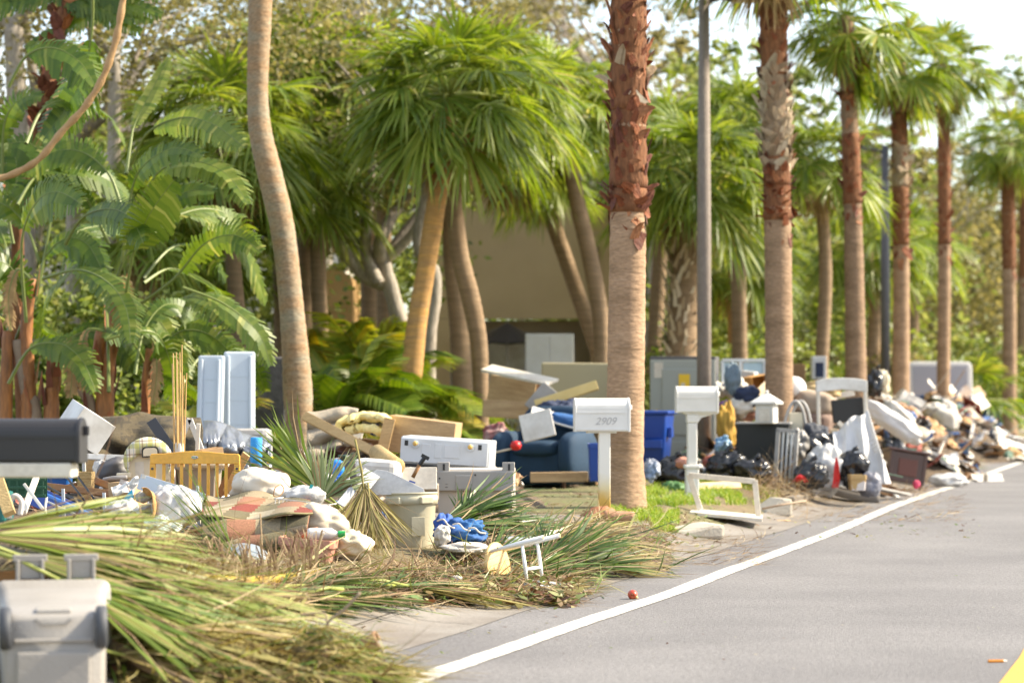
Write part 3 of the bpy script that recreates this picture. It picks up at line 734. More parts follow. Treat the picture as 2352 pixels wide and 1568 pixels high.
oak('grey oak with forked limbs and thin olive leaves above the left clump', 165, 40, [(150, 250), (170, 420), (165, 600), (175, 800)], 40, OAKL, 7000, (5.2, 2.2, 1.9), (260, 60), seed=2, extra_limbs=([(165, 330, 34), (250, 250, 30), (330, 150, 24), (430, 95, 16), (560, 80, 10)], [(160, 420, 30), (90, 250, 26), (60, 60, 20), (40, -60, 14)]))
oak('thick grey oak trunk at the far left behind the bird of paradise', 45, 38, [(30, 60), (40, 250), (50, 450), (55, 700)], 60, OAKL, 4200, (2.6, 1.8, 2.0), (-10, 40), seed=3)
oak('grey oak trunk rising behind the leaning vine', 262, 38, [(262, 120), (262, 330), (250, 520), (262, 760)], 40, OAKL, 3600, (3.0, 1.8, 1.6), (420, 40), seed=4)
oak('olive-leaved oak filling the top between the two left palms', 740, 52, [(760, 240), (750, 500), (740, 760)], 40, OAKL, 9500, (5.0, 2.6, 1.7), (780, -10), seed=5, shell=.25)
oak('twisted grey oak forking behind the golden leaning trunk', 905, 40, [(880, 600), (905, 690), (935, 800), (965, 900)], 46, OAKL, 2600, (2.2, 1.4, 1.0), (880, 330), seed=6, depth=2, extra_limbs=([(900, 650, 40), (850, 640, 34), (800, 590, 30), (760, 530, 26), (735, 470, 18)], [(880, 620, 36), (872, 560, 34), (905, 490, 32), (960, 430, 28), (985, 380, 20)], [(870, 650, 30), (840, 580, 28), (845, 480, 28), (850, 380, 24)]))
oak('grey tree trunk standing just behind the golden leaning trunk', 985, 39, [(985, 420), (960, 560), (1000, 640), (985, 800)], 34, OAKL, 900, (1.2, 1, .8), (980, 300), seed=16, depth=1)
oak('bare storm-stripped tree with twigs against the sky right of the lamp post', 1490, 62, [(1480, 300), (1500, 600), (1490, 850)], 34, OAKL, 2000, (4.4, 2, 2.6), (1600, 170), seed=7, depth=4, shell=.2, tb=.15)
far = [('olive tree mass behind the second and third fan palms', 1830, 75, 5200, (6.0, 3, 4.2), 700), ('pale olive tree behind the third fan palm', 1960, 82, 5200, (6, 3, 4.5), 680), ('dry brown-green tree behind the fifth fan palm', 2170, 88, 5600, (6, 3, 4.4), 640), ('dry brown-green tree under the sixth fan palm', 2290, 95, 5600, (7, 3, 5.0), 640), ('tall olive tree at the right edge behind the last palms', 2420, 100, 4200, (6, 3, 6.5), 560), ('green tree behind the lamp post and refrigerator', 1620, 64, 5400, (5, 3, 3.6), 640), ('green tree behind the nearest fan palm', 1470, 66, 4800, (4.6, 3, 3.4), 560), ('dark tree behind the garage roof', 1200, 72, 4600, (6, 3, 3.6), 330), ('olive tree far behind the big full crown', 960, 70, 5200, (6, 3, 3.2), 180), ('dark green tree behind the bird of paradise clump', 420, 48, 4600, (4.4, 2, 3.0), 480), ('dark green tree behind the pale curved trunk', 640, 47, 4200, (3.4, 2, 2.6), 620), ('leafy tree low at the far left', 60, 46, 4200, (3.4, 2, 2.8), 600)]
for i, (lab, u, D, n, cr_, v) in enumerate(far):
    oak(lab, u, D, [(u + 10, v + 40), (u, (v + 880) / 2), (u, 880)], 24 if D > 60 else 30, OAKL if i in (1, 2, 3, 7, 8) else BUSHL, int(n * 1.7), cr_, (u, v), .25 if D > 60 else .17, 20 + i, .15, 'background_tree', group='trees behind the yards')
def shrub(label, u, D, rad, n, size, lm, seed, v=None, name='shrub', tb=0.0):
    rng = random.Random(seed); g = base(u, D); t = thing(name, label, 'shrub', g)
    b = MB()
    for i in range(7): limbs(b, V((rng.uniform(-.2, .2), 0, 0)), V((rng.uniform(-.7, .7), rng.uniform(-.5, .5), 1)).normalized(), rad[2] * .7, .02, 1, rng, [])
    b.build('stem', BARKG, t)
    b = MB(); leaf_cloud(b, (0, 0, rad[2] * .9), rad, n, size, rng, shell=.1, tb=tb); o = b.build('foliage', lm, t); o['kind'] = 'stuff'
for i, (lab, u, D, rad, n, sz, lm) in enumerate([
    ('bright green bush beside the kinked palm trunk', 1075, 38, (.45, .4, .55), 900, .09, BUSHL), ('dark hedge bush behind the refrigerator', 1650, 50, (2.6, 1, 1.3), 2600, .12, BUSHL), ('olive bush behind the window sash and black cabinet', 1740, 56, (3.0, 1, 1.5), 2600, .13, BUSHL), ('low bush behind the white chair', 1900, 60, (2.8, 1, 1.4), 2400, .13, OAKL), ('green bush behind the far lamp post', 2040, 64, (2.6, 1, 1.5), 2400, .13, BUSHL), ('bush behind the grey mattress', 2200, 74, (3.2, 1, 1.6), 2400, .14, BUSHL), ('bush at the right edge beyond the young palm', 2330, 80, (3.6, 1, 1.8), 2400, .14, OAKL), ('half-bare bush with pale twigs in front of the garage', 1250, 44, (.9, .5, .75), 700, .08, OAKL), ('dark bush below the bird of paradise leaves', 430, 33, (1.0, .6, .6), 1800, .1, BUSHL), ('dark low bush at the far left edge', 30, 33, (1.4, .6, .8), 1800, .1, BUSHL), ('dark bush between the orange stems', 180, 31.5, (1.2, .5, .9), 2200, .1, BUSHL), ('tall dark bush behind the plant stems at left', 110, 34, (1.6, .6, 1.5), 3000, .11, BUSHL), ('tall dark bush right of the plant stems', 330, 34, (1.5, .6, 1.4), 3000, .11, BUSHL), ('dark bush behind the tan shed wall', 640, 42, (1.4, .6, 1.0), 2200, .1, BUSHL), ('hedge beside the nearest fan palm', 1500, 46, (1.2, .6, 1.3), 2200, .11, BUSHL)]):
    shrub(lab, u, D, rad, int(n * 1.5), sz * 1.25, lm, 40 + i)

# far-off wood closing the view between the trunks
rng = random.Random(9); b = MB()
for i in range(46):
    u = 1150 + i * 34; D = 118 + rng.uniform(-10, 10); c = P(u, rng.uniform(560, 860), D); leaf_cloud(b, c, (4.2, 3, 3.4), 460, .42, rng, 30, .1, rng.uniform(-.15, .1))
for i in range(30):
    u = -100 + i * 42; D = 84 + rng.uniform(-6, 6); c = P(u, rng.uniform(480, 880), D); leaf_cloud(b, c, (3.6, 2, 3.2), 420, .32, rng, 30, .1, rng.uniform(-.3, -.05))
kind(b.build('distant_wood', BUSHL), 'stuff', 'far-off mass of olive green trees behind the yards')
def areca_mesh(e, sd_, L=1.3):
    key = ('areca', e, sd_)
    if key in FAN: return FAN[key]
    rng = random.Random(e * 3 + sd_ * 17 + 400); b = MB(); el = R(e); dr = V((math.cos(el), 0, math.sin(el))); N = 26
    pts = [dr * (L * t) - Z * (.45 * L * t ** 2.2) for t in [i / N for i in range(N + 1)]]
    b.m = 1; b.tube(pts[::3] + [pts[-1]], [.013 * (1 - .8 * i / 10) for i in range(len(pts[::3]) + 1)], 5, False); b.m = 0
    t0 = rng.uniform(.2, .85)
    for i in range(7, N):
        tg = (pts[i+1] - pts[i]).normalized(); l = L * .42 * math.sin(math.pi * (i - 5) / (N - 3)) ** .6
        for sg in (-1, 1):
            for h in (0, .5):
                p = pts[i].lerp(pts[i+1], h); d = (V((0, sg, 0)) + tg * .8 + Z * .35).normalized(); ll = l * rng.uniform(.85, 1.1)
                b.tint = min(1, max(0, rng.gauss(t0, .15)))
                b.strip([p, p + d * ll * .5, p + d * ll * .95 - Z * ll * .28], [.012, .028, .004], tg)
    FAN[key] = b.mesh('frond', [ARECA, PETI]); return FAN[key]
def areca(label, u, D, n, sc, seed, hmin=20, hmax=85, dead=0):
    rng = random.Random(seed); g = base(u, D); t = thing('areca_palm', label, 'palm shrub', g)
    b = MB()
    for i in range(6): b.tube([V((rng.uniform(-.15, .15), rng.uniform(-.15, .15), 0)), V((rng.uniform(-.3, .3), rng.uniform(-.2, .2), .6 * sc))], [.035, .025], 6)
    b.build('stem', PETI, t)
    for i in range(n):
        e = int(rng.uniform(hmin, hmax) / 15) * 15
        o = mkobj('frond', areca_mesh(e, i % 3), t, loc=(rng.uniform(-.25, .25), rng.uniform(-.2, .2), rng.uniform(.2, .6) * sc), rot=(rng.uniform(-.15, .15), rng.uniform(-.15, .15), rng.uniform(0, 6.28)))
        k = sc * rng.uniform(.8, 1.15); o.scale = (k, k, k)
areca('yellow-green areca palm shrub right of the pale curved trunk', 770, 34, 30, 1.45, 1)
areca('areca palm shrub left of the golden leaning trunk base', 850, 35, 30, 1.35, 2)
areca('taller areca palm shrub with a pale sunlit frond in the middle of the yard', 820, 37, 26, 1.8, 3)
areca('areca palm fronds growing against the golden trunk base', 975, 34.5, 12, .85, 4, 10, 60)
areca('areca palm tucked under the bird of paradise leaves', 470, 31, 18, 1.0, 5)
areca('areca palm shrub behind the golden trunk', 905, 39, 20, 1.5, 6)
areca('areca palm low beside the dark fridge mattress', 720, 36, 22, 1.4, 7)
# ------------------------------------------------------------------ house behind the palms
STUC = mat('beige_stucco', (.50, .375, .205), .9, (.40, .29, .15), .8, .6, bump=.5, bs=50)
STUC2 = mat('orange_tan_stucco', (.62, .38, .17), .9, (.55, .33, .14), 1.2, .5, bump=.4, bs=50)
ROOF = mat('pale_roof_tile', (.52, .40, .33), .8, (.36, .25, .19), 3, .6)
INTER = mat('garage_interior', (.55, .52, .47), .9, (.4, .37, .33), 2, .5)
HD = 51.0
hb = base(1200, HD); hz = .28
t = thing('house', 'beige stucco house with an open garage behind the palm trunks', 'house', V((0, HD, hz)))
def hx(u): return px(u - CU, HD)
def hv(v): return EYE - px(v - HV, HD) - hz
b = MB()
zt, zb = hv(500), hv(732)
b.box(((hx(985) + hx(1420)) / 2, 0, (zt + zb) / 2), (hx(1420) - hx(985), .3, zt - zb))
b.box((hx(985) + .2, 0, zb / 2 - .01), (.5, .34, zb)); b.box((hx(1395), 0, zb / 2 - .01), (.7, .34, zb))
gx0, gx1 = hx(940), hx(1460); mid = hx(1240)
b.add([V((gx0 + .4, -.15, zt)), V((gx1 - .4, -.15, zt)), V((mid, -.15, zt + 1.3)), V((gx0 + .4, .15, zt)), V((gx1 - .4, .15, zt)), V((mid, .15, zt + 1.3))], [(0, 1, 2), (5, 4, 3), (0, 2, 5, 3), (1, 4, 5, 2)])
b.box((hx(1000), 4, zt / 2), (.25, 7.6, zt)); b.box((hx(1405), 4, zt / 2), (.25, 7.6, zt))
b.build('wall', STUC, t)
b = MB(); b.box((hx(1200), 1.6, zb / 2), (hx(1410) - hx(990), .2, zb)); b.build('back_wall', INTER, t)
b = MB(); b.beam(V((mid, -.5, zt + 1.42)), V((gx0, -.5, zt + .02)), .1, .18, (0, 1, 0)); b.beam(V((mid, -.5, zt + 1.42)), V((gx1, -.5, zt + .02)), .1, .18, (0, 1, 0)); b.build('fascia', OFFW, t)
tile = MB(); tile.box((0, 0, 0), (.42, .3, .03)); tme = tile.mesh('roof_tile', ROOF)
b = MB()
for sg, ex in ((-1, gx0), (1, gx1)):
    b.add([V((mid, -.6, zt + 1.5)), V((mid, 8, zt + 1.5)), V((ex, 8, zt + .1)), V((ex, -.6, zt + .1))], [(0, 1, 2, 3)] if sg > 0 else [(3, 2, 1, 0)])
rf = b.build('roof', ROOF, t)
for sg, ex in ((-1, gx0), (1, gx1)):
    sl = math.atan2(1.4, abs(ex - mid)); L = math.hypot(1.4, ex - mid)
    for i in range(int(L / .4)):
        for j in range(3):
            f = (i + .5) / int(L / .4)
            o = mkobj('roof_tile', tme, rf, loc=(mid + (ex - mid) * f, -.45 + j * .32, zt + 1.55 - 1.4 * f + .02), rot=(0, sg * sl, 0))
b = MB(); b.box((hx(1150), 1.45, zb * .45), (1.0, .06, zb * .85)); b.build('white_door', WHITE, t, bevel=.01)
b = MB(); b.tube([V((hx(1366), -.2, zb + .6)), V((hx(1366), -.2, zb + 1.5))], .09, 8); b.tube([V((hx(1366), -.2, zb + .6)), V((hx(1380), -.2, zb + .2)), V((hx(1392), -.2, zb))], .09, 8); b.build('downpipe', WOODD, t)
# things in the open garage mouth
um = thing('garden_umbrella', 'black open umbrella canopy standing in the garage mouth', 'umbrella', V((px(1165 - CU, 50), 50, .28)))
b = MB(); zc = EYE - px(740 - HV, 50) - .28
for k in range(8):
    a0, a1 = k * math.pi / 4, (k + 1) * math.pi / 4
    b.add([V((0, 0, zc)), V((math.cos(a0) * .85, math.sin(a0) * .85, zc - .45)), V((math.cos((a0+a1)/2) * .78, math.sin((a0+a1)/2) * .78, zc - .42)), V((math.cos(a1) * .85, math.sin(a1) * .85, zc - .45))], [(0, 1, 2, 3)])
b.build('canopy', BLACKP, um); b = MB(); b.tube([V((0, 0, 0)), V((0, 0, zc))], .02, 6); b.build('pole', GREYP, um)
wb = thing('wardrobe', 'white wardrobe standing outside the garage behind the half-bare bush', 'cabinet', V((px(1262 - CU, 45), 45, .28)))
b = MB(); b.box((0, 0, 1.15), (.9, .5, 2.3)); b.build('carcass', MAILW, wb, bevel=.015)
for sx in (-.25, .25): b = MB(); b.box((sx * .85, -.262, 1.15), (.42, .02, 2.2)); b.build('door', MAILW, wb, bevel=.006)
sh = thing('garden_shed', 'orange tan stucco shed with arched front behind the pale curved trunk', 'shed', V((px(762 - CU, 46), 46, .28)))
b = MB(); W = px(96, 46) / 2; H = EYE - px(620 - HV, 46) - .28
pf = [(-W, 0), (W, 0)] + [(W * math.cos(a), H - W * .6 + W * .6 * math.sin(a)) for a in [k * math.pi / 10 for k in range(11)]]
b.extrude(pf, 0, 2.4); b.build('wall', STUC2, sh)
b = MB(); b.box((-.25, -.03, 1.0), (.04, .05, 2.0)); b.box((.25, -.03, 1.0), (.04, .05, 2.0)); b.build('door_trim', STUC, sh)
bl = thing('neighbour_house', 'pale pink house roof glimpsed through leaves at the upper left', 'house', V((px(430 - CU, 66), 66, .28)))
b = MB(); b.box((0, 0, 4), (9, 5, 8)); b.build('wall', OFFW, bl); b = MB(); b.box((0, 0, 8.2), (10, 6, .4)); b.build('roof', ROOF, bl)
for k in range(4): b = MB(); b.box((-3.2 + k * 2.1, -2.52, 5.6), (1.0, .06, 1.5)); w_ = b.build('window', DARKGREY, bl)
# lamp posts
POLE = mat('concrete_pole', (.23, .19, .165), .85, (.30, .26, .22), 8, .5, bump=.5, bs=80, fine=(60, .2))
def lamp(label, u, D, topv, side=1, w=33, m=POLE):
    g = base(u, D); h = EYE - px(topv - HV, D) - g.z
    t = thing('street_lamp', label, 'street lamp', g)
    b = MB(); b.lathe([(px(w, D) / 2, -.1), (px(w, D) / 2 * .98, h * .5), (px(w, D) / 2 * .72, h)], 20); b.build('pole', m, t, True)
    b = MB(); b.tube([V((0, 0, h - .15)), V((side * .25, 0, h - .08)), V((side * .5, 0, h - .1))], .03, 8); b.build('arm', DARKGREY, t)
    b = MB(); b.box((side * .72, 0, h - .06), (.72, .34, .12)); hd = b.build('lamp_head', DARKGREY, t, bevel=.03)
    b = MB(); b.box((side * .72, 0, h - .128), (.58, .26, .012)); b.build('lens', OFFW, hd)
lamp('near tall concrete street lamp beside the second white mailbox', 1617, 36, -16)
lamp('far slim dark street lamp beside the fourth fan palm', 2033, 55, 335, -1, 22, DARKGREY)
# ------------------------------------------------------------------ small builders for the debris
def obox(name, label, cat, u0, v0, u1, v1, D, dep, m, yaw=0, roll=0, pitch=0, bevel=.01, group=None):
    """solid block whose front face fills the frame rectangle at depth D"""
    c = P((u0 + u1) / 2, (v0 + v1) / 2, D) + V((0, dep / 2, 0)); b = MB(); b.box((0, 0, 0), (px(u1 - u0, D), dep, px(v1 - v0, D)))
    o = b.build(name, m, bevel=bevel, loc=c, rot=(R(pitch), R(roll), R(yaw))); return tag(o, label, cat, group)
def board(name, label, cat, a, c, w, t_, m, up=(0, -1, .3), bevel=.004, group=None):
    """plank between two (u, v, D) points"""
    A, B = P(*a), P(*c); b = MB(); b.beam(V((0, 0, 0)), B - A, w, t_, up)
    return tag(b.build(name, m, bevel=bevel, loc=A), label, cat, group)
def rod(name, label, cat, pts, r_, m, n=10, group=None):
    ps = [P(*p) for p in pts]; b = MB(); b.tube([p - ps[0] for p in (smooth_path(ps, 5) if len(ps) > 2 else ps)], r_, n)
    return tag(b.build(name, m, smooth=True, loc=ps[0]), label, cat, group)
def sack(name, label, cat, u, v, D, w, h, m, seed=1, dep=None, crump=.3, amp=.2, pw=2.3, roll=0, yaw=0, group=None, knot=False, nu=44, nv=28, freq=1.7):
    """crumpled bag or bundle centred on a frame point, sizes in frame pixels"""
    W, H = px(w, D) / 2, px(h, D) / 2; dd = (dep or (W + H)) / 2 * .9
    c = P(u, v, D); b = MB(); b.ball((0, 0, 0), (W, dd, H), nu, nv, pw, amp * 1.1, freq * .9, seed, crump * .9)
    if knot:
        b.tube([V((0, 0, H * .8)), V((.01, 0, H * 1.05)), V((.04, 0, H * 1.25)), V((.09, 0, H * 1.32))], [W * .3, W * .1, W * .14, W * .2], 9, True, .25)
    return tag(b.build(name, m, smooth=True, loc=c, rot=(0, R(roll), R(yaw))), label, cat, group)
def cushion(name, label, cat, u, v, D, w, h, dep, m, roll=0, yaw=0, pitch=0, seed=1, pw=3.2, amp=.08):
    W, H = px(w, D) / 2, px(h, D) / 2; b = MB(); b.ball((0, 0, 0), (W, dep / 2, H), 44, 26, pw, amp * 1.2, 1.5, seed, .16)
    return tag(b.build(name, m, smooth=True, loc=P(u, v, D), rot=(R(pitch), R(roll), R(yaw))), label, cat)
def carton(name, label, cat, u0, v0, u1, v1, D, dep, m, yaw=0, roll=0, pitch=0, th=.012, open_='top', inner=None, group=None):
    """open box of separate panels"""
    w, h = px(u1 - u0, D), px(v1 - v0, D); t = thing(name, label, cat, P((u0 + u1) / 2, (v0 + v1) / 2, D) + V((0, dep / 2, 0)), (R(pitch), R(roll), R(yaw)), group)
    pan = {'front': ((0, -dep/2, 0), (w, th, h)), 'back': ((0, dep/2, 0), (w, th, h)), 'left': ((-w/2 + th/2, 0, 0), (th, dep - th, h)), 'right': ((w/2 - th/2, 0, 0), (th, dep - th, h)), 'bottom': ((0, 0, -h/2 + th/2), (w - 2*th, dep - th, th)), 'top': ((0, 0, h/2 - th/2), (w - 2*th, dep - th, th))}
    for k, (c, sz) in pan.items():
        if k == open_: continue
        b = MB(); b.box(c, sz); b.build('panel', m, t, bevel=.003)
    return t
def text_mesh(s_, size, m, parent, loc, rot, shear=0.0, ext=.001, name='number'):
    cu = bpy.data.curves.new('lettering', 'FONT'); cu.body = s_; cu.size = size; cu.shear = shear; cu.extrude = ext; cu.align_x = 'CENTER'; cu.align_y = 'CENTER'
    to = bpy.data.objects.new('lettering_tmp', cu); col.objects.link(to)
    dg = bpy.context.evaluated_depsgraph_get(); me = bpy.data.meshes.new_from_object(to.evaluated_get(dg))
    bpy.data.objects.remove(to); me.materials.clear(); me.materials.append(m)
    return mkobj(name, me, parent, loc=loc, rot=rot)
def dome(w, h, n=12):                                # mailbox end profile: upright sides, round top
    r_ = w / 2; return [(-r_, 0), (r_, 0)] + [(r_ * math.cos(a), h - r_ + r_ * math.sin(a)) for a in [math.pi * k / n for k in range(n + 1)]]

# ------------------------------------------------------------------ mailboxes
def mailbox(label, g, yaw, L, W, H, zb, m, postf, number=None, flag=True, shade=None):
    t = thing('mailbox', label, 'mailbox', g, (0, 0, yaw))
    M = Matrix.Rotation(R(90), 3, 'Z')
    b = MB(); b.extrude(dome(W, H), -L / 2, L / 2, M, (0, 0, zb)); body = b.build('body', m, t, bevel=.008)
    b = MB(); b.extrude(dome(W + .02, H + .012), -.012, .012, M, (L / 2 + .005, 0, zb - .006)); dr = b.build('door', m, t, bevel=.006)
    b = MB(); b.box((L / 2 + .03, 0, zb + H * .72), (.03, .03, .05)); b.build('latch', m, dr, bevel=.006)
    b = MB(); b.extrude(dome(W + .012, H + .008), -.008, .008, M, (-L / 2, 0, zb - .004)); b.build('rim', m, t, bevel=.004)
    b = MB(); b.box((0, -W / 2 - .003, zb + H * .56), (L * .98, .006, .008)); b.box((0, -W / 2 - .003, zb + .02), (L * .98, .006, .01)); b.build('ridge', m, body)
    postf(t, zb)
    if number: text_mesh(number, .105, mat('number_grey', (.42, .41, .4), .5), body, (.03, -W / 2 - .002, zb + H * .3), (R(90), 0, 0), .35)
    return t
RUST = mat('rust_stained_white', (.76, .74, .68), .5)
n_, l_, b_ = nodes_of(RUST)                            # ochre sprinkler stain rising up the post
tcn = n_.new('ShaderNodeTexCoord'); sx = n_.new('ShaderNodeSeparateXYZ'); l_.new(tcn.outputs['Object'], sx.inputs[0])
no = n_.new('ShaderNodeTexNoise'); no.inputs['Scale'].default_value = 7; l_.new(tcn.outputs['Object'], no.inputs['Vector'])
ad = n_.new('ShaderNodeMath'); ad.operation = 'MULTIPLY_ADD'; ad.inputs[1].default_value = .16; l_.new(no.outputs['Fac'], ad.inputs[0]); l_.new(sx.outputs['Z'], ad.inputs[2])
rp = n_.new('ShaderNodeValToRGB'); e = rp.color_ramp.elements; e[0].position = .06; e[0].color = (.42, .19, .02, 1); e[1].position = .48; e[1].color = (.76, .74, .68, 1)
k = e.new(.2); k.color = (.62, .38, .08, 1); k = e.new(.34); k.color = (.72, .62, .38, 1)
l_.new(ad.outputs[0], rp.inputs[0]); l_.new(rp.outputs[0], b_.inputs['Base Color'])
def post1(t, zb):
    b = MB(); b.box((.03, 0, zb / 2 - .03), (.115, .115, zb + .04)); b.build('post', RUST, t, bevel=.008)
    b = MB(); b.box((.0, 0, zb - .008), (.30, .12, .02)); b.build('bracket', MAILW, t, bevel=.004)
g = gnd(1381, 1178); g1 = g.copy()
D1 = g.y
mailbox('white mailbox reading 2909 on a post with ochre stained foot, before the nearest palm', g, R(4), px(122, D1), .20, px(76, D1), px(188, D1) , MAILW, post1, '2909')
b = MB(); b.ball((0, 0, 0), (.17, .12, .06), 18, 10, 2, .4, 2, 4, .3); tag(b.build('palm_boot', mat('husk', (.24, .09, .05), .7, (.36, .17, .06), 4, .7, bump=.4, bs=25), smooth=True, loc=gnd(1372, 1190) + V((0, 0, .05)), rot=(0, R(-12), R(20))), 'brown curled palm boot lying at the foot of the 2909 post', 'palm husk')
def post2(t, zb):
    x0 = -.05
    for z0, z1, w in ((-.05, .05, .165), (.05, .34, .15), (.34, .385, .185), (.385, zb - .12, .115), (zb - .12, zb - .02, .135)):
        b = MB(); b.box((x0, 0, (z0 + z1) / 2), (w, w, z1 - z0)); b.build('post', MAILW, t, bevel=.012)
    b = MB(); b.extrude([(-.14, zb - .02), (.24, zb - .02), (.26, zb), (-.17, zb)], -.07, .07); b.build('bracket', MAILW, t, bevel=.006)
    b = MB(); b.extrude([(.0, zb - .14), (.06, zb - .06), (.2, zb - .02), (.0, zb - .02)], -.04, .04); b.build('brace', MAILW, t, bevel=.004)
g = gnd(1599, 1142); D2 = g.y
mailbox('second white mailbox, plain, on a stepped white pedestal post by the lamp post', g, R(3), px(92, D2), .19, px(60, D2), px(195, D2), MAILW, post2)
# near black mailbox cut by the left edge
def post3(t, zb):
    b = MB(); b.box((-.235, 0, zb / 2 - .12), (.1, .1, zb + .1)); b.build('post', WHITE, t, bevel=.008)
    b = MB(); b.box((-.05, 0, zb - .042), (.56, .16, .078)); b.build('support_arm', OFFW, t, bevel=.01)
MBX = mat('charcoal_enamel', (.022, .021, .023), .42, (.035, .033, .033), 3, .4)
D3 = 12.6
p3_ = P(72, 1060, D3); gz = hgt(offs(p3_)); g = V((p3_.x, D3, gz))
mailbox('blurred charcoal mailbox on a white arm at the left edge of the picture', g, R(-3), .52, .17, .225, p3_.z - gz, MBX, post3)

# ------------------------------------------------------------------ tan wheeled cart lying on its front, bottom left
CART = mat('tan_cart_plastic', (.315, .295, .27), .45, (.24, .22, .195), 3, .6, bump=.15, bs=60)
g = base(123, 11.0); g.z += .005
t = thing('wheeled_trash_cart', 'tan wheeled trash cart lying on its front with its base to the road', 'trash cart', g, (0, 0, R(11)))
W0, H0 = .455, .43                                     # base end, then flares to the rim 1.0 m further back
def ring(w, h, y, z0, r_=.05, n=4):
    out = []
    for cx, cz, a0 in ((w/2 - r_, z0 + r_, -90), (w/2 - r_, z0 + h - r_, 0), (-w/2 + r_, z0 + h - r_, 90), (-w/2 + r_, z0 + r_, 180)):
        for k in range(n + 1): a = R(a0 + 90 * k / n); out.append(V((cx + r_ * math.cos(a), y, cz + r_ * math.sin(a))))
    return out
b = MB(); rs_ = [ring(W0 - .04, H0 - .04, 0, .02), ring(W0, H0, .03, 0), ring(W0 + .03, H0 + .02, .4, 0), ring(W0 + .07, H0 + .05, .92, 0), ring(W0 + .11, H0 + .08, .93, -.0), ring(W0 + .11, H0 + .08, 1.0, 0)]
n = len(rs_[0]); b.add([p for r_ in rs_ for p in r_], [(i*n+k, i*n+(k+1) % n, (i+1)*n+(k+1) % n, (i+1)*n+k) for i in range(len(rs_)-1) for k in range(n)] + [tuple(range(n-1, -1, -1))])
body = b.build('body', CART, t, True)
b = MB(); b.box((0, -.012, .14), (.33, .03, .24)); b.box((0, -.008, .31), (.36, .02, .02)); b.build('base_panel', CART, body, bevel=.015)
b = MB(); b.box((0, .10, H0 + .008), (.16, .14, .02)); b.build('foot_hold', CART, body, bevel=.008)
b = MB()
b.extrude([(-.085, H0 - .02), (-.06, H0 - .05), (.06, H0 - .05), (.085, H0 - .02), (.07, H0 - .02), (.05, H0 - .038), (-.05, H0 - .038), (-.07, H0 - .02)], -.01, .02); b.build('grip_rib', CART, body)
b = MB(); b.tube([V((-.2, .05, .335)), V((.2, .05, .335))], .012, 8); b.build('axle', STEEL, t)
TYRE = mat('grey_rubber', (.05, .055, .065), .6, (.08, .08, .085), 6, .5)
for sx_ in (-1, 1):
    M = Matrix.Rotation(R(90), 3, 'Y'); b = MB(); b.lathe([(.03, -.022), (.085, -.026), (.098, -.018), (.098, .018), (.085, .026), (.03, .022)], 28, (sx_ * .215, .03, .365), M); w_ = b.build('wheel', TYRE, t, True)
    b = MB(); b.lathe([(.0, -.028), (.028, -.028), (.028, .028), (.0, .028)], 16, (sx_ * .215, .03, .365), M, False); b.build('hub', DARKGREY, w_)
for cx in (-.11, .14):                                 # hinge handles at the far end
    b = MB()
    for q in (-.06, .06): b.box((cx + q, 1.04, H0 + .11), (.02, .03, .14))
    b.box((cx, 1.05, H0 + .185), (.17, .035, .035)); b.box((cx, 1.045, H0 + .13), (.1, .012, .1))
    b.build('handle', CART, t, bevel=.006)
b = MB(); b.box((0, 1.03, .24), (.55, .03, .46)); b.build('lid', DARKGREY, t, bevel=.01)

# ------------------------------------------------------------------ debris mound under the near pile
MOUND = mat('mound_litter', (.13, .09, .055), .95, (.06, .045, .03), 5, .8, bump=1, bs=18, fine=(25, .4))
def mound(name, cu, D, w, dep, h, label, seed=0, m=None):
    c = base(cu, D); b = MB()
    def fn(a, c_):
        x = (a - .5) * 2; y = (c_ - .5) * 2; r_ = math.hypot(x, y)
        p = V((c.x + x * w / 2, c.y + y * dep / 2, 0)); e = max(0, 1 - r_ ** 2) ** .8
        p.z = hgt(offs(p)) - .03 + e * h * (1 + .5 * noise.noise(V((x * 3, y * 3, seed)))) + .05 * e * noise.noise(V((x * 9, y * 9, seed)))
        return p
    b.sheet(fn, 44, 30); o = b.build(name, m or MOUND, smooth=True); kind(o, 'stuff', label); return fn
m_near = mound('debris_mound', 330, 20.8, 5.0, 4.6, .34, 'dark mixed rubbish forming the body of the near pile', 1)
m_mid = mound('debris_mound', 880, 26, 3.6, 4.0, .5, 'dark mixed rubbish under the planks in the middle', 2)
m_sofa = mound('debris_mound', 1230, 33, 2.6, 3.6, .5, 'dark mixed rubbish behind the blue armchair', 3)
m_right = mound('debris_mound', 1800, 36.5, 3.4, 5.0, .6, 'dark mixed rubbish under the right-hand pile', 4)
m_far = mound('debris_mound', 2020, 44, 3.2, 8, .95, 'dark mixed rubbish under the far pile', 5)
m_far2 = mound('debris_mound', 2150, 56, 3.6, 10, 1.0, 'dark mixed rubbish under the farthest pile', 6)
SCRAP = mat('mixed_scrap', (.5, .5, .5), .6)
n_, l_, b_ = nodes_of(SCRAP); a = n_.new('ShaderNodeAttribute'); a.attribute_name = 'tint'; rp = n_.new('ShaderNodeValToRGB'); rp.color_ramp.interpolation = 'CONSTANT'
pal = [(.45, .28, .12), (.72, .7, .66), (.03, .03, .035), (.36, .2, .09), (.6, .52, .4), (.05, .12, .3), (.3, .29, .28), (.66, .62, .55), (.22, .12, .06), (.8, .79, .77), (.35, .1, .07), (.12, .2, .14)]
e = rp.color_ramp.elements; e[0].color = (*pal[0], 1); e[1].position = 1 / 12; e[1].color = (*pal[1], 1)
for k in range(2, 12): q = e.new(k / 12); q.color = (*pal[k], 1)
l_.new(a.outputs['Fac'], rp.inputs[0]); l_.new(rp.outputs[0], b_.inputs['Base Color'])
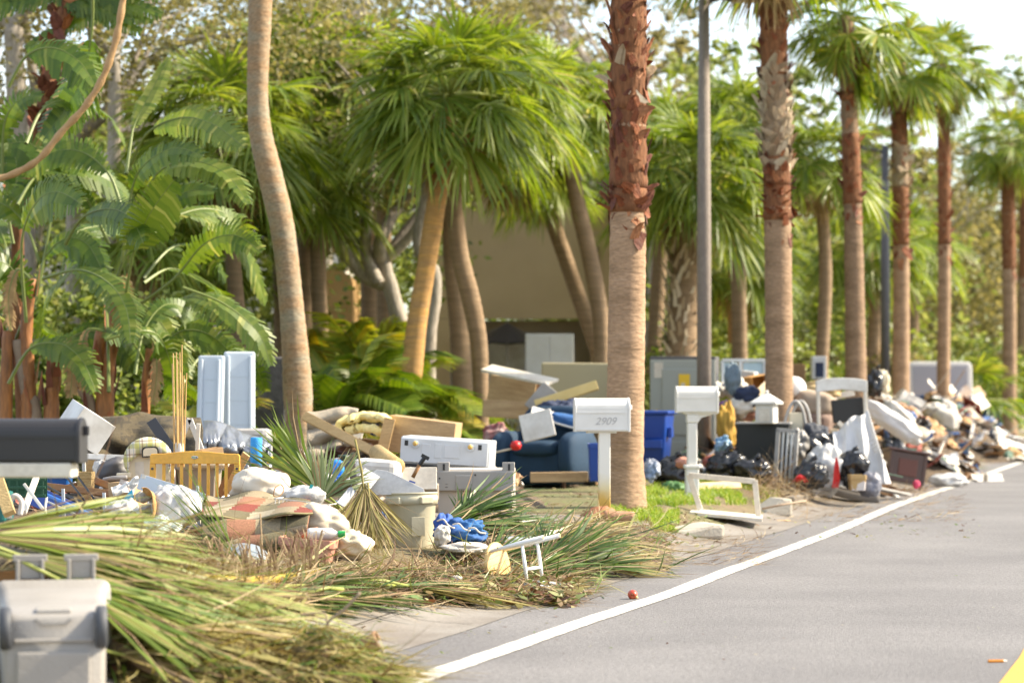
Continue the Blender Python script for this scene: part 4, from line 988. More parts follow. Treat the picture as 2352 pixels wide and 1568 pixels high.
def scraps(fn, n, label, seed, smin=.05, smax=.3):
    rng = random.Random(seed); b = MB()
    for i in range(n):
        a, c = rng.uniform(.08, .92), rng.uniform(.05, .95); p = fn(a, c); L = rng.uniform(smin, smax); b.tint = rng.random()
        k = rng.random(); rot = (rng.uniform(-.8, .8), rng.uniform(-.8, .8), rng.uniform(0, 6.28))
        if k < .45: b.box(p + V((0, 0, .03)), (L, rng.uniform(.03, .09), rng.uniform(.01, .03)), rot)
        elif k < .75:
            M = Euler(rot).to_matrix(); s0 = rng.uniform(0, 9)
            b.sheet(lambda x, y: p + M @ V(((x - .5) * L, (y - .5) * L * .8, .05 * noise.noise(V((x * 3, y * 3, s0))) + .05)), 6, 5)
        elif k < .9: b.tube([p, p + Euler(rot).to_matrix() @ V((L * 1.4, 0, .05))], rng.uniform(.006, .018), 6)
        else: b.ball(p + V((0, 0, .03)), (L * .4, L * .35, L * .25), 12, 8, 2.2, .3, 2, rng.random() * 9, .3)
    kind(b.build('small_debris', SCRAP), 'stuff', label)
scraps(m_near, 420, 'small broken scraps strewn over the near pile', 1, .04, .22)
scraps(m_mid, 200, 'small broken scraps strewn over the middle pile', 2)
scraps(m_sofa, 160, 'small broken scraps behind the blue armchair', 3)
scraps(m_right, 620, 'small broken scraps strewn over the right-hand pile', 4, .06, .5)
scraps(m_far, 520, 'small broken scraps strewn over the far pile', 5, .10, .6)
scraps(m_far2, 520, 'small broken scraps strewn over the farthest pile', 6, .12, .7)
# ------------------------------------------------------------------ near pile, back to front
FRD = mat('fridge_door_liner', (.52, .58, .64), .35, (.46, .51, .56), 2, .4)
def fridge_door(label, u0, v0, u1, v1, D, yaw):
    t = thing('refrigerator_door', label, 'refrigerator door', P((u0+u1)/2, v1, D), (R(-6), 0, R(yaw)))
    w, h = px(u1-u0, D), px(v1-v0, D)
    b = MB(); b.box((0, 0, h/2), (w, .07, h)); b.build('shell', FRD, t, bevel=.025)
    b = MB(); b.box((-w/2+.05, -.05, h/2), (.035, .035, h*.9)); b.box((w/2-.05, -.05, h/2), (.035, .035, h*.9)); b.build('liner_rib', FRD, t, bevel=.012)
    b = MB()
    for k in range(3): b.box((0, -.037, h*(.18+.27*k)), (w*.7, .006, .02))
    b.build('shelf_ridge', FRD, t)
fridge_door('left pale blue-grey refrigerator door standing beneath the bird of paradise', 450, 815, 512, 1010, 26, -8)
fridge_door('right pale blue-grey refrigerator door leaning beside the dark box spring', 514, 806, 586, 1010, 26.3, 6)
BOXSP = mat('charcoal_felt', (.085, .08, .08), .95, (.05, .048, .05), 2, .7, bump=.3, bs=30, fine=(14, .25))
obox('box_spring', 'charcoal felt-backed box spring standing behind the pale curved trunk', 'box spring', 583, 818, 655, 1060, 31.5, .22, BOXSP, yaw=6, roll=3, bevel=.03)
# brown patterned rug slung over a frame
RUGB = mat('brown_patterned_rug', (.085, .066, .036), .95, (.04, .033, .023), 9, .75, bump=.3, bs=60, sharp=1.6, fine=(60, .2))
o0 = P(320, 1000, 23)
def fn(a, c):
    u = 195 + 265 * a; top = 962 - 9 * math.exp(-((a - .47) / .09) ** 2) - 6 * math.sin(a * 3); vv = top + 130 * (c ** 1.1) * (1 - .25 * abs(a - .35))
    D = 23 - .5 * math.sin(min(1, c * 1.3) * 1.57) + .08 * math.sin(a * 14 + c * 5) + .12 * noise.noise(V((a * 5, c * 4, 3)))
    return P(u + 8 * math.sin(c * 4), vv, D) - o0
b = MB(); b.sheet(fn, 50, 26, .012)
tag(b.build('patterned_rug', RUGB, smooth=True, loc=o0), 'olive brown patterned rug slung over furniture behind the plaid high chair', 'rug')
obox('old_sofa', 'dark sofa back underneath the olive brown patterned rug', 'sofa', 205, 975, 440, 1130, 23.2, .5, DARKGREY, bevel=.05)
# white drawer unit, tilted
t = carton('drawer', 'white drawer tipped on its corner right of the charcoal mailbox', 'drawer', 140, 942, 228, 1020, 19.5, .42, WHITE, yaw=28, roll=32, pitch=10, th=.02, open_='bottom')
# white and black frame legs
def vframe(label, pts, D, w, m, name='table_frame'):
    t = thing(name, label, 'table frame', P(pts[0][0], pts[0][1], D))
    for (a, c) in zip(pts, pts[1:]):
        b = MB(); b.beam(P(*a, D) - t.location, P(*c, D) - t.location, w, w * .8, (0, 1, 0)); b.build('leg', m, t, bevel=.003)
vframe('white folded table legs making an upside-down V above the crib end', [(400, 1042), (436, 962), (466, 1040)], 20.6, .045, WHITE)
board('laminate_board', 'black laminate board slanting beside the bamboo canes', 'board', (348, 966, 20.8), (402, 1046, 20.4), .09, .025, BLACKP)
board('white_rail', 'white metal rail lying level behind the plaid high chair', 'rail', (190, 1048, 20.9), (300, 1052, 20.9), .05, .03, WHITE)
board('white_rail', 'short white upright rail under the tilted drawer', 'rail', (192, 1050, 20.8), (194, 1100, 20.8), .03, .03, WHITE)
obox('plywood_sheet', 'blond wood panel under the tilted white drawer', 'panel', 195, 1052, 236, 1082, 21, .04, WOODL)
board('wooden_stake', 'pale upright slat right of the white V-shaped legs', 'slat', (452, 1050, 20.5), (456, 972, 20.5), .035, .02, OFFW)
# plaid high chair
PLAID = mat('plaid_cloth', (.7, .66, .55), .85)
n_, l_, b_ = nodes_of(PLAID); tcn = n_.new('ShaderNodeTexCoord'); sp = n_.new('ShaderNodeSeparateXYZ'); l_.new(tcn.outputs['Object'], sp.inputs[0]); cur = None
for ax, per, wd_, ph, colr in (('X', .11, .36, 0, (.42, .42, .08)), ('Z', .11, .36, 0, (.42, .42, .08)), ('X', .11, .09, .055, (.16, .07, .04)), ('Z', .11, .09, .055, (.16, .07, .04)), ('X', .055, .1, .02, (.25, .33, .42))):
    ad = n_.new('ShaderNodeMath'); ad.operation = 'ADD'; ad.inputs[1].default_value = 10 + ph; l_.new(sp.outputs[ax], ad.inputs[0])
    md = n_.new('ShaderNodeMath'); md.operation = 'MODULO'; md.inputs[1].default_value = per; l_.new(ad.outputs[0], md.inputs[0])
    lt = n_.new('ShaderNodeMath'); lt.operation = 'LESS_THAN'; lt.inputs[1].default_value = per * wd_; l_.new(md.outputs[0], lt.inputs[0])
    ml = n_.new('ShaderNodeMath'); ml.operation = 'MULTIPLY'; ml.inputs[1].default_value = .62; l_.new(lt.outputs[0], ml.inputs[0])
    mx = n_.new('ShaderNodeMixRGB'); l_.new(ml.outputs[0], mx.inputs[0])
    if cur: l_.new(cur, mx.inputs[1])
    else: mx.inputs[1].default_value = (.70, .66, .55, 1)
    mx.inputs[2].default_value = (*colr, 1); cur = mx.outputs[0]
l_.new(cur, b_.inputs['Base Color'])
hD = 20.4
t = thing('high_chair', 'beige plastic high chair back with plaid cushion left of the crib end', 'high chair', P(345, 1150, hD), (0, R(-3), R(8)))
k_ = px(1, hD)
def arch(w, h, r_, n=10): return [(-w/2, 0), (w/2, 0)] + [(w/2 - r_ + r_ * math.cos(a), h - r_ + r_ * math.sin(a)) for a in [R(90 * k / n) for k in range(n + 1)]] + [(-w/2 + r_ + r_ * math.cos(a), h - r_ + r_ * math.sin(a)) for a in [R(90 + 90 * k / n) for k in range(n + 1)]]
b = MB(); b.extrude(arch(96 * k_, 130 * k_, 40 * k_), -.02, .05); shell = b.build('seat_back', CREAM, t, bevel=.012)
b = MB(); hw = 56 * k_; H = 147 * k_; outer = [(hw * math.cos(a) * 1.0, H - 52 * k_ + 52 * k_ * math.sin(a)) for a in [R(-25 + 230 * i / 24) for i in range(25)]]
inner = [(hw * .80 * math.cos(a), H - 74 * k_ + 38 * k_ * math.sin(a)) for a in [R(200 - 220 * i / 24) for i in range(25)]]
vs_ = []; fs = []
for i in range(25):
    ox, oz = outer[i]; ix, iz = inner[24 - i]; vs_ += [V((ox, .0, oz)), V((ox * .97, -.055, oz - .006)), V((ix, -.055, iz)), V((ix, 0, iz))]
for i in range(24):
    for j in range(4): j2 = (j + 1) % 4; fs.append((i*4+j, i*4+j2, (i+1)*4+j2, (i+1)*4+j))
b.add(vs_, fs); b.build('cushion', PLAID, t, True)
b = MB(); b.extrude(arch(38*k_, 24*k_, 9*k_), -.066, -.05, None, (6*k_, 0, H - 46*k_)); hs = b.build('handle_rim', BLACKP, t)
b = MB(); b.extrude(arch(32*k_, 18*k_, 8*k_), -.072, -.06, None, (6*k_, 0, H - 43*k_)); b.build('handle_hole', CREAM, hs)
b = MB(); b.box((-44*k_, -.03, 20*k_), (18*k_, .06, 46*k_)); b.box((-56*k_, -.03, 62*k_), (34*k_, .06, 14*k_)); b.build('arm_rest', CREAM, t, bevel=.012)
b = MB(); b.box((4*k_, -.026, 48*k_), (84*k_, .012, 3*k_)); b.box((4*k_, -.026, 24*k_), (84*k_, .012, 3*k_)); b.build('moulding', CREAM, t)
b = MB(); b.box((-20*k_, -.0225, 74*k_), (20*k_, .004, 34*k_)); b.build('care_label', OFFW, shell)
# bins behind the crib
BINT = mat('taupe_bin', (.33, .28, .22), .45, (.27, .23, .18), 3, .4)
def tub(name, label, cat, u0, v0, u1, v1, D, m, taper=.85, lipm=None, dep=None, rot=(0,0,0), rim=True):
    w, h = px(u1-u0, D), px(v1-v0, D); dp = dep or w
    t = thing(name, label, cat, P((u0+u1)/2, v1, D) + V((0, dp/2, 0)), rot)
    def rg(k, z): return [V((x * k, y * k, z)) for x, y in [(w/2*sx*(1 if q else .86), dp/2*sy*(.86 if q else 1)) for sx, sy, q in ((1,-1,1),(1,1,1),(1,1,0),(-1,1,0),(-1,1,1),(-1,-1,1),(-1,-1,0),(1,-1,0))]]
    b = MB(); rs_ = [rg(taper, 0), rg(1 - (1-taper)*.15, h*.85), rg(1, h), rg(.94, h), rg(taper*.92, .03)]; n = 8
    b.add([p for r_ in rs_ for p in r_], [(i*n+k, i*n+(k+1)%n, (i+1)*n+(k+1)%n, (i+1)*n+k) for i in range(4) for k in range(n)] + [tuple(range(7,-1,-1)), tuple(range(32, 40))])
    b.build('tub', m, t, bevel=.008)
    if rim:
        b = MB(); rs_ = [rg(1.05, h-.05), rg(1.05, h+.01), rg(.98, h+.01), rg(.98, h-.05)]
        b.add([p for r_ in rs_ for p in r_], [(i*n+k, i*n+(k+1)%n, ((i+1)%4)*n+(k+1)%n, ((i+1)%4)*n+k) for i in range(4) for k in range(n)]); b.build('rim', lipm or m, t, bevel=.004)
    return t
tub('kitchen_bin', 'taupe swing-lid bin seen through the crib slats', 'bin', 404, 1066, 500, 1180, 20.7, BINT, .86)
obox('loose_bin_lid', 'cream curved bin lid showing above the taupe bin behind the crib', 'bin lid', 440, 1060, 520, 1075, 20.65, .35, CREAM, bevel=.03)
obox('storage_tote', 'pale pinkish plastic tote seen through the left crib slats', 'tote', 360, 1074, 402, 1170, 20.65, .2, mat('pinkish_plastic', (.62, .52, .46), .45), bevel=.03)
# crib end
t = thing('crib_end', 'honey wood crib end with eight slats and a hump-topped rail', 'crib', P(447, 1150, 19.7), (R(-2), 0, R(-2)))
k_ = px(1, 19.7); cz = lambda v: (1150 - v) * k_; cx = lambda u: (u - 447) * k_
pf = [(cx(344), cz(1065)), (cx(551), cz(1065)), (cx(551), cz(1046)), (cx(547), cz(1042))] + [(cx(344 + 207 * f), cz(1041.5 - 6 * math.sin(math.pi * min(1, max(0, (f - .12) / .76))) ** 1.3)) for f in [1 - q / 20 for q in range(1, 20)]] + [(cx(347), cz(1042)), (cx(344), cz(1046))]
b = MB(); b.extrude(pf, -.022, .022); b.build('top_rail', CRIB, t, bevel=.005)
b = MB(); b.box((cx(447.5), 0, cz(1052)), (.0015, .0445, 28 * k_)); b.build('rail_joint', WOODM, t)
for u in (350, 545): b = MB(); b.box((cx(u), 0, cz(1130)), (13 * k_, .04, 130 * k_)); q = b.build('post', CRIB, t, bevel=.004); b2 = MB(); b2.lathe([(0, 0), (3*k_, 0), (3*k_, .006), (1.2*k_, .006), (1.2*k_, .002), (0, .002)], 14, (cx(u), -.0205, cz(1076)), Matrix.Rotation(R(90), 3, 'X'), False); b2.build('bolt', DARKGREY, q)
for q in (710, 832, 957, 1083, 1210, 1333, 1455, 1583):
    u = (450 + q / 3.4836) / 1.7415; b = MB(); b.box((cx(u), .004, cz(1120)), (7.6 * k_, .018, 112 * k_)); b.build('slat', CRIB, t, bevel=.005)
b = MB(); b.lathe([(0, 0), (1, 0), (1, .008), (.8, .012), (0, .012)], 24, (0, 0, 0), Matrix.Rotation(R(90), 3, 'X') @ Matrix.Diagonal((.028, .013, .6)), False); o = b.build('badge', STEEL, t, loc=(cx(448), -.022, cz(1050)))
for dx, mm in ((-.014, mat('badge_green', (.1, .3, .05), .4)), (.0, mat('badge_olive', (.3, .35, .02), .4)), (.014, mat('badge_dark', (.05, .08, .05), .4))): b = MB(); b.lathe([(0, .0), (.006, 0), (.006, .004), (0, .004)], 12, (dx, -.007, 0), Matrix.Rotation(R(90), 3, 'X'), False); b.build('badge_letter', mm, o)
# bamboo canes
bc = mat('bamboo', (.58, .38, .15), .5, (.45, .27, .09), 6, .5)
t = thing('bamboo_canes', 'bundle of thin bamboo canes standing up behind the crib end', 'canes', P(412, 1075, 20.1))
for i in range(9):
    uu = 400 + i * 2.6; b = MB(); b.tube([P(uu + rnd(-1, 3), 1072, 20.1 + rnd(-.02, .03)) - t.location, P(397 + i * 3.8 + rnd(-3, 3), 795 + rnd(-8, 70), 20.1 + rnd(-.1, .1)) - t.location], [.007, .0045], 6); b.build('cane', bc, t)
b = MB(); b.lathe([(.035, 0), (.037, .05), (.034, .1)], 14, P(412, 1045, 20.1) - t.location); b.build('wrapper', mat('clear_wrap', (.6, .58, .55), .2), t)
# silver-wrapped mattress
SILV = mat('silver_plastic', (.27, .285, .31), .28, (.2, .21, .23), 3, .5, metal=.55, bump=.5, bs=7)
o0 = P(545, 1010, 22.5)
def fn(a, c):
    u = 468 + 155 * a; top = 968 + 44 * a ** 1.3 - 5 * math.sin(a * 7); vv = top + (1075 - top) * c; d = .14 * abs(math.sin(a * 9 + c * 2.5)) ** .6 + .10 * noise.noise(V((a * 6, c * 3, 1))) + .05 * abs(noise.noise(V((a * 16, c * 6, 5))))
    return P(u, vv, 22.5 - d - .35 * math.sin(min(1, c * 2.2) * 1.57)) - o0
b = MB(); b.sheet(fn, 60, 30, .01)
tag(b.build('wrapped_mattress', SILV, smooth=True, loc=o0), 'mattress wrapped in crinkled silver plastic behind the blue pool noodle', 'mattress')
obox('foam_block', 'grey foam block under the silver plastic wrap', 'foam block', 480, 985, 615, 1080, 22.6, .5, GREYP, bevel=.05)
carton('cardboard_box', 'small open cardboard box on top of the crib behind the canes', 'box', 455, 1030, 505, 1062, 20.3, .2, CARD, yaw=20, roll=-8, th=.006)
board('wood_strip', 'narrow orange wood slat leaning at the right end of the crib', 'slat', (520, 1130, 20.2), (566, 1042, 20.0), .07, .02, WOODL)
board('wood_strip', 'brown wood slat leaning inside the right crib slats', 'slat', (505, 1140, 20.4), (548, 1048, 20.3), .08, .02, WOODM)
t = thing('crib_rail', 'low honey wood crib rail section lying behind the blue pool noodle', 'crib rail', P(575, 1112, 20.3))
for u in range(560, 605, 6): b = MB(); b.box(((u - 575) * .00366, 0, .05), (.01, .012, .1)); b.build('slat', CRIB, t)
b = MB(); b.box((.02, 0, .11), (.2, .03, .03)); b.build('rail', CRIB, t, bevel=.004)
# pool noodle
o0 = P(588, 1094, 19.4); tp = P(589, 1004, 19.4) - o0
b = MB(); M = tp.to_track_quat('Z', 'Y').to_matrix(); L = tp.length; r_ = px(13.5, 19.4)
b.lathe([(r_, -.05), (r_, L - .006), (r_ * .9, L), (r_ * .35, L), (r_ * .35, L - .08), (0, L - .08)], 26, (0, 0, 0), M)
tag(b.build('pool_noodle', mat('sky_blue_foam', (.03, .28, .66), .75, (.05, .34, .72), 30, .5, bump=.3, bs=90), smooth=True, loc=o0), 'sky blue foam pool noodle standing upright at the right end of the crib', 'pool noodle')
# brown boards and black tubes at left
board('fence_board', 'rust brown board sloping from the woven basket to the high chair', 'board', (204, 1098, 20.2), (296, 1133, 19.8), .055, .03, WOODM)
board('fence_board', 'long thin brown board lying lower through the left of the pile', 'board', (80, 1113, 19.9), (296, 1138, 19.6), .055, .03, WOODM)
board('fence_board', 'short brown board end rising to the woven basket', 'board', (150, 1122, 20), (208, 1108, 20.1), .06, .025, WOODM)
for k, (a, c, r_) in enumerate((((152, 1094, 19.6), (212, 1172, 19.2), .009), ((176, 1090, 19.4), (236, 1172, 19.0), .009), ((88, 1105, 19.5), (206, 1170, 19.0), .010), ((150, 1136, 19.4), (236, 1174, 19.1), .014), ((170, 1150, 19.3), (262, 1180, 19.2), .016))):
    rod('black_pole', ['thin black pole slanting down under the white drawer', 'thin black pole slanting beside the brown board', 'long black pole crossing the left of the pile', 'thick black pole lying low beside the steel posts', 'short black pole lying behind the white bags'][k], 'pole', [a, c], r_, BLACKP, group='black poles in the near pile')
rod('blue_pole', 'bright blue flat pole slanting down behind the left steel posts', 'pole', [(82, 1126, 18.9), (214, 1185, 18.3)], .018, mat('bright_blue', (.02, .16, .55), .4))
board('blue_board', 'bright blue board lying under the blue pole', 'board', (78, 1138, 19.2), (200, 1192, 18.7), .16, .03, BLUE)
tub('blue_bin', 'blue plastic bin just right of the charcoal mailbox arm', 'bin', 95, 1085, 158, 1122, 20.2, mat('blue_tub', (.01, .1, .34), .35), .9)
WICK = mat('straw_weave', (.50, .36, .16), .8, (.33, .22, .09), 16, .7, stretch=(1, 1, 4), bump=.6, bs=40)
tub('woven_basket', 'straw woven basket showing behind the brown boards', 'basket', 177, 1086, 212, 1160, 19.95, WICK, .95)
# green crate, white metal bits, at far left under mailbox
t = thing('green_crate', 'dark green plastic grid crate under the charcoal mailbox', 'crate', P(40, 1138, 17.5), (0, 0, R(6)))
GRN = mat('dark_green_plastic', (.012, .07, .035), .4)
for k in range(7): b = MB(); b.box(((k - 3) * .06, 0, .06), (.012, .02, .12)); b.build('slat', GRN, t)
for z_ in (0, .06, .12, .21): b = MB(); b.box((0, 0, z_), (.40, .025, .018)); b.build('rail', GRN, t, bevel=.003)
b = MB(); b.box((0, .15, .1), (.40, .012, .24)); b.build('back', GRN, t)
rod('white_tube', 'white bent metal tube curling below the green crate', 'tube', [(22, 1190, 16.2), (24, 1150, 16.2), (36, 1138, 16.2), (49, 1152, 16.2), (46, 1182, 16.2)], .018, WHITE)
board('white_stake', 'pale stake leaning right of the green crate', 'stake', (54, 1176, 16.6), (84, 1094, 17.2), .04, .03, OFFW)
board('white_stake', 'thin grey white stake crossing below the green crate', 'stake', (56, 1112, 16.9), (98, 1168, 16.5), .022, .02, OFFW)
rod('white_hose', 'thin white curved rod lying in front of the blue board', 'rod', [(107, 1142, 17.8), (104, 1174, 17.7), (116, 1195, 17.6), (142, 1203, 17.6)], .010, WHITE)
rod('white_hose', 'thin straight white rod lying across the blue board', 'rod', [(110, 1152, 18.2), (206, 1196, 17.9)], .008, WHITE)
board('wicker_edge', 'tan ribbed plank end at the left edge under the mailbox', 'plank', (-8, 1092, 16.2), (22, 1180, 16.0), .08, .05, WICK)
obox('teal_tub', 'teal plastic tub at the left edge behind the tan plank', 'tub', -40, 1130, 12, 1200, 16.6, .3, mat('teal', (.01, .12, .11), .4), bevel=.02)
# vacuum part and grey hose
sack('vacuum_cleaner', 'grey and black vacuum cleaner nose left of the high chair', 'vacuum cleaner', 262, 1078, 20.6, 74, 50, DARKGREY, 4, .35, .0, .12, 3, roll=-20)
rod('ribbed_hose', 'pale grey ribbed hose beside the vacuum cleaner', 'hose', [(240, 1102, 20.2), (262, 1098, 20.1), (292, 1096, 20.1)], .022, GREYP)
sack('white_bag', 'small white bag above the brown boards', 'bag', 232, 1078, 20.9, 34, 46, BAGW, 8)
# steel U frames
t = thing('steel_frame', 'grey steel channel frame with upright posts in front of the rubbish bags', 'metal frame', P(300, 1205, 18.4))
ch = lambda u, v, D=18.4: P(u, v, D) - t.location
for (u, v0, v1, D) in ((147, 1122, 1215, 18.6), (241, 1131, 1215, 18.3), (357, 1104, 1205, 18.9), (456, 1115, 1212, 18.5)):
    b = MB()
    a, c = ch(u, v1, D), ch(u - 3, v0, D); s_ = V((px(5.4, D), 0, 0))
    b.beam(a, c, px(6, D), .004, (0, 1, 0)); b.beam(a + s_ * .5 + V((0, .015, 0)), c + s_ * .5 + V((0, .015, 0)), .003, .03, (0, 1, 0)); b.beam(a - s_ * .5 + V((0, .015, 0)), c - s_ * .5 + V((0, .015, 0)), .003, .03, (0, 1, 0)); b.build('post', GALV, t)
b = MB(); b.beam(ch(147, 1213, 18.6), ch(250, 1206, 18.3), .03, .02); b.beam(ch(357, 1205, 18.9), ch(468, 1206, 18.5), .03, .02); b.build('base_rail', GALV, t)
# whiteboard panel
t = thing('metal_sheet', 'thin grey panel with a scribbled line leaning below the crib slats', 'panel', P(393, 1128, 18.75), (R(-8), R(17), R(-4)))
b = MB(); b.box((0, 0, 0), (px(156, 18.75), .012, px(36, 18.75))); pn = b.build('sheet', GALV, t, bevel=.002)
b = MB(); pts = [V((.06 + .018 * math.sin(k * 1.1), -.0075, .05 - k * .008)) for k in range(9)]; b.tube(pts, .0018, 5); b.build('scribble', BLACKP, pn)
b = MB(); b.box((-.24, -.0075, .045), (.03, .003, .03)); b.build('sticker', OFFW, pn)
# open carton and paper at the left of the bags
carton('cardboard_box', 'open brown cardboard box with papers left of the white bags', 'box', 258, 1106, 322, 1170, 19.0, .3, CARD, yaw=-14, roll=-4, th=.008)
for k, (u, v, w_, a_) in enumerate(((292, 1118, 40, 20), (308, 1108, 30, -30), (275, 1124, 36, -15))):
    o0 = P(u, v, 18.9 - k * .05); b = MB(); s0 = k * 3.1; b.sheet(lambda x, y: V(((x - .5) * px(w_, 18.9), .04 * noise.noise(V((x * 2, y * 2, s0))), (y - .5) * px(w_ * .7, 18.9))), 8, 6)
    tag(b.build('paper_sheet', WHITE if k else mat('printed_paper', (.6, .55, .5), .8, (.3, .2, .2), 14, .6), loc=o0, rot=(R(-30), R(a_), R(10))), ['printed crumpled paper in the open cardboard box', 'white sheet of paper sticking out above the cardboard box', 'white sheet of paper lying left in the cardboard box'][k], 'paper')
b = MB(); b.add([V((0, 0, 0)), V((.09, 0, .1)), V((.10, 0, .03))], [(0, 1, 2)]); tag(b.build('blue_card', mat('cyan_card', (.03, .4, .65), .5), loc=P(277, 1152, 18.55)), 'small cyan blue triangle of card beside the white bags', 'card')
# white rubbish bags with torn brown paper
sack('rubbish_bag', 'large white rubbish bag slumped in front of the grey panel', 'bag', 398, 1165, 18.0, 120, 98, BAGW, 3, .38, .42, .2, 2.4, nu=60, nv=40)
sack('rubbish_bag', 'pale white bag slumped left of the large white one', 'bag', 285, 1190, 18.1, 86, 84, BAGW, 6, .36, .42, .2, nu=52, nv=34)
sack('rubbish_bag', 'thin greenish clear bag hanging from the large white bag', 'bag', 372, 1232, 17.75, 84, 84, mat('clear_bag', (.62, .68, .66), .25, (.4, .58, .55), 3, .5, bump=.4, bs=14, transl=.3), 9, .28, .6, .3, roll=24, nu=52, nv=34)
KRAFT = mat('kraft_paper', (.46, .27, .10), .75, (.35, .18, .06), 4, .5, bump=.4, bs=14)
o0 = P(330, 1160, 17.85)
def fn(a, c):
    th = -2.6 + 4.2 * a; r_ = px(28 + 10 * noise.noise(V((a * 4, c * 3, 2))), 17.85); return V((math.cos(th) * r_, -.1 + .16 * c + .05 * noise.noise(V((a * 6, c * 5, 8))), math.sin(th) * r_ * 1.4 * (1 - .25 * c)))
b = MB(); b.sheet(fn, 34, 10, .004); tag(b.build('paper_sack', KRAFT, smooth=True, loc=o0), 'torn brown paper sack split open beside the white bags', 'paper sack')
PLAS = mat('plaster_lumps', (.38, .35, .31), .95, (.28, .26, .23), 8, .5, bump=.6, bs=40)
for k, (u, v, w_, h_) in enumerate(((330, 1140, 40, 26), (336, 1168, 34, 20), (330, 1192, 30, 28), (346, 1206, 28, 24))):
    sack('plaster_lump', ['topmost grey plaster lump in the torn paper sack', 'second grey plaster lump from the top in the torn sack', 'third grey plaster lump from the top in the torn sack', 'lowest grey plaster lump in the torn paper sack'][k], 'plaster lump', u, v, 17.9, w_, h_, PLAS, k + 3, .1, .2, .25, nu=24, nv=16)
# wooden spool end
t = thing('wooden_spool', 'round end of a weathered wooden spool left of the white bags', 'spool', P(222, 1206, 17.9), (R(70), R(20), 0))
SPOOL = mat('weathered_wood', (.20, .15, .09), .9, (.1, .07, .045), 8, .7, bump=.5, bs=40)
b = MB(); b.lathe([(.0, 0), (px(27, 17.9), 0), (px(27, 17.9), .03), (0, .03)], 30, cap=False); b.build('disc', SPOOL, t, bevel=.004)
b = MB(); b.lathe([(.0, .031), (.022, .031), (.022, .04), (0, .04)], 14, (.02, 0, 0), cap=False); b.build('hub', BLACKP, t)
# plywood boxes in front
PLY = mat('orange_plywood', (.46, .22, .07), .6, (.33, .14, .035), 2.5, .7, stretch=(.5, 1, 5), fine=(18, .15))
obox('plywood_crate', 'orange plywood crate half hidden behind green blades left of the rug', 'crate', 262, 1232, 330, 1300, 17.5, .35, PLY, yaw=8, roll=3)
obox('plywood_crate', 'orange plywood crate under the large white bag', 'crate', 372, 1222, 436, 1296, 17.6, .4, PLY, yaw=-10)
board('blue_strip', 'dark blue strip lying on the orange plywood crate', 'strip', (404, 1226, 17.5), (424, 1224, 17.5), .03, .03, NAVY)
# checkered rug: sloping top face, then the folded front with a rolled end
RUG = mat('checkered_rug', (.5, .4, .3), .95, bump=.5, bs=130)
n_, l_, b_ = nodes_of(RUG); a = n_.new('ShaderNodeAttribute'); a.attribute_name = 'tint'; rp = n_.new('ShaderNodeValToRGB'); rp.color_ramp.interpolation = 'CONSTANT'
pal = [(.28, .225, .14), (.13, .11, .06), (.19, .042, .028), (.28, .135, .08), (.36, .31, .215), (.17, .145, .08)]
e = rp.color_ramp.elements; e[0].color = (*pal[0], 1); e[1].position = 1 / 6; e[1].color = (*pal[1], 1)
for k in range(2, 6): q = e.new(k / 6); q.color = (*pal[k], 1)
nf = n_.new('ShaderNodeTexNoise'); nf.inputs['Scale'].default_value = 90; tcn = n_.new('ShaderNodeTexCoord'); l_.new(tcn.outputs['Object'], nf.inputs['Vector'])
mr = n_.new('ShaderNodeMapRange'); mr.inputs[1].default_value = .3; mr.inputs[2].default_value = .7; mr.inputs[3].default_value = .8; mr.inputs[4].default_value = 1.2; l_.new(nf.outputs['Fac'], mr.inputs[0])
mv = n_.new('ShaderNodeVectorMath'); mv.operation = 'SCALE'; l_.new(a.outputs['Fac'], rp.inputs[0]); l_.new(rp.outputs[0], mv.inputs[0]); l_.new(mr.outputs[0], mv.inputs['Scale']); l_.new(mv.outputs[0], b_.inputs['Base Color'])
grid = [[0, 1, 0, 4, 2, 0], [2, 0, 3, 0, 1, 4], [0, 4, 2, 5, 3, 0], [3, 0, 1, 4, 0, 2], [0, 2, 0, 3, 5, 0], [4, 1, 0, 2, 0, 3]]
t = thing('checkered_rug', 'brick, sage and cream checkered rug folded in a heap at the front', 'rug', P(580, 1290, 17.9))
tl = t.location.copy()
def top(a, c):                                       # a across, c from ridge to front edge
    u = 463 + (235 + 20 * c) * a + 12 * (1 - c); ridge = 1131 + 10 * math.sin(a * 5 + 1) + 22 * max(0, a - .35) * 1.5
    ed = 1186 + 8 * math.sin(a * 4) - 4 * a
    v = ridge + (ed - ridge) * c ** 1.1 + 4 * math.sin(a * 11 + c * 3); D = 18.7 - 1.0 * c + .06 * math.sin(a * 9 + c * 4)
    return P(u, v, D) - tl
b = MB(); b.sheet(top, 42, 24, .012, lambda x, y: grid[int(y * 4.0) % 6][int(x * 4.6 + y * 1.2) % 6] / 6 + .05); b.build('top_fold', RUG, t, True)
def fr(a, c):                                        # underside folded forward, hanging
    u = 462 + (250 - 10 * c) * a; v = 1187 + 8 * math.sin(a * 4) + (88 + 12 * math.sin(a * 2.5)) * c - 40 * c * a; D = 17.72 - .12 * math.sin(c * 3.1) - .05 * math.sin(a * 6 + c * 2)
    return P(u, v, D) - tl
grid2 = [[5, 3, 0, 1, 3, 0], [1, 3, 5, 0, 2, 5], [0, 1, 0, 5, 3, 1]]
b = MB(); b.sheet(fr, 42, 18, .012, lambda x, y: grid2[int(y * 2.2) % 3][int(x * 4) % 6] / 6 + .05); b.build('front_fold', RUG, t, True)
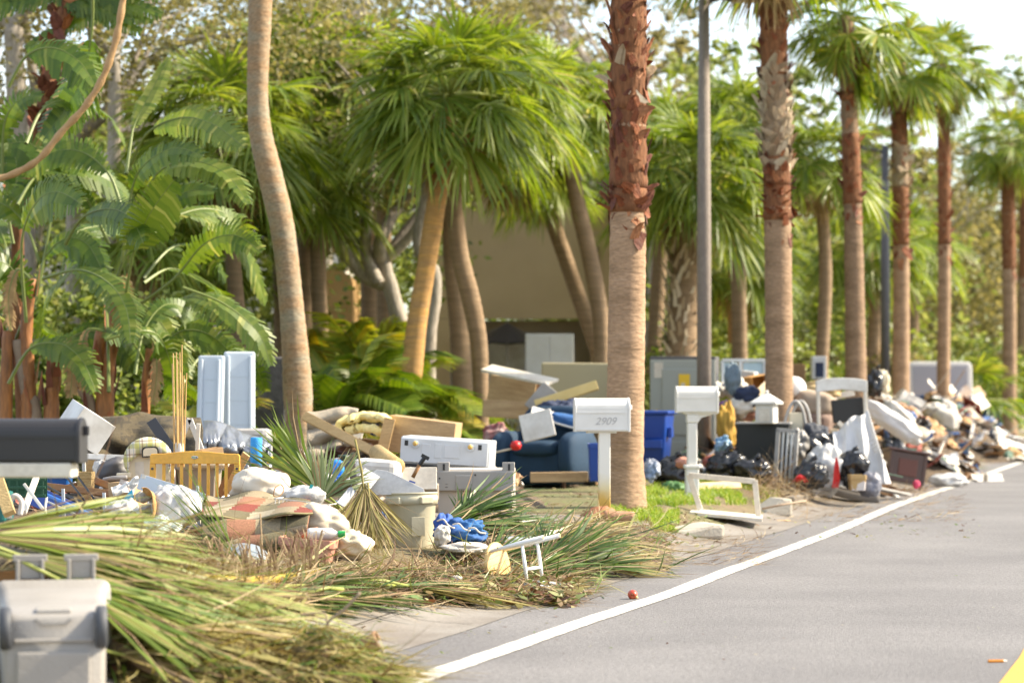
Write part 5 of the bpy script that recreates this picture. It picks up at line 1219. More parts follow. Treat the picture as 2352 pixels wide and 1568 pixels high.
def roll_(a, c):                                     # rolled end at right
    th = c * 7.6; r_ = px(30 - 15 * c, 17.6); u = 468 + 262 * a; v = 1268 - 32 * a; q = P(u, v, 17.62)
    return q + V((0, math.cos(th) * r_, math.sin(th) * r_ * .9)) - tl
b = MB(); b.sheet(roll_, 30, 34, .008, lambda x, y: [5, 0, 3, 5, 1, 3][int(x * 6) % 6] / 6 + .05); b.build('rolled_end', RUG, t, True)
b = MB(); b.tube([top(k / 30, 1.0) + V((0, -.01, .004)) for k in range(31)], .010, 6); b.build('bound_edge', mat('rug_binding', (.22, .19, .09), .9, (.3, .26, .14), 60, .5), t)
# pillows
PILL = mat('white_pillow', (.60, .545, .455), .8, (.48, .40, .30), 3, .5, bump=.6, bs=6)
cushion('pillow', 'plump white pillow above the checkered rug', 'pillow', 600, 1122, 18.9, 130, 84, .5, PILL, roll=10, seed=2, pw=2.6, amp=.2)
cushion('pillow', 'flat white pillow right of the plump one with a wire hoop on it', 'pillow', 668, 1150, 18.8, 110, 56, .4, PILL, roll=14, seed=5, pw=2.6, amp=.2)
cushion('pillow', 'cream satin pillow hanging over beside the rolled rug end', 'pillow', 745, 1205, 18.0, 110, 76, .35, mat('cream_satin', (.58, .50, .37), .45, (.48, .39, .27), 3, .4, bump=.2, bs=12), roll=28, seed=8, pw=2.8, amp=.2)
rod('wire_hoop', 'rusty wire hoop lying on the white pillow', 'wire hoop', [(628, 1138, 18.45), (632, 1120, 18.45), (645, 1112, 18.5), (652, 1125, 18.5), (640, 1140, 18.45), (628, 1138, 18.45)], .004, WOODM)
t = thing('wire_basket', 'white wire basket right of the pillows', 'basket', P(700, 1180, 18.3), (0, R(6), R(-12)))
for k in range(15): b = MB(); b.box(((k - 7) * .03, -.1, .05), (.005, .005, .1)); b.build('wire', WHITE, t)
for z_ in (0, .05, .1): b = MB(); b.box((0, -.1, z_), (.44, .006, .008)); b.box((-.21, 0, z_), (.006, .2, .008)); b.box((.21, 0, z_), (.006, .2, .008)); b.build('hoop', WHITE, t)
sack('white_bag', 'white plastic bag with a teal tag behind the wire basket', 'bag', 700, 1142, 18.6, 90, 52, BAGW, 12, .3, .4, .2)
obox('teal_tag', 'small teal tag standing up from the white bag', 'tag', 711, 1112, 718, 1124, 18.5, .004, mat('teal_tag_card', (.02, .35, .36), .5), roll=20, bevel=0)
# pink planter bin, bottles
t = tub('planter_box', 'pink terracotta plastic planter box in front of the rug roll', 'planter', 640, 1240, 765, 1312, 17.3, TERRA, .86, dep=.3, rot=(0, R(4), R(-6)))
M = Matrix.Rotation(R(82), 3, 'Y')
t = thing('detergent_bottle', 'white bottle with green cap lying on the pink planter', 'bottle', P(745, 1226, 17.4), (0, R(8), 0))
b = MB(); b.lathe([(.0, -.12), (.04, -.12), (.045, -.1), (.045, .05), (.02, .09), (.018, .1)], 18, (0, 0, 0), M); b.build('bottle_body', WHITE, t, True)
b = MB(); b.lathe([(.024, .1), (.024, .15), (.0, .15)], 16, (0, 0, 0), M); b.build('cap', mat('green_cap', (.01, .3, .06), .4), t)
sack('paper_bag', 'crumpled cream paper bag right of the green-capped bottle', 'bag', 805, 1250, 17.6, 90, 66, mat('cream_paper', (.62, .54, .4), .7, (.5, .4, .25), 4, .5, bump=.4, bs=20), 15, .3, .5, .25)
sack('orange_cloth', 'rust orange cloth tucked between rug roll and planter', 'cloth', 722, 1232, 17.55, 60, 22, mat('rust_cloth', (.42, .1, .03), .8), 2, .15, .3, .2)
# grey bin lid dome in front of the rug
b = MB(); b.lathe([(.19, 0), (.19, .03), (.17, .07), (.1, .11), (0, .125)], 36, cap=False); tag(b.build('loose_bin_lid', mat('blue_grey_plastic', (.24, .28, .32), .4, (.18, .2, .22), 3, .5), smooth=True, loc=P(560, 1296, 17.1), rot=(R(30), R(6), 0)), 'blue-grey round bin lid lying below the checkered rug', 'bin lid')
# toys behind the pale frond
sack('blue_toy', 'blue plastic toy standing behind the pale palm frond', 'toy', 776, 1075, 20.0, 30, 40, mat('toy_blue', (.03, .25, .7), .4), 3, .12, 0, .1, 2.6)
obox('toy_box', 'blue and white toy box under the blue toy', 'box', 762, 1092, 800, 1130, 19.9, .12, mat('toy_box_blue', (.02, .12, .5), .4, (.75, .75, .78), 8, .8, sharp=2), yaw=15)
sack('yellow_toy', 'yellow plastic toy right of the blue toy box', 'toy', 792, 1116, 19.7, 34, 18, YEL, 5, .1, 0, .2)
obox('yellow_block', 'small yellow block beside the pool noodle', 'block', 612, 1048, 626, 1064, 20.2, .06, YEL, bevel=.01)
# white cooler lid and wicker roll behind the can
obox('ice_cooler', 'white rounded cooler lid behind the gypsum board', 'cooler lid', 812, 1056, 916, 1112, 20.6, .35, WHITE, roll=4, yaw=-10, bevel=.05)
b = MB(); b.lathe([(.0, 0), (.03, 0), (.075, 0), (.075, .45), (0, .45)], 22, cap=False); tag(b.build('mat_roll', WICK, smooth=True, loc=P(912, 1072, 20.8), rot=(R(-75), R(12), R(30))), 'rolled straw mat end above the white cooler lid', 'mat')
obox('photo_frame', 'small dark picture frame beside the white cooler lid', 'frame', 797, 1058, 818, 1100, 20.3, .02, DARKGREY, roll=-8)
# trash can with gypsum scrap on top
CAN = mat('cream_can_plastic', (.46, .42, .295), .45, (.39, .345, .235), 3, .5, bump=.08, bs=40)
g = base(948, 19.1); g.z = EYE - px(1262 - HV, 19.1)
t = thing('trash_can', 'round cream plastic trash can standing in the fronds', 'trash can', g, (R(-2), R(-1.5), 0))
r1 = px(56, 19.1); r0 = px(48, 19.1); h = px(128, 19.1)
b = MB(); b.lathe([(r0 - .01, -.06), (r0, -.04), (r0 * 1.02, .05), (r1 * .985, h - .09), (r1, h - .085), (r1 * .97, h), (r1 * .9, h), (r0 * .9, .0)], 48); b.build('bin_body', CAN, t, True)
b = MB(); b.lathe([(r1, h - .085), (r1 * 1.075, h - .082), (r1 * 1.085, h - .02), (r1 * 1.06, h - .018), (r1 * 1.06, h - .002), (r1 * 1.09, h), (r1 * 1.08, h + .012), (r1 * .95, h + .012)], 48, cap=False); b.build('rim', CAN, t, True)
b = MB()
b.box((.055, -r0 * 1.035, h * .42), (.11, .006, .15), (R(2), 0, R(14))); b.build('embossed_panel', CAN, t, bevel=.003)
for sx_ in (-1, 1): b = MB(); b.box((sx_ * r1 * .62, -r1 * .88, h - .05), (.11, .05, .055), (0, 0, sx_ * R(35))); b.build('hand_grip', CAN, t, bevel=.008)
GYP = mat('gypsum_board', (.46, .47, .49), .8, (.33, .32, .31), 3, .5, fine=(40, .08))
o0 = P(912, 1108, 19.0); b = MB()
pf = [(-px(62, 19), -px(30, 19)), (px(66, 19), -px(26, 19)), (px(60, 19), -px(14, 19)), (px(36, 19), -px(2, 19)), (px(8, 19), px(13, 19)), (-px(24, 19), px(28, 19)), (-px(48, 19), px(31, 19)), (-px(60, 19), px(20, 19))]
b.extrude(pf, -.008, .008); ob = tag(b.build('gypsum_board', GYP, bevel=.002, loc=o0, rot=(R(-14), 0, 0)), 'broken white gypsum board scrap resting on the cream trash can', 'board')
b = MB(); b.box((.12, -.0095, .005), (.05, .002, .012), (0, R(20), 0)); b.build('ink_mark', BLUE, ob)
board('white_board', 'narrow white board slanting up to the gypsum scrap behind the brown frond', 'board', (790, 1165, 18.7), (855, 1085, 19.0), .14, .015, GYP)
# hand tool
t = thing('hand_axe', 'tool with orange wooden handle and black head behind the trash can', 'hand tool', P(948, 1096, 20.2), (0, R(28), 0))
b = MB(); b.tube([V((0, 0, 0)), V((0, 0, .12))], .016, 8); b.build('handle', WOODM, t, True); b = MB(); b.tube([V((0, 0, .12)), V((.01, 0, .2))], .018, 8); b.box((.012, 0, .2), (.07, .03, .03)); b.build('head', BLACKP, t)
# quilt, white crumpled cloth right of the can
QUILT = mat('blue_quilt', (.02, .07, .24), .8, (.03, .16, .36), 5, .7, bump=.4, bs=30)
sack('quilt', 'blue quilt with pale piping bunched right of the trash can', 'quilt', 1062, 1222, 18.7, 110, 56, QUILT, 4, .4, .6, .35, nu=60, nv=36, freq=2.4)
sack('quilt_fold', 'bright blue quilt roll standing against the trash can', 'quilt', 1020, 1205, 18.75, 40, 50, mat('quilt_bright', (.03, .1, .38), .7, (.02, .07, .26), 5, .5, bump=.3, bs=20), 9, .2, .5, .3, nu=40, nv=24)
for k in range(3): rod('piping_cord', ['pale piping edge on the blue quilt nearest the can', 'pale piping edge in the middle of the blue quilt', 'pale piping edge at the right of the blue quilt'][k], 'piping', [(1004 + 36 * k, 1196 + 8 * k, 18.38), (1018 + 36 * k, 1192 + 10 * k, 18.36), (1030 + 36 * k, 1206 + 8 * k, 18.36), (1044 + 36 * k, 1212 + 6 * k, 18.38)], .006, OFFW)
sack('white_cloth', 'white crumpled cloth below the blue quilt', 'cloth', 1016, 1232, 18.4, 36, 46, CLOTHW, 2, .15, .6, .3)
sack('white_cloth', 'flat white cloth spread under the blue quilt', 'cloth', 1070, 1258, 18.4, 110, 26, CLOTHW, 7, .3, .4, .25)
sack('grey_plastic_sheet', 'pale blue-grey plastic sheet behind the fallen stool', 'plastic sheet', 1195, 1245, 19.6, 120, 26, GALV, 3, .5, .4, .25)
# fallen stool
SEATW = mat('pale_pine_seat', (.72, .50, .20), .5, (.62, .40, .14), 3, .5, stretch=(1, 1, 5), fine=(25, .08))
sD = gnd(1145, 1340).y
st = thing('wooden_stool', 'small stool fallen on its side, pine seat and white legs, in the leaves', 'stool', P(1145, 1345, sD), (0, 0, 0))
sl = st.location.copy(); q = lambda u, v, D=sD: P(u, v, D) - sl
ax = V((.87, -.46, .15)).normalized()                 # seat axis, pointing the way the legs stick out
rad = px(55, sD); M = ax.to_track_quat('Z', 'Y').to_matrix(); sc_ = q(1142, 1299)
b = MB(); b.lathe([(0, -.016), (rad * .95, -.016), (rad, -.008), (rad, .010), (rad * .96, .017), (0, .017)], 44, sc_, M, False); b.build('seat', SEATW, st, True)
zv = (Z - ax * Z.dot(ax)).normalized(); yv = ax.cross(zv)
LEGW = mat('white_gloss_paint', (.78, .78, .77), .3)
roots = []
for k, (a_, b2_) in enumerate(((1, 1), (1, -1), (-1, 1), (-1, -1))):
    r0_ = sc_ + zv * (a_ * .112) + yv * (b2_ * .105) + ax * .014; tip = r0_ + ax * .47 + zv * (a_ * .05 if a_ > 0 else -.10) + yv * (b2_ * .03); roots.append((r0_, tip))
    b = MB(); b.tube([r0_, r0_.lerp(tip, .5), tip], [.014, .019, .0165], 14); lg = b.build('leg', LEGW, st, True)
    b = MB(); b.tube([tip, tip + (tip - r0_).normalized() * .002], [.014, .013], 12); b.build('leg_end', WOODL, lg)
mids = []
for s_ in (0, 1):
    a_, c_ = roots[s_], roots[s_ + 2]; p0, p1 = a_[0].lerp(a_[1], .60), c_[0].lerp(c_[1], .60); mids.append(p0.lerp(p1, .62))
    b = MB(); b.tube([p0, p0.lerp(p1, .5), p1], [.010, .0155, .010], 12); b.build('stretcher', LEGW, st, True)
b = MB(); b.tube([mids[0], mids[0].lerp(mids[1], .5), mids[1]], [.009, .015, .009], 12); b.build('stretcher', LEGW, st, True)
board('white_stick', 'short white stick end at the front of the leaf litter', 'stick', (1238, 1368, 17.7), (1290, 1384, 17.4), .025, .012, LEGW)
# apple
g = gnd(1453, 1376)
t = thing('apple', 'red apple with a bite of yellow lying on the asphalt shoulder', 'apple', g, (0, R(0), 0))
APP = mat('apple_skin', (.45, .02, .02), .3, (.55, .22, .04), 5, .55, coat=.3)
b = MB(); rA = .036; b.lathe([(0.004, .022), (.012, .030), (.022, .033), (.031, .026), (rA, .008), (.034, -.010), (.026, -.026), (.014, -.033), (.006, -.029), (0, -.026)], 32, (0, 0, .034), Matrix.Rotation(R(-78), 3, 'X') @ Matrix.Rotation(R(0), 3, 'Z')); b.build('flesh_body', APP, t, True)
b = MB(); b.ball((.026, -.012, .018), (.013, .014, .012), 14, 10, 2, .2, 3, 2); b.build('bite', mat('apple_flesh', (.72, .52, .2), .6), t, True)
b = MB(); b.ball((-.008, -.035, .038), (.006, .004, .006), 10, 8); b.build('calyx', mat('apple_calyx', (.12, .05, .01), .8), t, True)
# pencil stub by the yellow line
g = gnd(2290, 1522)
t = thing('pencil', 'orange wooden stake stub lying beside the yellow line', 'stake', g + V((0, 0, .012)), (0, 0, R(6)))
b = MB(); b.tube([V((-.05, 0, 0)), V((.035, 0, 0))], .010, 6); b.build('shaft', mat('orange_paint', (.6, .22, .02), .4), t); b = MB(); b.tube([V((.035, 0, 0)), V((.06, 0, 0))], [.010, .003], 6); b.build('tip', OFFW, t)
# ------------------------------------------------------------------ appliances left of the driveway
APG = mat('appliance_grey', (.36, .345, .32), .4, (.26, .24, .215), 3, .55)
APW = mat('appliance_white', (.58, .605, .63), .35, (.42, .42, .42), 3, .55)
D = 21.4
t = thing('washing_machine', 'grey washing machine base lying behind the round trash can', 'washing machine', P(1091, 1182, D), (0, 0, R(-3)))
k_ = px(1, D); ax_ = lambda u: (u - 1091) * k_; az_ = lambda v: (1182 - v) * k_
b = MB(); b.box((0, .33, az_(1130)), (170 * k_, .6, 104 * k_)); b.build('cabinet', mat('beige_grey_enamel', (.50, .45, .39), .45, (.42, .37, .31), 2, .5), t, bevel=.01)
b = MB(); b.box((0, .0, az_(1104)), (178 * k_, .05, 45 * k_)); pl = b.build('base_panel', APG, t, bevel=.006)
b = MB(); b.box((ax_(1066), -.028, az_(1107)), (38 * k_, .012, 33 * k_)); b.build('raised_plate', APG, pl, bevel=.006)
for u in (1018, 1168): b = MB(); b.box((ax_(u), .01, az_(1073)), (28 * k_, .05, 24 * k_)); q = b.build('corner_tab', APG, t, bevel=.004); b = MB(); b.box((ax_(u) + .006, -.018, az_(1072)), (.018, .006, .055)); b.build('slot', BLACKP, q)
for u, v in ((1010, 1098), (1092, 1090), (1170, 1097)): b = MB(); b.lathe([(0, 0), (.008, 0), (.008, .004), (0, .004)], 10, (ax_(u), -.026, az_(v)), Matrix.Rotation(R(90), 3, 'X'), False); b.build('screw', BLACKP, pl)
b = MB(); b.box((ax_(1026), -.0265, az_(1118)), (.022, .003, .006)); b.box((ax_(1026), -.0265, az_(1111)), (.022, .003, .003)); b.build('vent_slot', DARKGREY, pl)
D = 22.3
t = thing('kitchen_range', 'white kitchen range lying on its back showing two brass feet', 'kitchen range', P(1020, 1078, D), (0, R(3.6), R(-5)))
k_ = px(1, D); ax_ = lambda u: (u - 1020) * k_; az_ = lambda v: (1078 - v) * k_
b = MB(); b.box((0, .31, az_(1040)), (206 * k_, .6, 66 * k_)); bd = b.build('cabinet', APW, t, bevel=.012)
b = MB(); b.box((-2 * k_, -.012, az_(1038)), (202 * k_, .025, 56 * k_)); pl = b.build('base_panel', APW, t, bevel=.008)
for u in (951, 1078):
    b = MB(); b.lathe([(0, 0), (.036, 0), (.034, .02), (0, .022)], 20, (ax_(u), -.026, az_(1024)), Matrix.Rotation(R(90), 3, 'X'), False); b.build('foot_plate', GALV, pl)
    b = MB(); b.lathe([(0, 0), (.022, 0), (.022, .02), (.015, .03), (0, .03)], 16, (ax_(u), -.045, az_(1022)), Matrix.Rotation(R(90), 3, 'X'), False); b.build('brass_foot', mat('brass', (.6, .38, .1), .35), pl, True)
for u, w in ((930, 8), (1100, 8)): b = MB(); b.box((ax_(u), -.026, az_(1022)), (w * k_, .006, 12 * k_)); b.build('square_hole', BLACKP, pl)
for u, w, h in ((976, 20, 30), (1004, 16, 34), (1036, 36, 30)): b = MB(); b.box((ax_(u), -.026, az_(1036)), (w * k_, .008, h * k_)); b.build('pressed_panel', APW, pl, bevel=.01)
b = MB(); b.box((0, -.02, az_(1073)), (190 * k_, .02, 8 * k_)); b.build('gasket', BLACKP, t)
board('metal_sheet', 'cream dented metal panel left of the grey washing machine base', 'panel', (905, 1100, 20.9), (1003, 1098, 20.9), .2, .03, OFFW)
obox('taupe_block', 'taupe appliance side below the dented cream panel', 'panel', 975, 1112, 1006, 1150, 21.0, .3, BINT)
# ------------------------------------------------------------------ middle pile: planks, dresser, insulation
t = carton('wooden_cabinet', 'pale wood cabinet tipped on its side behind the white range', 'cabinet', 888, 962, 1050, 1045, 26.5, .55, WOODP, yaw=-6, roll=7, th=.03, open_='left')
b = MB(); b.box((-.1, -.02, .0), (.03, .5, .36)); b.build('shelf', WOODM, t)
b = MB(); b.box((-.3, .15, -.05), (.3, .3, .3)); b.build('inner_drawer', WOODD, t)
board('wood_strip', 'narrow light wood side strip standing left of the tipped cabinet', 'board', (872, 1062, 26), (896, 960, 26), .12, .03, WOODL)
board('plank', 'golden plank sloping down right from the pale curved trunk', 'plank', (700, 955, 26.4), (862, 1040, 25.2), .10, .05, WOODL)
obox('loose_drawer', 'brown drawer front below the tipped pale cabinet', 'drawer', 828, 1010, 890, 1060, 26.6, .4, WOODM, roll=6)
obox('scrap_sheet', 'white scrap panel under the yellow insulation', 'panel', 792, 978, 832, 1025, 26.7, .03, WHITE, roll=12, pitch=-20)
obox('blue_scrap', 'small blue plastic scrap beside the tipped cabinet', 'scrap', 852, 972, 868, 1000, 26.2, .05, BLUE, roll=10)
board('white_trim', 'short white trim strip above the blue scrap', 'trim', (832, 968, 26.3), (880, 978, 26.3), .05, .02, WHITE)
INSUL = mat('yellow_insulation', (.86, .70, .24), .95, (.88, .80, .48), 5, .6, bump=1, bs=14, fine=(20, .15))
t = thing('insulation_roll', 'yellow fibre insulation curled over on top of the middle pile', 'insulation', P(840, 985, 26.3))
def fn(a, c):
    th = R(205 - 195 * a); r_ = px(54 + 5 * math.sin(a * 9), 26.3); q = V((math.cos(th) * r_ * 1.15, 0, math.sin(th) * r_ * .72))
    return q + V((0, (c - .5) * .45 + .04 * noise.noise(V((a * 6, c * 4, 1))), .05 * noise.noise(V((a * 8, c * 6, 2)))))
b = MB(); b.sheet(fn, 30, 14, .07); b.build('batt', INSUL, t, True)
def fn(a, c): return V((px(-45 + 88 * a, 26.3), (c - .5) * .4, px(4 + 8 * math.sin(a * 3.1) + 6 * noise.noise(V((a * 6, c * 4, 4))), 26.3)))
b = MB(); b.sheet(fn, 24, 12, .09); b.build('inner_layer', INSUL, t, True)
def rugfold(name, label, cat, u0, u1, v0, v1, D, m, nf=3, seed=1):
    o0 = P((u0 + u1) / 2, v1, D); b = MB()
    def fn(a, c): return P(u0 + (u1 - u0) * a, v0 + (v1 - v0) * c + 6 * math.sin(a * 5 + seed), D - .3 * c - .12 * abs(math.sin(c * nf * 3.14 + a)) + .06 * noise.noise(V((a * 4, c * 6, seed)))) - o0
    b.sheet(fn, 30, 30, .015); return tag(b.build(name, m, smooth=True, loc=o0), label, cat)
rugfold('carpet_pile', 'folded beige carpet right of the pale curved trunk base', 'carpet', 705, 822, 942, 1060, 27, mat('beige_carpet', (.42, .36, .28), .95, (.34, .28, .2), 6, .5, bump=.5, bs=60), 3)
sack('rag_heap', 'heap of dark rags behind the golden plank', 'rags', 820, 1045, 26.4, 120, 46, WOODD, 5, .6, .6, .3)
# ------------------------------------------------------------------ pile with the blue armchair
D = 31
t = carton('dresser', 'tan wood dresser carcass tilted on top of the armchair pile', 'dresser', 1130, 868, 1240, 930, 35, .5, WOODP, yaw=-14, roll=9, th=.03, open_='right')
board('loose_board', 'white-edged wood top sliding off the tilted dresser', 'board', (1118, 845, 34.8), (1270, 878, 34.2), .3, .04, OFFW, up=(0, -.3, 1))
obox('plywood_sheet', 'tan wood panel low left of the blue armchair', 'panel', 1108, 920, 1212, 960, 34.4, .05, WOODP, roll=3)
obox('khaki_sheet', 'plain khaki panel standing behind the armchair pile', 'panel', 1244, 833, 1402, 935, 38, .2, mat('khaki', (.44, .385, .245), .85), roll=.5, bevel=.02)
obox('triangular_sheet', 'grey triangular panel end right of the tilted dresser', 'panel', 1222, 880, 1262, 950, 34, .04, GREYP, roll=40)
board('yellow_plank', 'pale yellow broken plank pointing up in front of the khaki panel', 'plank', (1230, 930, 33.5), (1372, 884, 33.5), .13, .06, mat('yellow_wood', (.66, .5, .2), .7, (.55, .38, .12), 4, .6))
sack('dark_clothes', 'heap of dark navy clothes above the blue armchair', 'clothes', 1290, 950, 33, 110, 60, NAVY, 6, .7, .6, .3)
SOFA = mat('teal_blue_upholstery', (.006, .030, .066), .8, (.009, .042, .092), 5, .5, bump=.3, bs=60)
g = base(1250, D)
t = thing('armchair', 'teal blue upholstered armchair with boards thrown on its seat', 'armchair', g, (0, 0, R(-24)))
b = MB()
def ell(c, r_, pw=4.5, amp=.03, seed=1): b.ball(c, r_, 32, 20, pw, amp, 2, seed)
b = MB(); ell((0, .1, .28), (.50, .45, .26)); b.build('base', SOFA, t, True)
b = MB(); ell((0, -.02, .50), (.36, .42, .11), 3.5); b.build('seat_cushion', SOFA, t, True)
for sx_ in (-1, 1): b = MB(); ell((sx_ * .47, 0, .42), (.14, .48, .30), 3.2); b.build('arm', SOFA, t, True)
b = MB(); ell((0, .42, .62), (.50, .15, .42), 3.4); b.build('backrest', SOFA, t, True)
b = MB(); ell((.0, .24, .72), (.36, .13, .24), 2.8); b.build('back_cushion', SOFA, t, True)
for sx_ in (-.4, .4): b = MB(); b.tube([V((sx_, -.3, -.02)), V((sx_, -.3, .08))], [.02, .03], 8); b.build('foot', WOODD, t)
obox('white_board', 'large white board leaning across the blue armchair', 'board', 1196, 944, 1272, 1010, 30.2, .03, WHITE, roll=-14, pitch=-18, yaw=-6)
board('white_board', 'second white board lying behind the large one on the armchair', 'board', (1220, 945, 30.9), (1330, 975, 30.9), .25, .02, WHITE, up=(0, -.6, 1))
sack('white_sheet', 'white bed sheet draped right of the blue armchair', 'sheet', 1338, 990, 31.4, 40, 110, CLOTHW, 6, .4, .5, .2)
cushion('loose_cushion', 'loose blue seat cushion lying above the armchair arm', 'cushion', 1305, 968, 31, 90, 34, .4, CLOTHB, roll=12)
board('timber', 'light timber beam lying on the ground before the armchair', 'beam', (1218, 1096, 29.8), (1350, 1094, 29.8), .12, .12, WOODP, up=(0, 0, 1))
b = MB(); b.lathe([(0, -.06), (.05, -.05), (.07, 0), (.05, .05), (0, .06)], 16, cap=False); tag(b.build('red_ball', REDP, smooth=True, loc=P(1185, 1023, 29.5)), 'red ball on a stick left of the blue armchair', 'ball')
rod('twig', 'pale stick holding the red ball', 'stick', [(1130, 1040, 29.6), (1184, 1028, 29.5)], .012, OFFW)
sack('red_cloth', 'dark red cloth and white scraps left of the armchair', 'cloth', 1140, 1000, 31.5, 60, 50, mat('dark_red', (.2, .02, .025), .8, (.6, .55, .5), 5, .6), 4, .4, .6, .3)
tub('blue_tub', 'dark blue tub half hidden behind the 2909 post', 'tub', 1352, 1020, 1400, 1105, 29.4, BLUE, .88)
# ------------------------------------------------------------------ around the second mailbox: bin, fridge, bags, window frame
D = 33.6
t = thing('recycling_cart', 'blue wheeled recycling cart behind the nearest fan palm trunk', 'recycling cart', base(1496, D), (0, 0, R(-14)))
kz = px(1, D); H = EYE - px(950 - HV, D) - .28
b = MB(); w = .54
rs_ = [ring(w * .72, .5, 0, -.25), ring(w * .96, .62, H * .8, -.31), ring(w, .66, H * .97, -.33), ring(w, .66, H, -.33)]
vs_ = [V((p.x, p.z, p.y)) for r_ in rs_ for p in r_]; n = len(rs_[0])
b.add(vs_, [(i*n+k, (i+1)*n+k, (i+1)*n+(k+1) % n, i*n+(k+1) % n) for i in range(3) for k in range(n)] + [tuple(range(n)), tuple(range(4*n-1, 3*n-1, -1))]); b.build('body', BLUE, t, True)
b = MB(); b.box((0, 0, H + .02), (w + .08, .76, .05)); b.build('lid', BLUE, t, bevel=.02)
b = MB(); b.box((w / 2 + .02, -.1, H * .72), (.06, .16, .14)); b.build('grip', BLUE, t, bevel=.01)
b = MB(); b.box((0, -.34, H * .55), (w * .8, .03, .12)); b.build('lift_bar', BLUE, t, bevel=.01)
for sx_ in (-1, 1): b = MB(); b.lathe([(.02, -.03), (.12, -.03), (.13, 0), (.12, .03), (.02, .03)], 20, (sx_ * .26, .28, .12), Matrix.Rotation(R(90), 3, 'Y')); b.build('wheel', TYRE, t, True)
D = 37.4
FRG = mat('fridge_grey_green', (.35, .37, .335), .4, (.30, .32, .29), 1.5, .4)
t = thing('refrigerator', 'large grey-green refrigerator with yellow energy label behind the lamp post', 'refrigerator', base(1568, D), (0, 0, R(-9)))
W, H = px(152, D), EYE - px(818 - HV, D) - .28
b = MB(); b.box((0, .38, H / 2), (W, .74, H)); bd = b.build('cabinet', DARKGREY, t, bevel=.015)
b = MB(); b.box((0, -.01, H / 2 - .015), (W - .02, .05, H - .08)); dr = b.build('back_panel', FRG, t, bevel=.008)
b = MB(); b.box((.0, -.045, H * .6), (W * .62, .025, H * .58)); b.build('pressed_panel', FRG, dr, bevel=.04)
b = MB(); b.box((-.1, -.062, H * .16), (W * .4, .02, H * .2)); b.build('lower_panel', FRG, dr, bevel=.02)
b = MB(); b.box((.03, -.064, H * .76), (.17, .006, .3)); q = b.build('energy_label', YEL, dr); b = MB(); b.box((.01, -.069, H * .75), (.06, .004, .06)); b.build('label_logo', OFFW, q)
b = MB(); b.box((-W * .36, -.04, H * .88), (.14, .006, .24)); b.build('white_label', OFFW, dr)
b = MB(); b.box((-W * .39, -.04, H * .52), (.05, .006, .05)); b.build('small_label', YEL, dr)
b = MB(); b.box((W / 2 + .012, .3, H * .75), (.02, .03, .35)); b.build('handle', STEEL, t)
b = MB(); b.box((0, -.03, .12), (W * .5, .02, .16)); b.build('compressor_cover', OFFW, dr)
def blackbag(label, u, v, D, w, h, seed, **k): return sack('rubbish_bag', label, 'bag', u, v, D, w, h, BAGM, seed, None, .6, .3, 2.2, knot=True, group='black rubbish bags', **k)
blackbag('black bag at the foot of the blue recycling cart beside the pedestal mailbox', 1548, 1090, 31.5, 92, 74, 2)
blackbag('black bag right of the lamp post foot', 1668, 1070, 31.5, 88, 66, 3)
blackbag('black bag between the lamp post and the black cabinet', 1730, 1082, 31.2, 80, 52, 5)
sack('palm_leaf_heap', 'green cabbage-like leaf heap below the black bag by the pedestal mailbox', 'leaves', 1545, 1118, 30.0, 50, 26, mat('cabbage_green', (.06, .16, .04), .6), 3, .2, .5, .3)
sack('grey_bag', 'small white and blue bag at the palm foot right side', 'bag', 1496, 1078, 30.6, 34, 44, mat('blue_white_bag', (.45, .45, .47), .4, (.05, .15, .35), 3, .8), 3, None, .9, .45)
sack('rust_cloth', 'rust red cloth on top of the black bag by the pedestal', 'cloth', 1572, 1062, 31.2, 40, 24, TERRA, 2)
sack('blue_bag', 'small light blue crumpled bag right of the lamp post', 'bag', 1660, 1020, 33.5, 34, 30, mat('light_blue_bag', (.12, .32, .55), .35, (.5, .58, .64), 5, .6), 4, None, .9, .45)
sack('ochre_cloth', 'ochre yellow cloth hanging down beside the black cabinet', 'cloth', 1668, 985, 34.5, 40, 110, mat('ochre_cloth', (.48, .28, .04), .8, (.3, .17, .03), 5, .6), 5, .3, .6, .3)
sack('grey_cloth', 'grey cloth bundle behind the ochre cloth', 'cloth', 1675, 950, 35, 40, 60, CLOTHT, 6)
D = 28.4
t = thing('wooden_frame', 'white wooden frame standing on a flat board at the kerb', 'frame', gnd(1660, 1192), (0, R(2), R(-6)))
fl = t.location.copy(); q = lambda u, v: P(u, v, fl.y) - fl
for a, c in (((1579, 1092), (1608, 1172)), ((1579, 1094), (1730, 1102)), ((1730, 1100), (1742, 1186))): b = MB(); b.beam(q(*a), q(*c), .06, .05, (0, 1, 0)); b.build('rail', OFFW, t, bevel=.004)
b = MB(); b.box(q(1668, 1182), (px(165, fl.y), .75, .04), (0, R(3), 0)); b.build('flat_board', OFFW, t, bevel=.006)
board('wood_strip', 'tan wood strip lying in front of the flat white board', 'strip', (1640, 1200, 27.2), (1812, 1196, 28), .05, .03, WOODL, up=(0, 0, 1))
for k, (u, v) in enumerate(((1648, 1202), (1680, 1206), (1706, 1203))): obox('broken_brick', ['left broken block under the flat white board', 'middle broken block under the flat white board', 'right broken block under the flat white board'][k], 'block', u, v - 10, u + 22, v + 6, 27.3, .12, CONC, yaw=10 * k)
board('wood_strip', 'ochre wood strip behind the white standing frame', 'strip', (1600, 1118, 30), (1700, 1112, 30.5), .1, .03, WOODL)
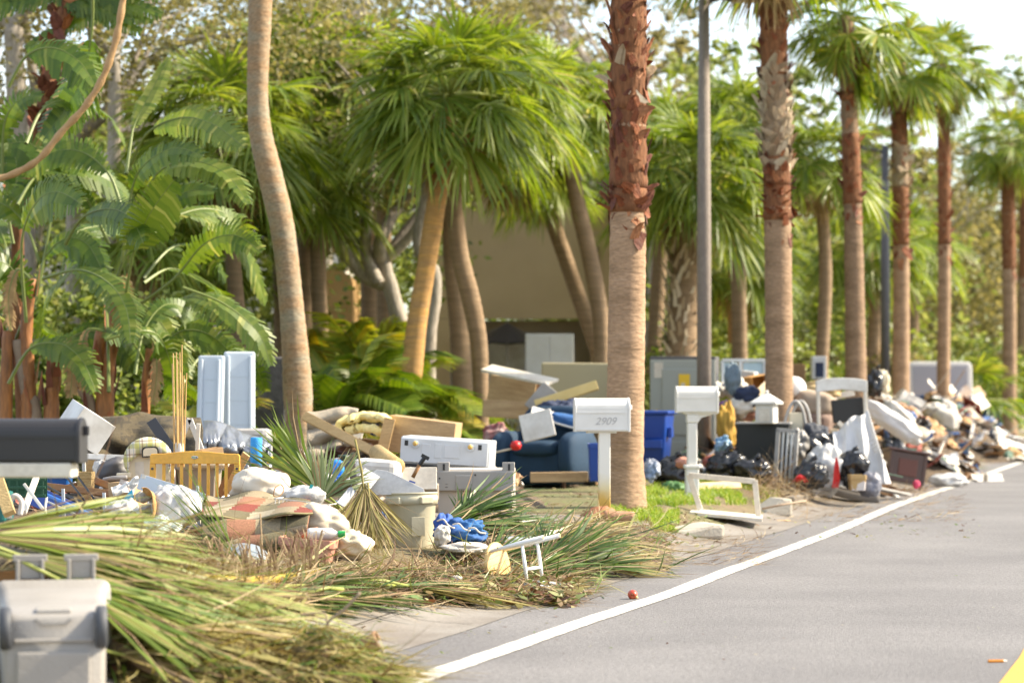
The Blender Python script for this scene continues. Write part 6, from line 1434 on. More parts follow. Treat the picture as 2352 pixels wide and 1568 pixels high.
# sash window
D = 41
t = thing('window_sash', 'pale blue aluminium window sash standing behind the right-hand pile', 'window', P(1708, 895, D), (R(-6), 0, R(4)))
W, H = px(98, D), px(68, D)
GLASS = mat('window_glass', (.38, .50, .56), .12, (.46, .56, .6), 1, .5)
for c, sz in (((0, 0, H), (W, .05, .05)), ((0, 0, 0), (W, .05, .05)), ((-W/2, 0, H/2), (.05, .05, H)), ((W/2, 0, H/2), (.05, .05, H)), ((-.05, 0, H/2), (.06, .05, H))): b = MB(); b.box(c, sz); b.build('frame_bar', APW, t, bevel=.006)
for x0, x1 in ((-W/2, -.08), (-.02, W/2)): b = MB(); b.box(((x0+x1)/2, .01, H/2), (x1-x0-.04, .008, H-.06)); b.build('pane', GLASS, t)
# black cabinet and steel frame
D = 32.6
t = thing('black_cabinet', 'black cabinet back standing in front of the second fan palm', 'cabinet', base(1752, D), (0, 0, R(-10)))
W, H = px(120, D), EYE - px(972 - HV, D) - .28
b = MB(); b.box((0, .3, H / 2), (W, .6, H)); b.build('carcass', mat('black_cabinet_board', (.012, .014, .013), .6, (.022, .022, .018), 3, .5), t, bevel=.01)
b = MB(); b.box((0, .3, H + .012), (W + .04, .64, .025)); b.build('top', GREYP, t, bevel=.006)
t = thing('metal_shutter', 'grey metal vent frame leaning on the right side of the black cabinet', 'metal frame', base(1800, 31.8), (0, R(4), R(-25)))
for x in (-.13, .13): b = MB(); b.box((x, 0, .42), (.05, .05, .84)); b.build('stile', GREYP, t, bevel=.005)
for k in range(3): b = MB(); b.box((-.06 + k * .06, .01, .42), (.022, .02, .8)); b.build('bar', STEEL, t)
for z_ in (.02, .82): b = MB(); b.box((0, 0, z_), (.3, .05, .05)); b.build('rail', GREYP, t)
# lantern
D = 32.5
t = thing('garden_lantern', 'white house-shaped lantern standing on the black cabinet', 'lantern', P(1761, 972, D), (0, 0, R(-22)))
b = MB(); b.box((0, 0, .13), (.25, .25, .26)); b.build('lantern_body', WHITE, t, bevel=.012)
b = MB(); b.add([V((-.18, -.18, .26)), V((.18, -.18, .26)), V((.18, .18, .26)), V((-.18, .18, .26)), V((-.18, -.18, .285)), V((.18, -.18, .285)), V((.18, .18, .285)), V((-.18, .18, .285)), V((-.03, -.03, .40)), V((.03, -.03, .40)), V((.03, .03, .40)), V((-.03, .03, .40))], [(3,2,1,0), (0,1,5,4), (1,2,6,5), (2,3,7,6), (3,0,4,7), (4,5,9,8), (5,6,10,9), (6,7,11,10), (7,4,8,11), (8,9,10,11)]); b.build('roof', WHITE, t)
b = MB(); b.ball((0, 0, .42), (.025, .025, .03), 12, 8); b.build('finial', WHITE, t, True)
b = MB(); b.box((0, -.128, .12), (.15, .01, .17)); b.build('pane', OFFW, t)
# grey bent chair tube, small appliances on the cabinet
t = thing('bent_tube_chair', 'grey bent tube chair frame right of the white lantern', 'chair', P(1822, 985, 33))
for dx in (0, .08): b = MB(); b.tube(smooth_path([V((-.12 + dx, dx, -.2)), V((-.1 + dx, dx, .15)), V((.02 + dx, dx, .38)), V((.14 + dx, dx, .22)), V((.2 + dx, dx, -.25))], 6), .022, 8); b.build('tube', GREYP, t, True)
b = MB(); b.box((.04, .05, .1), (.2, .1, .25)); b.build('seat_sling', CREAM, t, bevel=.02)
for k, (nm, lab, u, v, w, h, m) in enumerate([('paper_bundle', 'bundle of cream papers left of the lantern', 1700, 935, 60, 44, OFFW), ('copper_pot', 'round orange-brown pot left of the lantern', 1722, 950, 44, 30, TERRA), ('purple_bag', 'small purple and white packet beside the refrigerator', 1664, 940, 34, 34, mat('purple_packet', (.16, .03, .3), .5, (.7, .68, .7), 6, .8, sharp=2)), ('navy_bag', 'dark navy bundle above the black cabinet', 1716, 910, 60, 44, NAVY), ('white_cloth', 'white cloth bundle above the navy bundle', 1690, 892, 50, 50, CLOTHW), ('tan_cloth', 'tan cloth bundle left of the second fan palm', 1738, 925, 40, 40, CLOTHT), ('grey_coat', 'grey blue coat hanging below the window sash', 1682, 870, 34, 66, mat('grey_blue_cloth', (.16, .21, .25), .85)), ('baseball_cap', 'white cap right of the refrigerator', 1652, 895, 34, 34, CLOTHW)]):
    sack(nm, lab, 'bundle', u, v, 35 + (k % 3) * .6, w, h, m, k + 2, .4, .5, .3, nu=30, nv=20)
carton('cardboard_box', 'open orange cardboard box left of the second fan palm', 'box', 1718, 862, 1764, 898, 36.5, .35, mat('orange_card', (.5, .26, .07), .8), yaw=18, roll=-10, th=.012, open_='front')
obox('white_box', 'small white box behind the orange cardboard box', 'box', 1708, 852, 1738, 874, 37, .25, WHITE, yaw=-20, roll=8)
for k, (a, c) in enumerate((((1700, 945), (1765, 880)), ((1690, 920), (1752, 900)), ((1720, 895), (1740, 940)))): board('cream_plank', ['cream plank sloping up to the second fan palm', 'lower cream plank above the black cabinet', 'short cream plank standing beside the lantern'][k], 'plank', (*a, 35), (*c, 35.5), .12, .03, mat('cream_wood', (.58, .46, .3), .7, (.46, .34, .2), 4, .5))
obox('framed_sheet', 'brown framed panel standing right of the second fan palm', 'panel', 1810, 836, 1850, 920, 43, .06, mat('panel_brown', (.24, .14, .06), .7, (.2, .11, .05), 3, .5), roll=1)
b = MB(); b.ball((0, 0, 0), (px(29, 34), px(29, 34), px(29, 34)), 24, 16); tag(b.build('globe_light', mat('white_globe', (.82, .82, .8), .3), smooth=True, loc=P(1824, 892, 35)), 'white round globe lampshade right of the second fan palm', 'lampshade')
cushion('loose_cushion', 'upper beige brown sofa cushion below the white globe', 'cushion', 1866, 925, 35, 100, 58, .5, CLOTHT, roll=10, seed=3)
cushion('loose_cushion', 'lower brown sofa cushion under the beige one', 'cushion', 1858, 968, 35, 110, 58, .5, mat('mauve_brown_cloth', (.19, .125, .10), .85, (.25, .18, .14), 4, .5, bump=.2, bs=40), roll=6, seed=4)
cushion('loose_cushion', 'tan cushion tucked right of the brown ones', 'cushion', 1915, 945, 35.3, 54, 54, .4, CLOTHT, roll=40, seed=5)
sack('straw_bundle', 'straw coloured palm fibre bundle above the sofa cushions', 'fibre', 1890, 895, 36, 80, 40, mat('straw', (.5, .38, .2), .9, (.36, .25, .11), 14, .7, bump=.8, bs=30), 4, .4, .7, .35)
# white headboard
D = 33.9
t = thing('headboard', 'white arched headboard with slim legs behind the white rubbish sack', 'headboard', P(1935, 1000, D), (R(-5), 0, R(5)))
W = px(120, D); H0 = px(130, D)
pf = [(-W/2, H0 - px(30, D)), (0, H0 - px(24, D)), (W/2, H0 - px(30, D)), (W/2, H0 - px(4, D))] + [(W/2 * math.cos(a), H0 - px(6, D) + px(9, D) * math.sin(a)) for a in [math.pi * k / 10 for k in range(1, 10)]] + [(-W/2, H0 - px(4, D))]
b = MB(); b.extrude(pf, -.03, .03); b.build('top_panel', WHITE, t, bevel=.008)
for sx_ in (-1, 1): b = MB(); b.box((sx_ * (W/2 - .03), 0, H0 / 2 - .1), (.05, .05, H0)); b.build('leg', OFFW, t, bevel=.008)
obox('black_slab', 'black flat panel under the white headboard', 'panel', 1912, 915, 1985, 968, 34.2, .08, BLACKP, roll=-6)
board('white_trim', 'white trim strip crossing in front of the headboard', 'trim', (1885, 916, 36.5), (1962, 902, 36.5), .09, .03, OFFW)
obox('pale_cabinet', 'pale grey cabinet end behind the headboard', 'cabinet', 1866, 818, 1898, 870, 45, .3, APW)
obox('dark_screen', 'dark blue grey screen in front of the pale cabinet end', 'screen', 1874, 832, 1892, 866, 44, .1, NAVY)
blackbag('black bag high behind the headboard beside the third fan palm', 2010, 880, 43, 40, 60, 7)
# white sack with letters, brown cabinet
WSK = mat('woven_white_sack', (.60, .59, .58), .5, (.5, .49, .48), 4, .4, bump=.25, bs=12)
wD = 32.3; o0 = P(1975, 1110, wD)
def fn(a, c):
    u = (1912 + 82 * a) * (1 - c) + (1922 + 124 * a) * c; top = 992 - 54 * a + 6 * math.sin(a * 9); v = top + (1112 - top) * c
    return P(u, v, wD - .55 * c + .10 * abs(math.sin(a * 8 + c * 2.3)) ** .7 + .10 * noise.noise(V((a * 5, c * 3, 2)))) - o0
b = MB(); b.sheet(fn, 46, 26, .01); wsk = tag(b.build('white_sack', WSK, smooth=True, loc=o0), 'large white woven sack sloping down beside the brown side table', 'sack')
text_mesh('nu', .20, GREYP, wsk, P(2010, 1022, wD - .36) - o0, (R(80), R(62), 0), 0.0, .004, 'lettering')
sack('white_sack', 'long white roll lying above the large woven sack', 'sack', 2050, 970, 38, 150, 44, WSK, 5, .4, .3, .15, 2.6, roll=34)
sack('white_sack', 'cream roll lying above the long white roll', 'sack', 2065, 955, 41, 90, 40, CLOTHW, 6, .4, .3, .15, 2.6, roll=40)
obox('yellow_bag', 'bright yellow packet at the foot of the white sack', 'packet', 2006, 1078, 2034, 1108, 32.3, .1, YEL, roll=24, bevel=.03)
obox('brown_cabinet', 'dark brown cabinet with pale frame between cushions and white sack', 'cabinet', 1858, 1000, 1925, 1075, 34.5, .4, WOODD, yaw=-6)
board('pale_post', 'pale wooden post standing right of the dark brown cabinet', 'post', (1918, 1080, 33.8), (1916, 985, 33.8), .10, .06, mat('pale_pine', (.62, .5, .33), .7))
board('pale_post', 'cream rail sloping down over the large white sack', 'rail', (1925, 970, 32.6), (2034, 1066, 32.4), .06, .04, OFFW)
board('pale_post', 'tan rail lying on top of the dark brown cabinet', 'rail', (1850, 992, 34), (1922, 998, 34), .05, .05, WOODL)
# black bags with red ties, white bag, mattress
blackbag('large black bag sloping behind the red-tied bags', 1888, 1040, 32.6, 130, 70, 11, roll=22)
blackbag('black bag with red drawstring hanging at its right', 1955, 1075, 31.8, 70, 70, 12)
blackbag('torn black bag beside the slumped white bag', 1860, 1090, 31.4, 76, 60, 13)
sack('rubbish_bag', 'white bag slumped among the black bags', 'bag', 1890, 1078, 31.9, 90, 100, BAGW, 14, .5, .6, .3, roll=20, nu=50, nv=34)
def drawstring(label, u, v, D, w, h, seed):
    rng = random.Random(seed); t = thing('red_drawstring', label, 'drawstring', P(u, v, D))
    for k in range(5):
        x = px((k - 2) * w / 5, D); b = MB(); b.strip([V((0, 0, px(h / 2, D))), V((x * .6, -.03, px(h * .2, D))), V((x, -.02, -px(h * .2, D))), V((x * 1.1 + rng.uniform(-.03, .03), 0, -px(h / 2, D)))], [.02, .028, .026, .012], V((1, rng.uniform(-.9, .9), 0)).normalized()); b.build('strap', REDP, t)
drawstring('red plastic drawstring hanging beside the black bag', 1921, 1085, 31.2, 14, 70, 3)
drawstring('red plastic drawstring below the torn black bag', 1838, 1098, 30.9, 34, 18, 4)
sack('glove_heap', 'grey shoes and metal bits heaped right of the metal vent frame', 'heap', 1832, 1020, 32.2, 44, 60, mat('metal_bits', (.35, .33, .3), .4, (.05, .05, .05), 7, .8, metal=.3, sharp=2), 8, .4, .7, .3)
sack('dark_jacket', 'dark grey jacket lying above the large black bag', 'jacket', 1868, 1010, 33, 60, 70, mat('charcoal_cloth', (.06, .065, .08), .85), 5, .4, .6, .3, roll=30)
MATT = mat('grey_foam', (.16, .145, .135), .9, (.24, .22, .2), 2, .6, bump=.2, bs=30)
g = gnd(1915, 1146)
t = thing('foam_mattress', 'dark grey foam mattress strip lying along the gutter', 'mattress', g + V((0, 0, .01)), (0, R(4), R(6)))
def fn(a, c): return V(((a - .5) * px(190, g.y), (c - .5) * .55, .13 + .10 * (1 - a) + .02 * math.sin(a * 6)))
b = MB(); b.sheet(fn, 24, 6, .14); b.build('foam', MATT, t, True)
b = MB(); b.tube([fn(k / 20, 0) + V((0, -.005, -.01)) for k in range(21)], .012, 6); b.build('piping', GREYP, t, True)
tub('paint_bucket', 'tan bucket with a printed label beside the mattress strip', 'bucket', 1952, 1092, 1990, 1126, 31.4, mat('label_bucket', (.45, .3, .12), .5, (.7, .7, .75), 5, .7, sharp=2), .9)
sack('grey_bag', 'slate grey bag under the yellow packet', 'bag', 1998, 1112, 31.6, 56, 56, mat('slate_bag', (.16, .165, .2), .5, bump=.4, bs=14), 7)
board('white_board', 'pale grey board lying flat below the brown side table', 'board', (1985, 1115, 33), (2080, 1135, 34), .2, .03, GREYP, up=(0, 0, 1))
# brown side table on its side
D = 36.4
t = thing('side_table', 'dark brown panelled side table tipped over at the road edge', 'side table', P(2080, 1108, D), (R(-4), R(9), R(4)))
W, H = px(88, D), px(70, D)
b = MB(); b.box((0, .25, H / 2), (W, .5, H)); b.build('carcass', WOODD, t, bevel=.012)
b = MB(); b.box((0, .24, H + .02), (W + .07, .56, .04)); b.build('top', WOODD, t, bevel=.012)
b = MB(); b.box((0, -.006, H * .5), (W * .5, .014, H * .56)); q = b.build('door_panel', mat('red_brown_wood', (.12, .035, .02), .35), t, bevel=.008)
for sx_ in (-1, 1): b = MB(); b.box((sx_ * (W / 2 - .03), -.005, H / 2), (.05, .02, H)); b.build('stile', WOODD, t, bevel=.004)
for sx_ in (-1, 1): b = MB(); b.tube([V((sx_ * (W / 2 - .05), .04, -.08)), V((sx_ * (W / 2 - .05), .04, 0))], [.02, .035], 8); b.build('foot', WOODD, t)
g = gnd(2180, 1118); sack('white_paper', 'crumpled white plastic sheet lying on the white line', 'plastic sheet', 2178, 1104, g.y, 86, 34, BAGW, 5, .5, .4, .25, 2.0)
sack('pink_packet', 'small pink packet below the brown side table', 'packet', 2105, 1112, 35.6, 16, 20, mat('pink', (.6, .05, .12), .5), 3, .1)
sack('scrap_heap', 'heap of cream scraps right of the side table', 'heap', 2150, 1062, 41, 100, 40, CLOTHW, 9, .5, .6, .3, roll=16)
blackbag('clear and black bag above the brown side table', 2052, 1030, 39, 50, 50, 21)
sack('beige_tube', 'beige hollow drum lying above the side table', 'drum', 2098, 1010, 42, 90, 66, mat('beige_drum', (.42, .36, .27), .7), 4, .5, .1, .1, 3, roll=24)
# far pile and grey mattress
D = 57
t = thing('mattress', 'grey mattress with white border standing upright over the far pile', 'mattress', P(2160, 1000, D), (R(-5), 0, R(3)))
W, H = px(150, D), px(170, D)
b = MB(); b.ball((0, 0, H / 2), (W / 2, .12, H / 2), 60, 28, 14); b.build('border', mat('mattress_border', (.62, .6, .57), .8), t, True)
b = MB(); b.box((0, -.112, H / 2), (W * .86, .03, H * .9)); b.build('grey_panel', mat('mattress_grey', (.36, .35, .38), .85), t, bevel=.03)
far_items = [
    ('cream_bundle', 'round cream cushion beside the third fan palm', 2022, 925, 46, 60, 44, CLOTHW), ('terracotta_pot', 'terracotta pot below the round cream cushion', 2035, 958, 44, 56, 44, TERRA), ('cream_bundle', 'tall cream bottle shape right of the black bag', 2030, 880, 47, 26, 60, CREAM), ('brown_bundle', 'brown cloth under the black bag by the third fan palm', 2002, 960, 43, 50, 40, TERRA),
    ('white_bundle', 'white bundle left of the grey mattress', 2085, 920, 52, 30, 36, CLOTHW), ('blue_print', 'blue patterned cloth at the mattress foot', 2120, 925, 55, 80, 36, mat('blue_print', (.03, .1, .2), .8, (.25, .12, .07), 4, .7)), ('white_pillow', 'white pillow at the mattress foot', 2108, 944, 54, 40, 30, CLOTHW), ('white_pillow', 'white pillow right of the tan post', 2148, 942, 53, 56, 34, CLOTHW), ('white_sheet', 'white sheet heap under the far white pillows', 2172, 960, 52, 60, 60, CLOTHW), ('grey_bag', 'grey bag left of the blue bin', 2190, 985, 55, 60, 60, mat('slate_bag2', (.10, .105, .13), .5, bump=.4, bs=14)), ('grey_bag', 'dark grey bag low in the far pile', 2150, 995, 52, 70, 60, mat('slate_bag3', (.07, .075, .095), .5, bump=.4, bs=14)), ('black_bag', 'black bag right at the foot of the blue bin', 2200, 1008, 57, 56, 40, BAGM), ('tan_cloth', 'tan cushion under the blue patterned cloth', 2100, 972, 50, 60, 24, CLOTHT), ('mauve_cloth', 'dark mauve cloth on top of the wooden bed rail', 2198, 920, 60, 60, 44, mat('mauve', (.09, .06, .07), .85)), ('white_bucket', 'white bucket lying with a green rim at the road edge', 2165, 1018, 55, 74, 26, WHITE), ('beige_cloth', 'beige cloth in front of the grey bags', 2120, 1010, 48, 60, 40, CLOTHW)]
for k, (nm, lab, u, v, D, w, h, m) in enumerate(far_items): sack(nm, lab, 'bundle', u, v, D, w, h, m, k + 31, .5, .4, .25, nu=26, nv=18)
board('white_plank', 'white plank lying across the front of the grey mattress', 'plank', (2120, 920, 55), (2190, 892, 56), .2, .05, WHITE)
board('bed_plank', 'cream bed rail sloping up to the right above the blue bin', 'bed rail', (2170, 965, 57), (2262, 918, 58), .4, .08, OFFW)
board('bed_plank', 'brown bed rail sloping up behind the cream one', 'bed rail', (2170, 940, 58), (2255, 898, 59), .3, .08, WOODM)
board('tan_post', 'tan post standing in front of the grey mattress', 'post', (2128, 1000, 53), (2126, 925, 53), .14, .08, WOODL)
def wheelie(label, u, v0, v1, D, w, m, yaw):
    t = thing('wheeled_bin', label, 'bin', V((px(u - CU, D), D, EYE - px(v1 - HV, D))), (0, 0, R(yaw))); W, H = px(w, D), px(v1 - v0, D)
    b = MB(); rs_ = [ring(W * .78, W * .8, 0, -W * .4), ring(W, W * 1.05, H, -W * .5)]; n = len(rs_[0]); vs_ = [V((p.x, p.z, p.y)) for r_ in rs_ for p in r_]
    b.add(vs_, [(k, n+k, n+(k+1) % n, (k+1) % n) for k in range(n)] + [tuple(range(n)), tuple(range(2*n-1, n-1, -1))]); b.build('body', m, t, True)
    b = MB(); b.box((0, 0, H + .02), (W * 1.08, W * 1.15, .05)); b.build('lid', m, t, bevel=.015)
    for s_ in (-1, 1): b = MB(); b.lathe([(.02, -.02), (.1, -.02), (.1, .02), (.02, .02)], 14, (s_ * W * .42, W * .4, .1), Matrix.Rotation(R(90), 3, 'Y')); b.build('wheel', TYRE, t)
wheelie('dark blue wheeled bin at the far end of the pile', 2238, 936, 1020, 62, 62, mat('deep_blue', (.012, .035, .085), .45), -6)
wheelie('dark green wheeled bin right of the dark blue one', 2275, 928, 1000, 66, 44, mat('deep_green', (.012, .035, .025), .45), 4)
for k, (u, v, D) in enumerate(((2300, 985, 70), (2335, 975, 74))): obox('storage_box', ['green striped box beyond the far bins', 'pale box beyond the far bins at the right edge'][k], 'box', u - 18, v - 22, u + 18, v + 18, D, .5, mat('far_green', (.1, .18, .14), .6) if k == 0 else OFFW, yaw=20, roll=20 - 20 * k)
obox('orange_crate', 'tall rust orange cabinet between the third and fourth fan palms', 'cabinet', 2000, 775, 2022, 870, 62, .5, mat('rust_orange', (.30, .12, .03), .7))
# ------------------------------------------------------------------ fallen fronds, litter, grass
random.seed(77)
FRESH = mat('fallen_green_leaf', (.2, .3, .06), .45, tint=((.035, .075, .008), (.10, .165, .018), (.20, .265, .042), (.40, .38, .15)), transl=.25)
PALEF = mat('pale_green_leaf', (.3, .4, .2), .45, tint=((.09, .15, .05), (.18, .25, .10), (.29, .34, .17), (.40, .40, .24)), transl=.25)
DRYF = mat('drying_leaf', (.3, .24, .08), .6, tint=((.10, .065, .02), (.22, .17, .045), (.30, .27, .08), (.42, .33, .16)), transl=.2)
DEEP = mat('deep_green_leaf', (.1, .18, .03), .4, tint=((.025, .05, .008), (.065, .12, .018), (.13, .195, .035), (.32, .29, .11)), transl=.2)
DRYG = mat('dry_strands', (.3, .2, .1), .8, tint=((.10, .055, .03), (.22, .14, .07), (.36, .26, .14), (.52, .42, .26)), transl=.15)
LEAFM = mat('mixed_leaf_litter', (.2, .2, .08), .6, tint=((.07, .035, .02), (.17, .08, .035), (.12, .19, .05), (.26, .30, .11), (.42, .34, .19)), transl=.2)
def settle(b, lift=.006):
    out = []
    for x, y, z in b.v: out.append((x, y, max(z, hgt(offs((x, y))) + lift)))
    b.v = out
def fallen(label, H, tip, L, spread, n, m, tint=(.2, .9), droop=.15, wk=1.1, stem=None, nrm=(0, -.35, 1), name='fallen_frond', sr=.012, tb=0, pm=None, arc=0.0, rngs=None, wob=.16, group='fallen palm fronds'):
    """cut fan frond lying with its hub at H and its blades towards tip, both (u, v, D)"""
    rng = random.Random(rngs or int(abs(H[0]) + H[1] * 3))
    pos = lambda q: gnd(q[0], q[1], q[2]) if q[2] < 5 else P(*q)
    h = pos(H); d = (pos(tip) - h).normalized(); s_ = d.cross(V(nrm)).normalized()
    t = thing(name, label, 'palm frond', h, group=group)
    b = MB(); fan_into(b, h, d, s_, L, int(n * 1.35), R(spread), droop, rng, 0, tint, .14, wk * .66 * (40 / max(8, spread)) ** .6, arc, tb, wob)
    fan_into(b, h, d, s_, L * .95, int(n * .3), R(spread * 1.2), droop * .8, rng, 1, (.0, .75), .2, wk * .055 * (40 / max(8, spread)) ** .6, arc + .03, 0, .3)
    settle(b); b.v = [tuple(V(p) - h) for p in b.v]; b.build('blades', [m, DRYG], t)
    q = pos(stem) if stem else h - d * .35
    b = MB(); b.tube([V((0, 0, 0)) + d * .06, (q - h) * .5 + V((0, 0, .02)), q - h], [sr * .7, sr, sr * 1.3], 7); b.build('petiole', pm or PETI, t, True)
    return t
# foreground, bottom left
fallen('large yellow-green frond sweeping right from under the charcoal mailbox', (-60, 1228, 12.4), (520, 1275, 12.9), 1.45, 24, 42, FRESH, (.45, 1.0), .10, 1.3)
fallen('long yellow-green frond lying above the tan cart', (20, 1268, 12.2), (640, 1440, 12.4), 1.5, 18, 40, FRESH, (.35, .95), .12, 1.25)
fallen('green frond lying right of the tan cart', (110, 1320, 12.0), (640, 1530, 12.0), 1.3, 22, 40, FRESH, (.25, .8), .12, 1.2)
fallen('second green frond fanned over the foreground litter', (300, 1322, 12.8), (860, 1450, 12.9), 1.25, 20, 38, FRESH, (.3, .95), .14, 1.2)
fallen('pale blades frond reaching toward the large white bag', (-40, 1215, 13.0), (470, 1160, 13.5), 1.1, 15, 24, FRESH, (.6, 1.0), .08, 1.2)
fallen('yellowing frond low in the foreground litter', (330, 1440, 12.0), (880, 1530, 12.2), 1.15, 24, 36, DRYF, (.3, 1.0), .12, 1.2)
fallen('dry brown frond at the bottom edge', (260, 1500, 11.8), (760, 1590, 11.9), 1.1, 26, 34, DRYF, (.1, .9), .1, 1.2)
fallen('dry frond pointing at the road in the foreground', (520, 1430, 12.4), (930, 1520, 12.6), .85, 30, 32, DRYF, (.2, .9), .12, 1.1)
fallen('green frond end beside the curled bark', (560, 1500, 12.2), (900, 1510, 12.5), .7, 28, 28, FRESH, (.1, .7), .1, 1.1)
# thin blades before the white bags
fallen('thin-bladed green frond fanning up left over the white bags', (560, 1316, 16.9), (400, 1205, 17.2), 1.02, 30, 34, FRESH, (.05, .6), .05, .45, (690, 1335, 16.8), (0, -1, .3))
fallen('thin-bladed green frond spreading left over the plywood crates', (545, 1322, 16.8), (330, 1270, 16.9), .95, 16, 26, FRESH, (.1, .7), .06, .5, (650, 1330, 16.8), (0, -1, .4))
# upright green bundle and pale fan in the pile
fallen('bundle of stiff green blades rising left beside the pool noodle', (752, 1140, 19.1), (632, 1010, 19.0), .80, 12, 22, FRESH, (.05, .65), .02, 1.5, (800, 1190, 19), (0, -1, .2))
fallen('lower bundle of green blades behind the white pillow', (745, 1146, 19.2), (585, 1072, 19.1), .74, 10, 18, FRESH, (.05, .6), .04, 1.5, (800, 1190, 19), (0, -1, .2))
fallen('pale grey-green fan standing up behind the white bag', (738, 1152, 18.9), (770, 1040, 18.9), .52, 40, 24, PALEF, (.2, 1.0), .06, 1.5, (735, 1190, 18.9), (0, -1, .25))
fallen('pale green frond leaning right behind the brown frond', (735, 1140, 18.95), (850, 1085, 18.8), .50, 22, 18, PALEF, (.2, .9), .10, 1.4, (720, 1170, 19), (0, -1, .25))
# brown drooping fan beside the trash can
fallen('drying brown fan hanging down against the trash can', (834, 1105, 18.3), (846, 1255, 18.0), .66, 32, 60, DRYF, (.05, .8), .05, 1.5, (816, 1010, 18.5), (0, -1, .1), sr=.008, pm=DRYF)
fallen('second drying brown fan hanging left of the trash can', (838, 1118, 18.2), (812, 1280, 17.8), .66, 28, 50, DRYF, (.05, .8), .05, 1.5, (826, 1060, 18.4), (0, -1, .1), sr=.007, pm=DRYF)
fallen('lowest drying brown fan before the trash can', (850, 1160, 18.0), (868, 1290, 17.6), .50, 22, 36, DRYF, (.1, .8), .05, 1.5, (845, 1110, 18.2), (0, -1, .1), sr=.007, pm=DRYF)
# front frond pile before rug; third number is the height above the ground
fallen('broad glossy green frond lying at the front edge of the pile', (640, 1372, .06), (990, 1352, .07), 1.05, 18, 22, DEEP, (.05, .6), .03, 1.7)
fallen('broad green frond behind the glossy one', (690, 1345, .08), (930, 1290, .16), .9, 24, 24, DEEP, (.1, .65), .04, 1.4)
fallen('green frond with twisted dry tips under the glossy one', (630, 1392, .05), (900, 1388, .05), .9, 15, 22, DEEP, (.1, .6), .04, 1.4)
fallen('green frond spread toward the petiole end', (720, 1360, .10), (480, 1385, .06), .95, 20, 24, DRYF, (.2, .9), .06, 1.2)
fallen('drying frond below the thick yellow stalk', (610, 1365, .06), (420, 1395, .05), .8, 22, 24, DRYF, (.2, .9), .06, 1.2)
fallen('yellow-green frond tips beneath the thick yellow stalk', (560, 1375, .06), (800, 1400, .04), .8, 20, 24, DRYF, (.4, 1.0), .06, 1.2)
fallen('frond lying between trash can and stool', (900, 1345, .08), (1120, 1335, .10), .85, 26, 28, DEEP, (.1, .7), .05, 1.2)
fallen('long arched green frond in front of the fallen stool', (930, 1345, .09), (1230, 1378, .04), 1.05, 16, 22, DRYF, (.3, .9), .06, 1.0)
fallen('glossy strap-leaved frond behind the leaf litter', (800, 1375, .08), (1020, 1372, .05), .75, 20, 18, DEEP, (.1, .6), .04, 1.5)
# big green fronds right of the can
for k, (H, T, L, sp, n, m, ti) in enumerate((
    ((1015, 1196, 19.9), (1215, 1118, 20.3), .95, 18, 22, DEEP, (.0, .5)), ((1030, 1215, 19.7), (1250, 1170, 20.2), 1.0, 22, 26, DEEP, (.0, .5)), ((1060, 1200, 20.0), (1100, 1140, 20.1), .4, 50, 18, DEEP, (.05, .6)), ((1110, 1230, 19.8), (1330, 1205, 20.3), .95, 24, 28, DEEP, (.0, .5)), ((1160, 1262, 19.4), (1370, 1240, 19.9), .95, 26, 28, DEEP, (.0, .5)),
    ((1235, 1305, 18.9), (1330, 1190, 19.2), .58, 38, 26, DEEP, (.05, .6)), ((1270, 1300, 19.1), (1450, 1200, 19.5), .85, 22, 22, DEEP, (.05, .6)), ((1330, 1300, 19.4), (1560, 1296, 19.8), .92, 16, 30, DRYF, (.1, .7)), ((1300, 1310, 19.2), (1500, 1260, 19.6), .8, 26, 26, DEEP, (.0, .5)), ((1190, 1345, 18.3), (1430, 1352, 18.6), .85, 20, 28, DRYF, (.1, .8)), ((1200, 1320, 18.6), (1390, 1290, 18.9), .75, 36, 30, DEEP, (.05, .65)), ((1240, 1340, 18.4), (1330, 1390, 18.0), .5, 40, 24, DRYF, (.2, .9)), ((1260, 1250, 19.8), (1460, 1180, 20.4), .9, 22, 24, DRYF, (.0, .6)), ((1330, 1240, 20.3), (1520, 1225, 20.8), .8, 24, 24, DRYF, (.0, .6)), ((1120, 1290, 18.9), (1250, 1220, 19.2), .6, 40, 24, DEEP, (.05, .6)))):
    lab = ['dark green frond reaching up toward the blue armchair', 'dark green frond under the blue quilt reaching right', 'short curled green frond behind the blue quilt', 'dark frond pointing at the nearest palm', 'wide dark frond behind the stool legs', 'upright spiky frond right of the stool legs', 'tall spiky blades pointing up right past the stool', 'long thin frond tip nearest the white line', 'dark frond behind the long thin tip', 'drying frond pointing at the apple', 'bright frond directly right of the stool', 'drying frond curling down before the stool legs', 'brown-green frond behind the spiky blades', 'brown-green frond at the driveway edge', 'bushy green frond behind the stool seat'][k]
    fallen(lab, H, T, L, sp, n, m, ti, .10, 1.15, None, (0, -.5, 1), arc=.04)
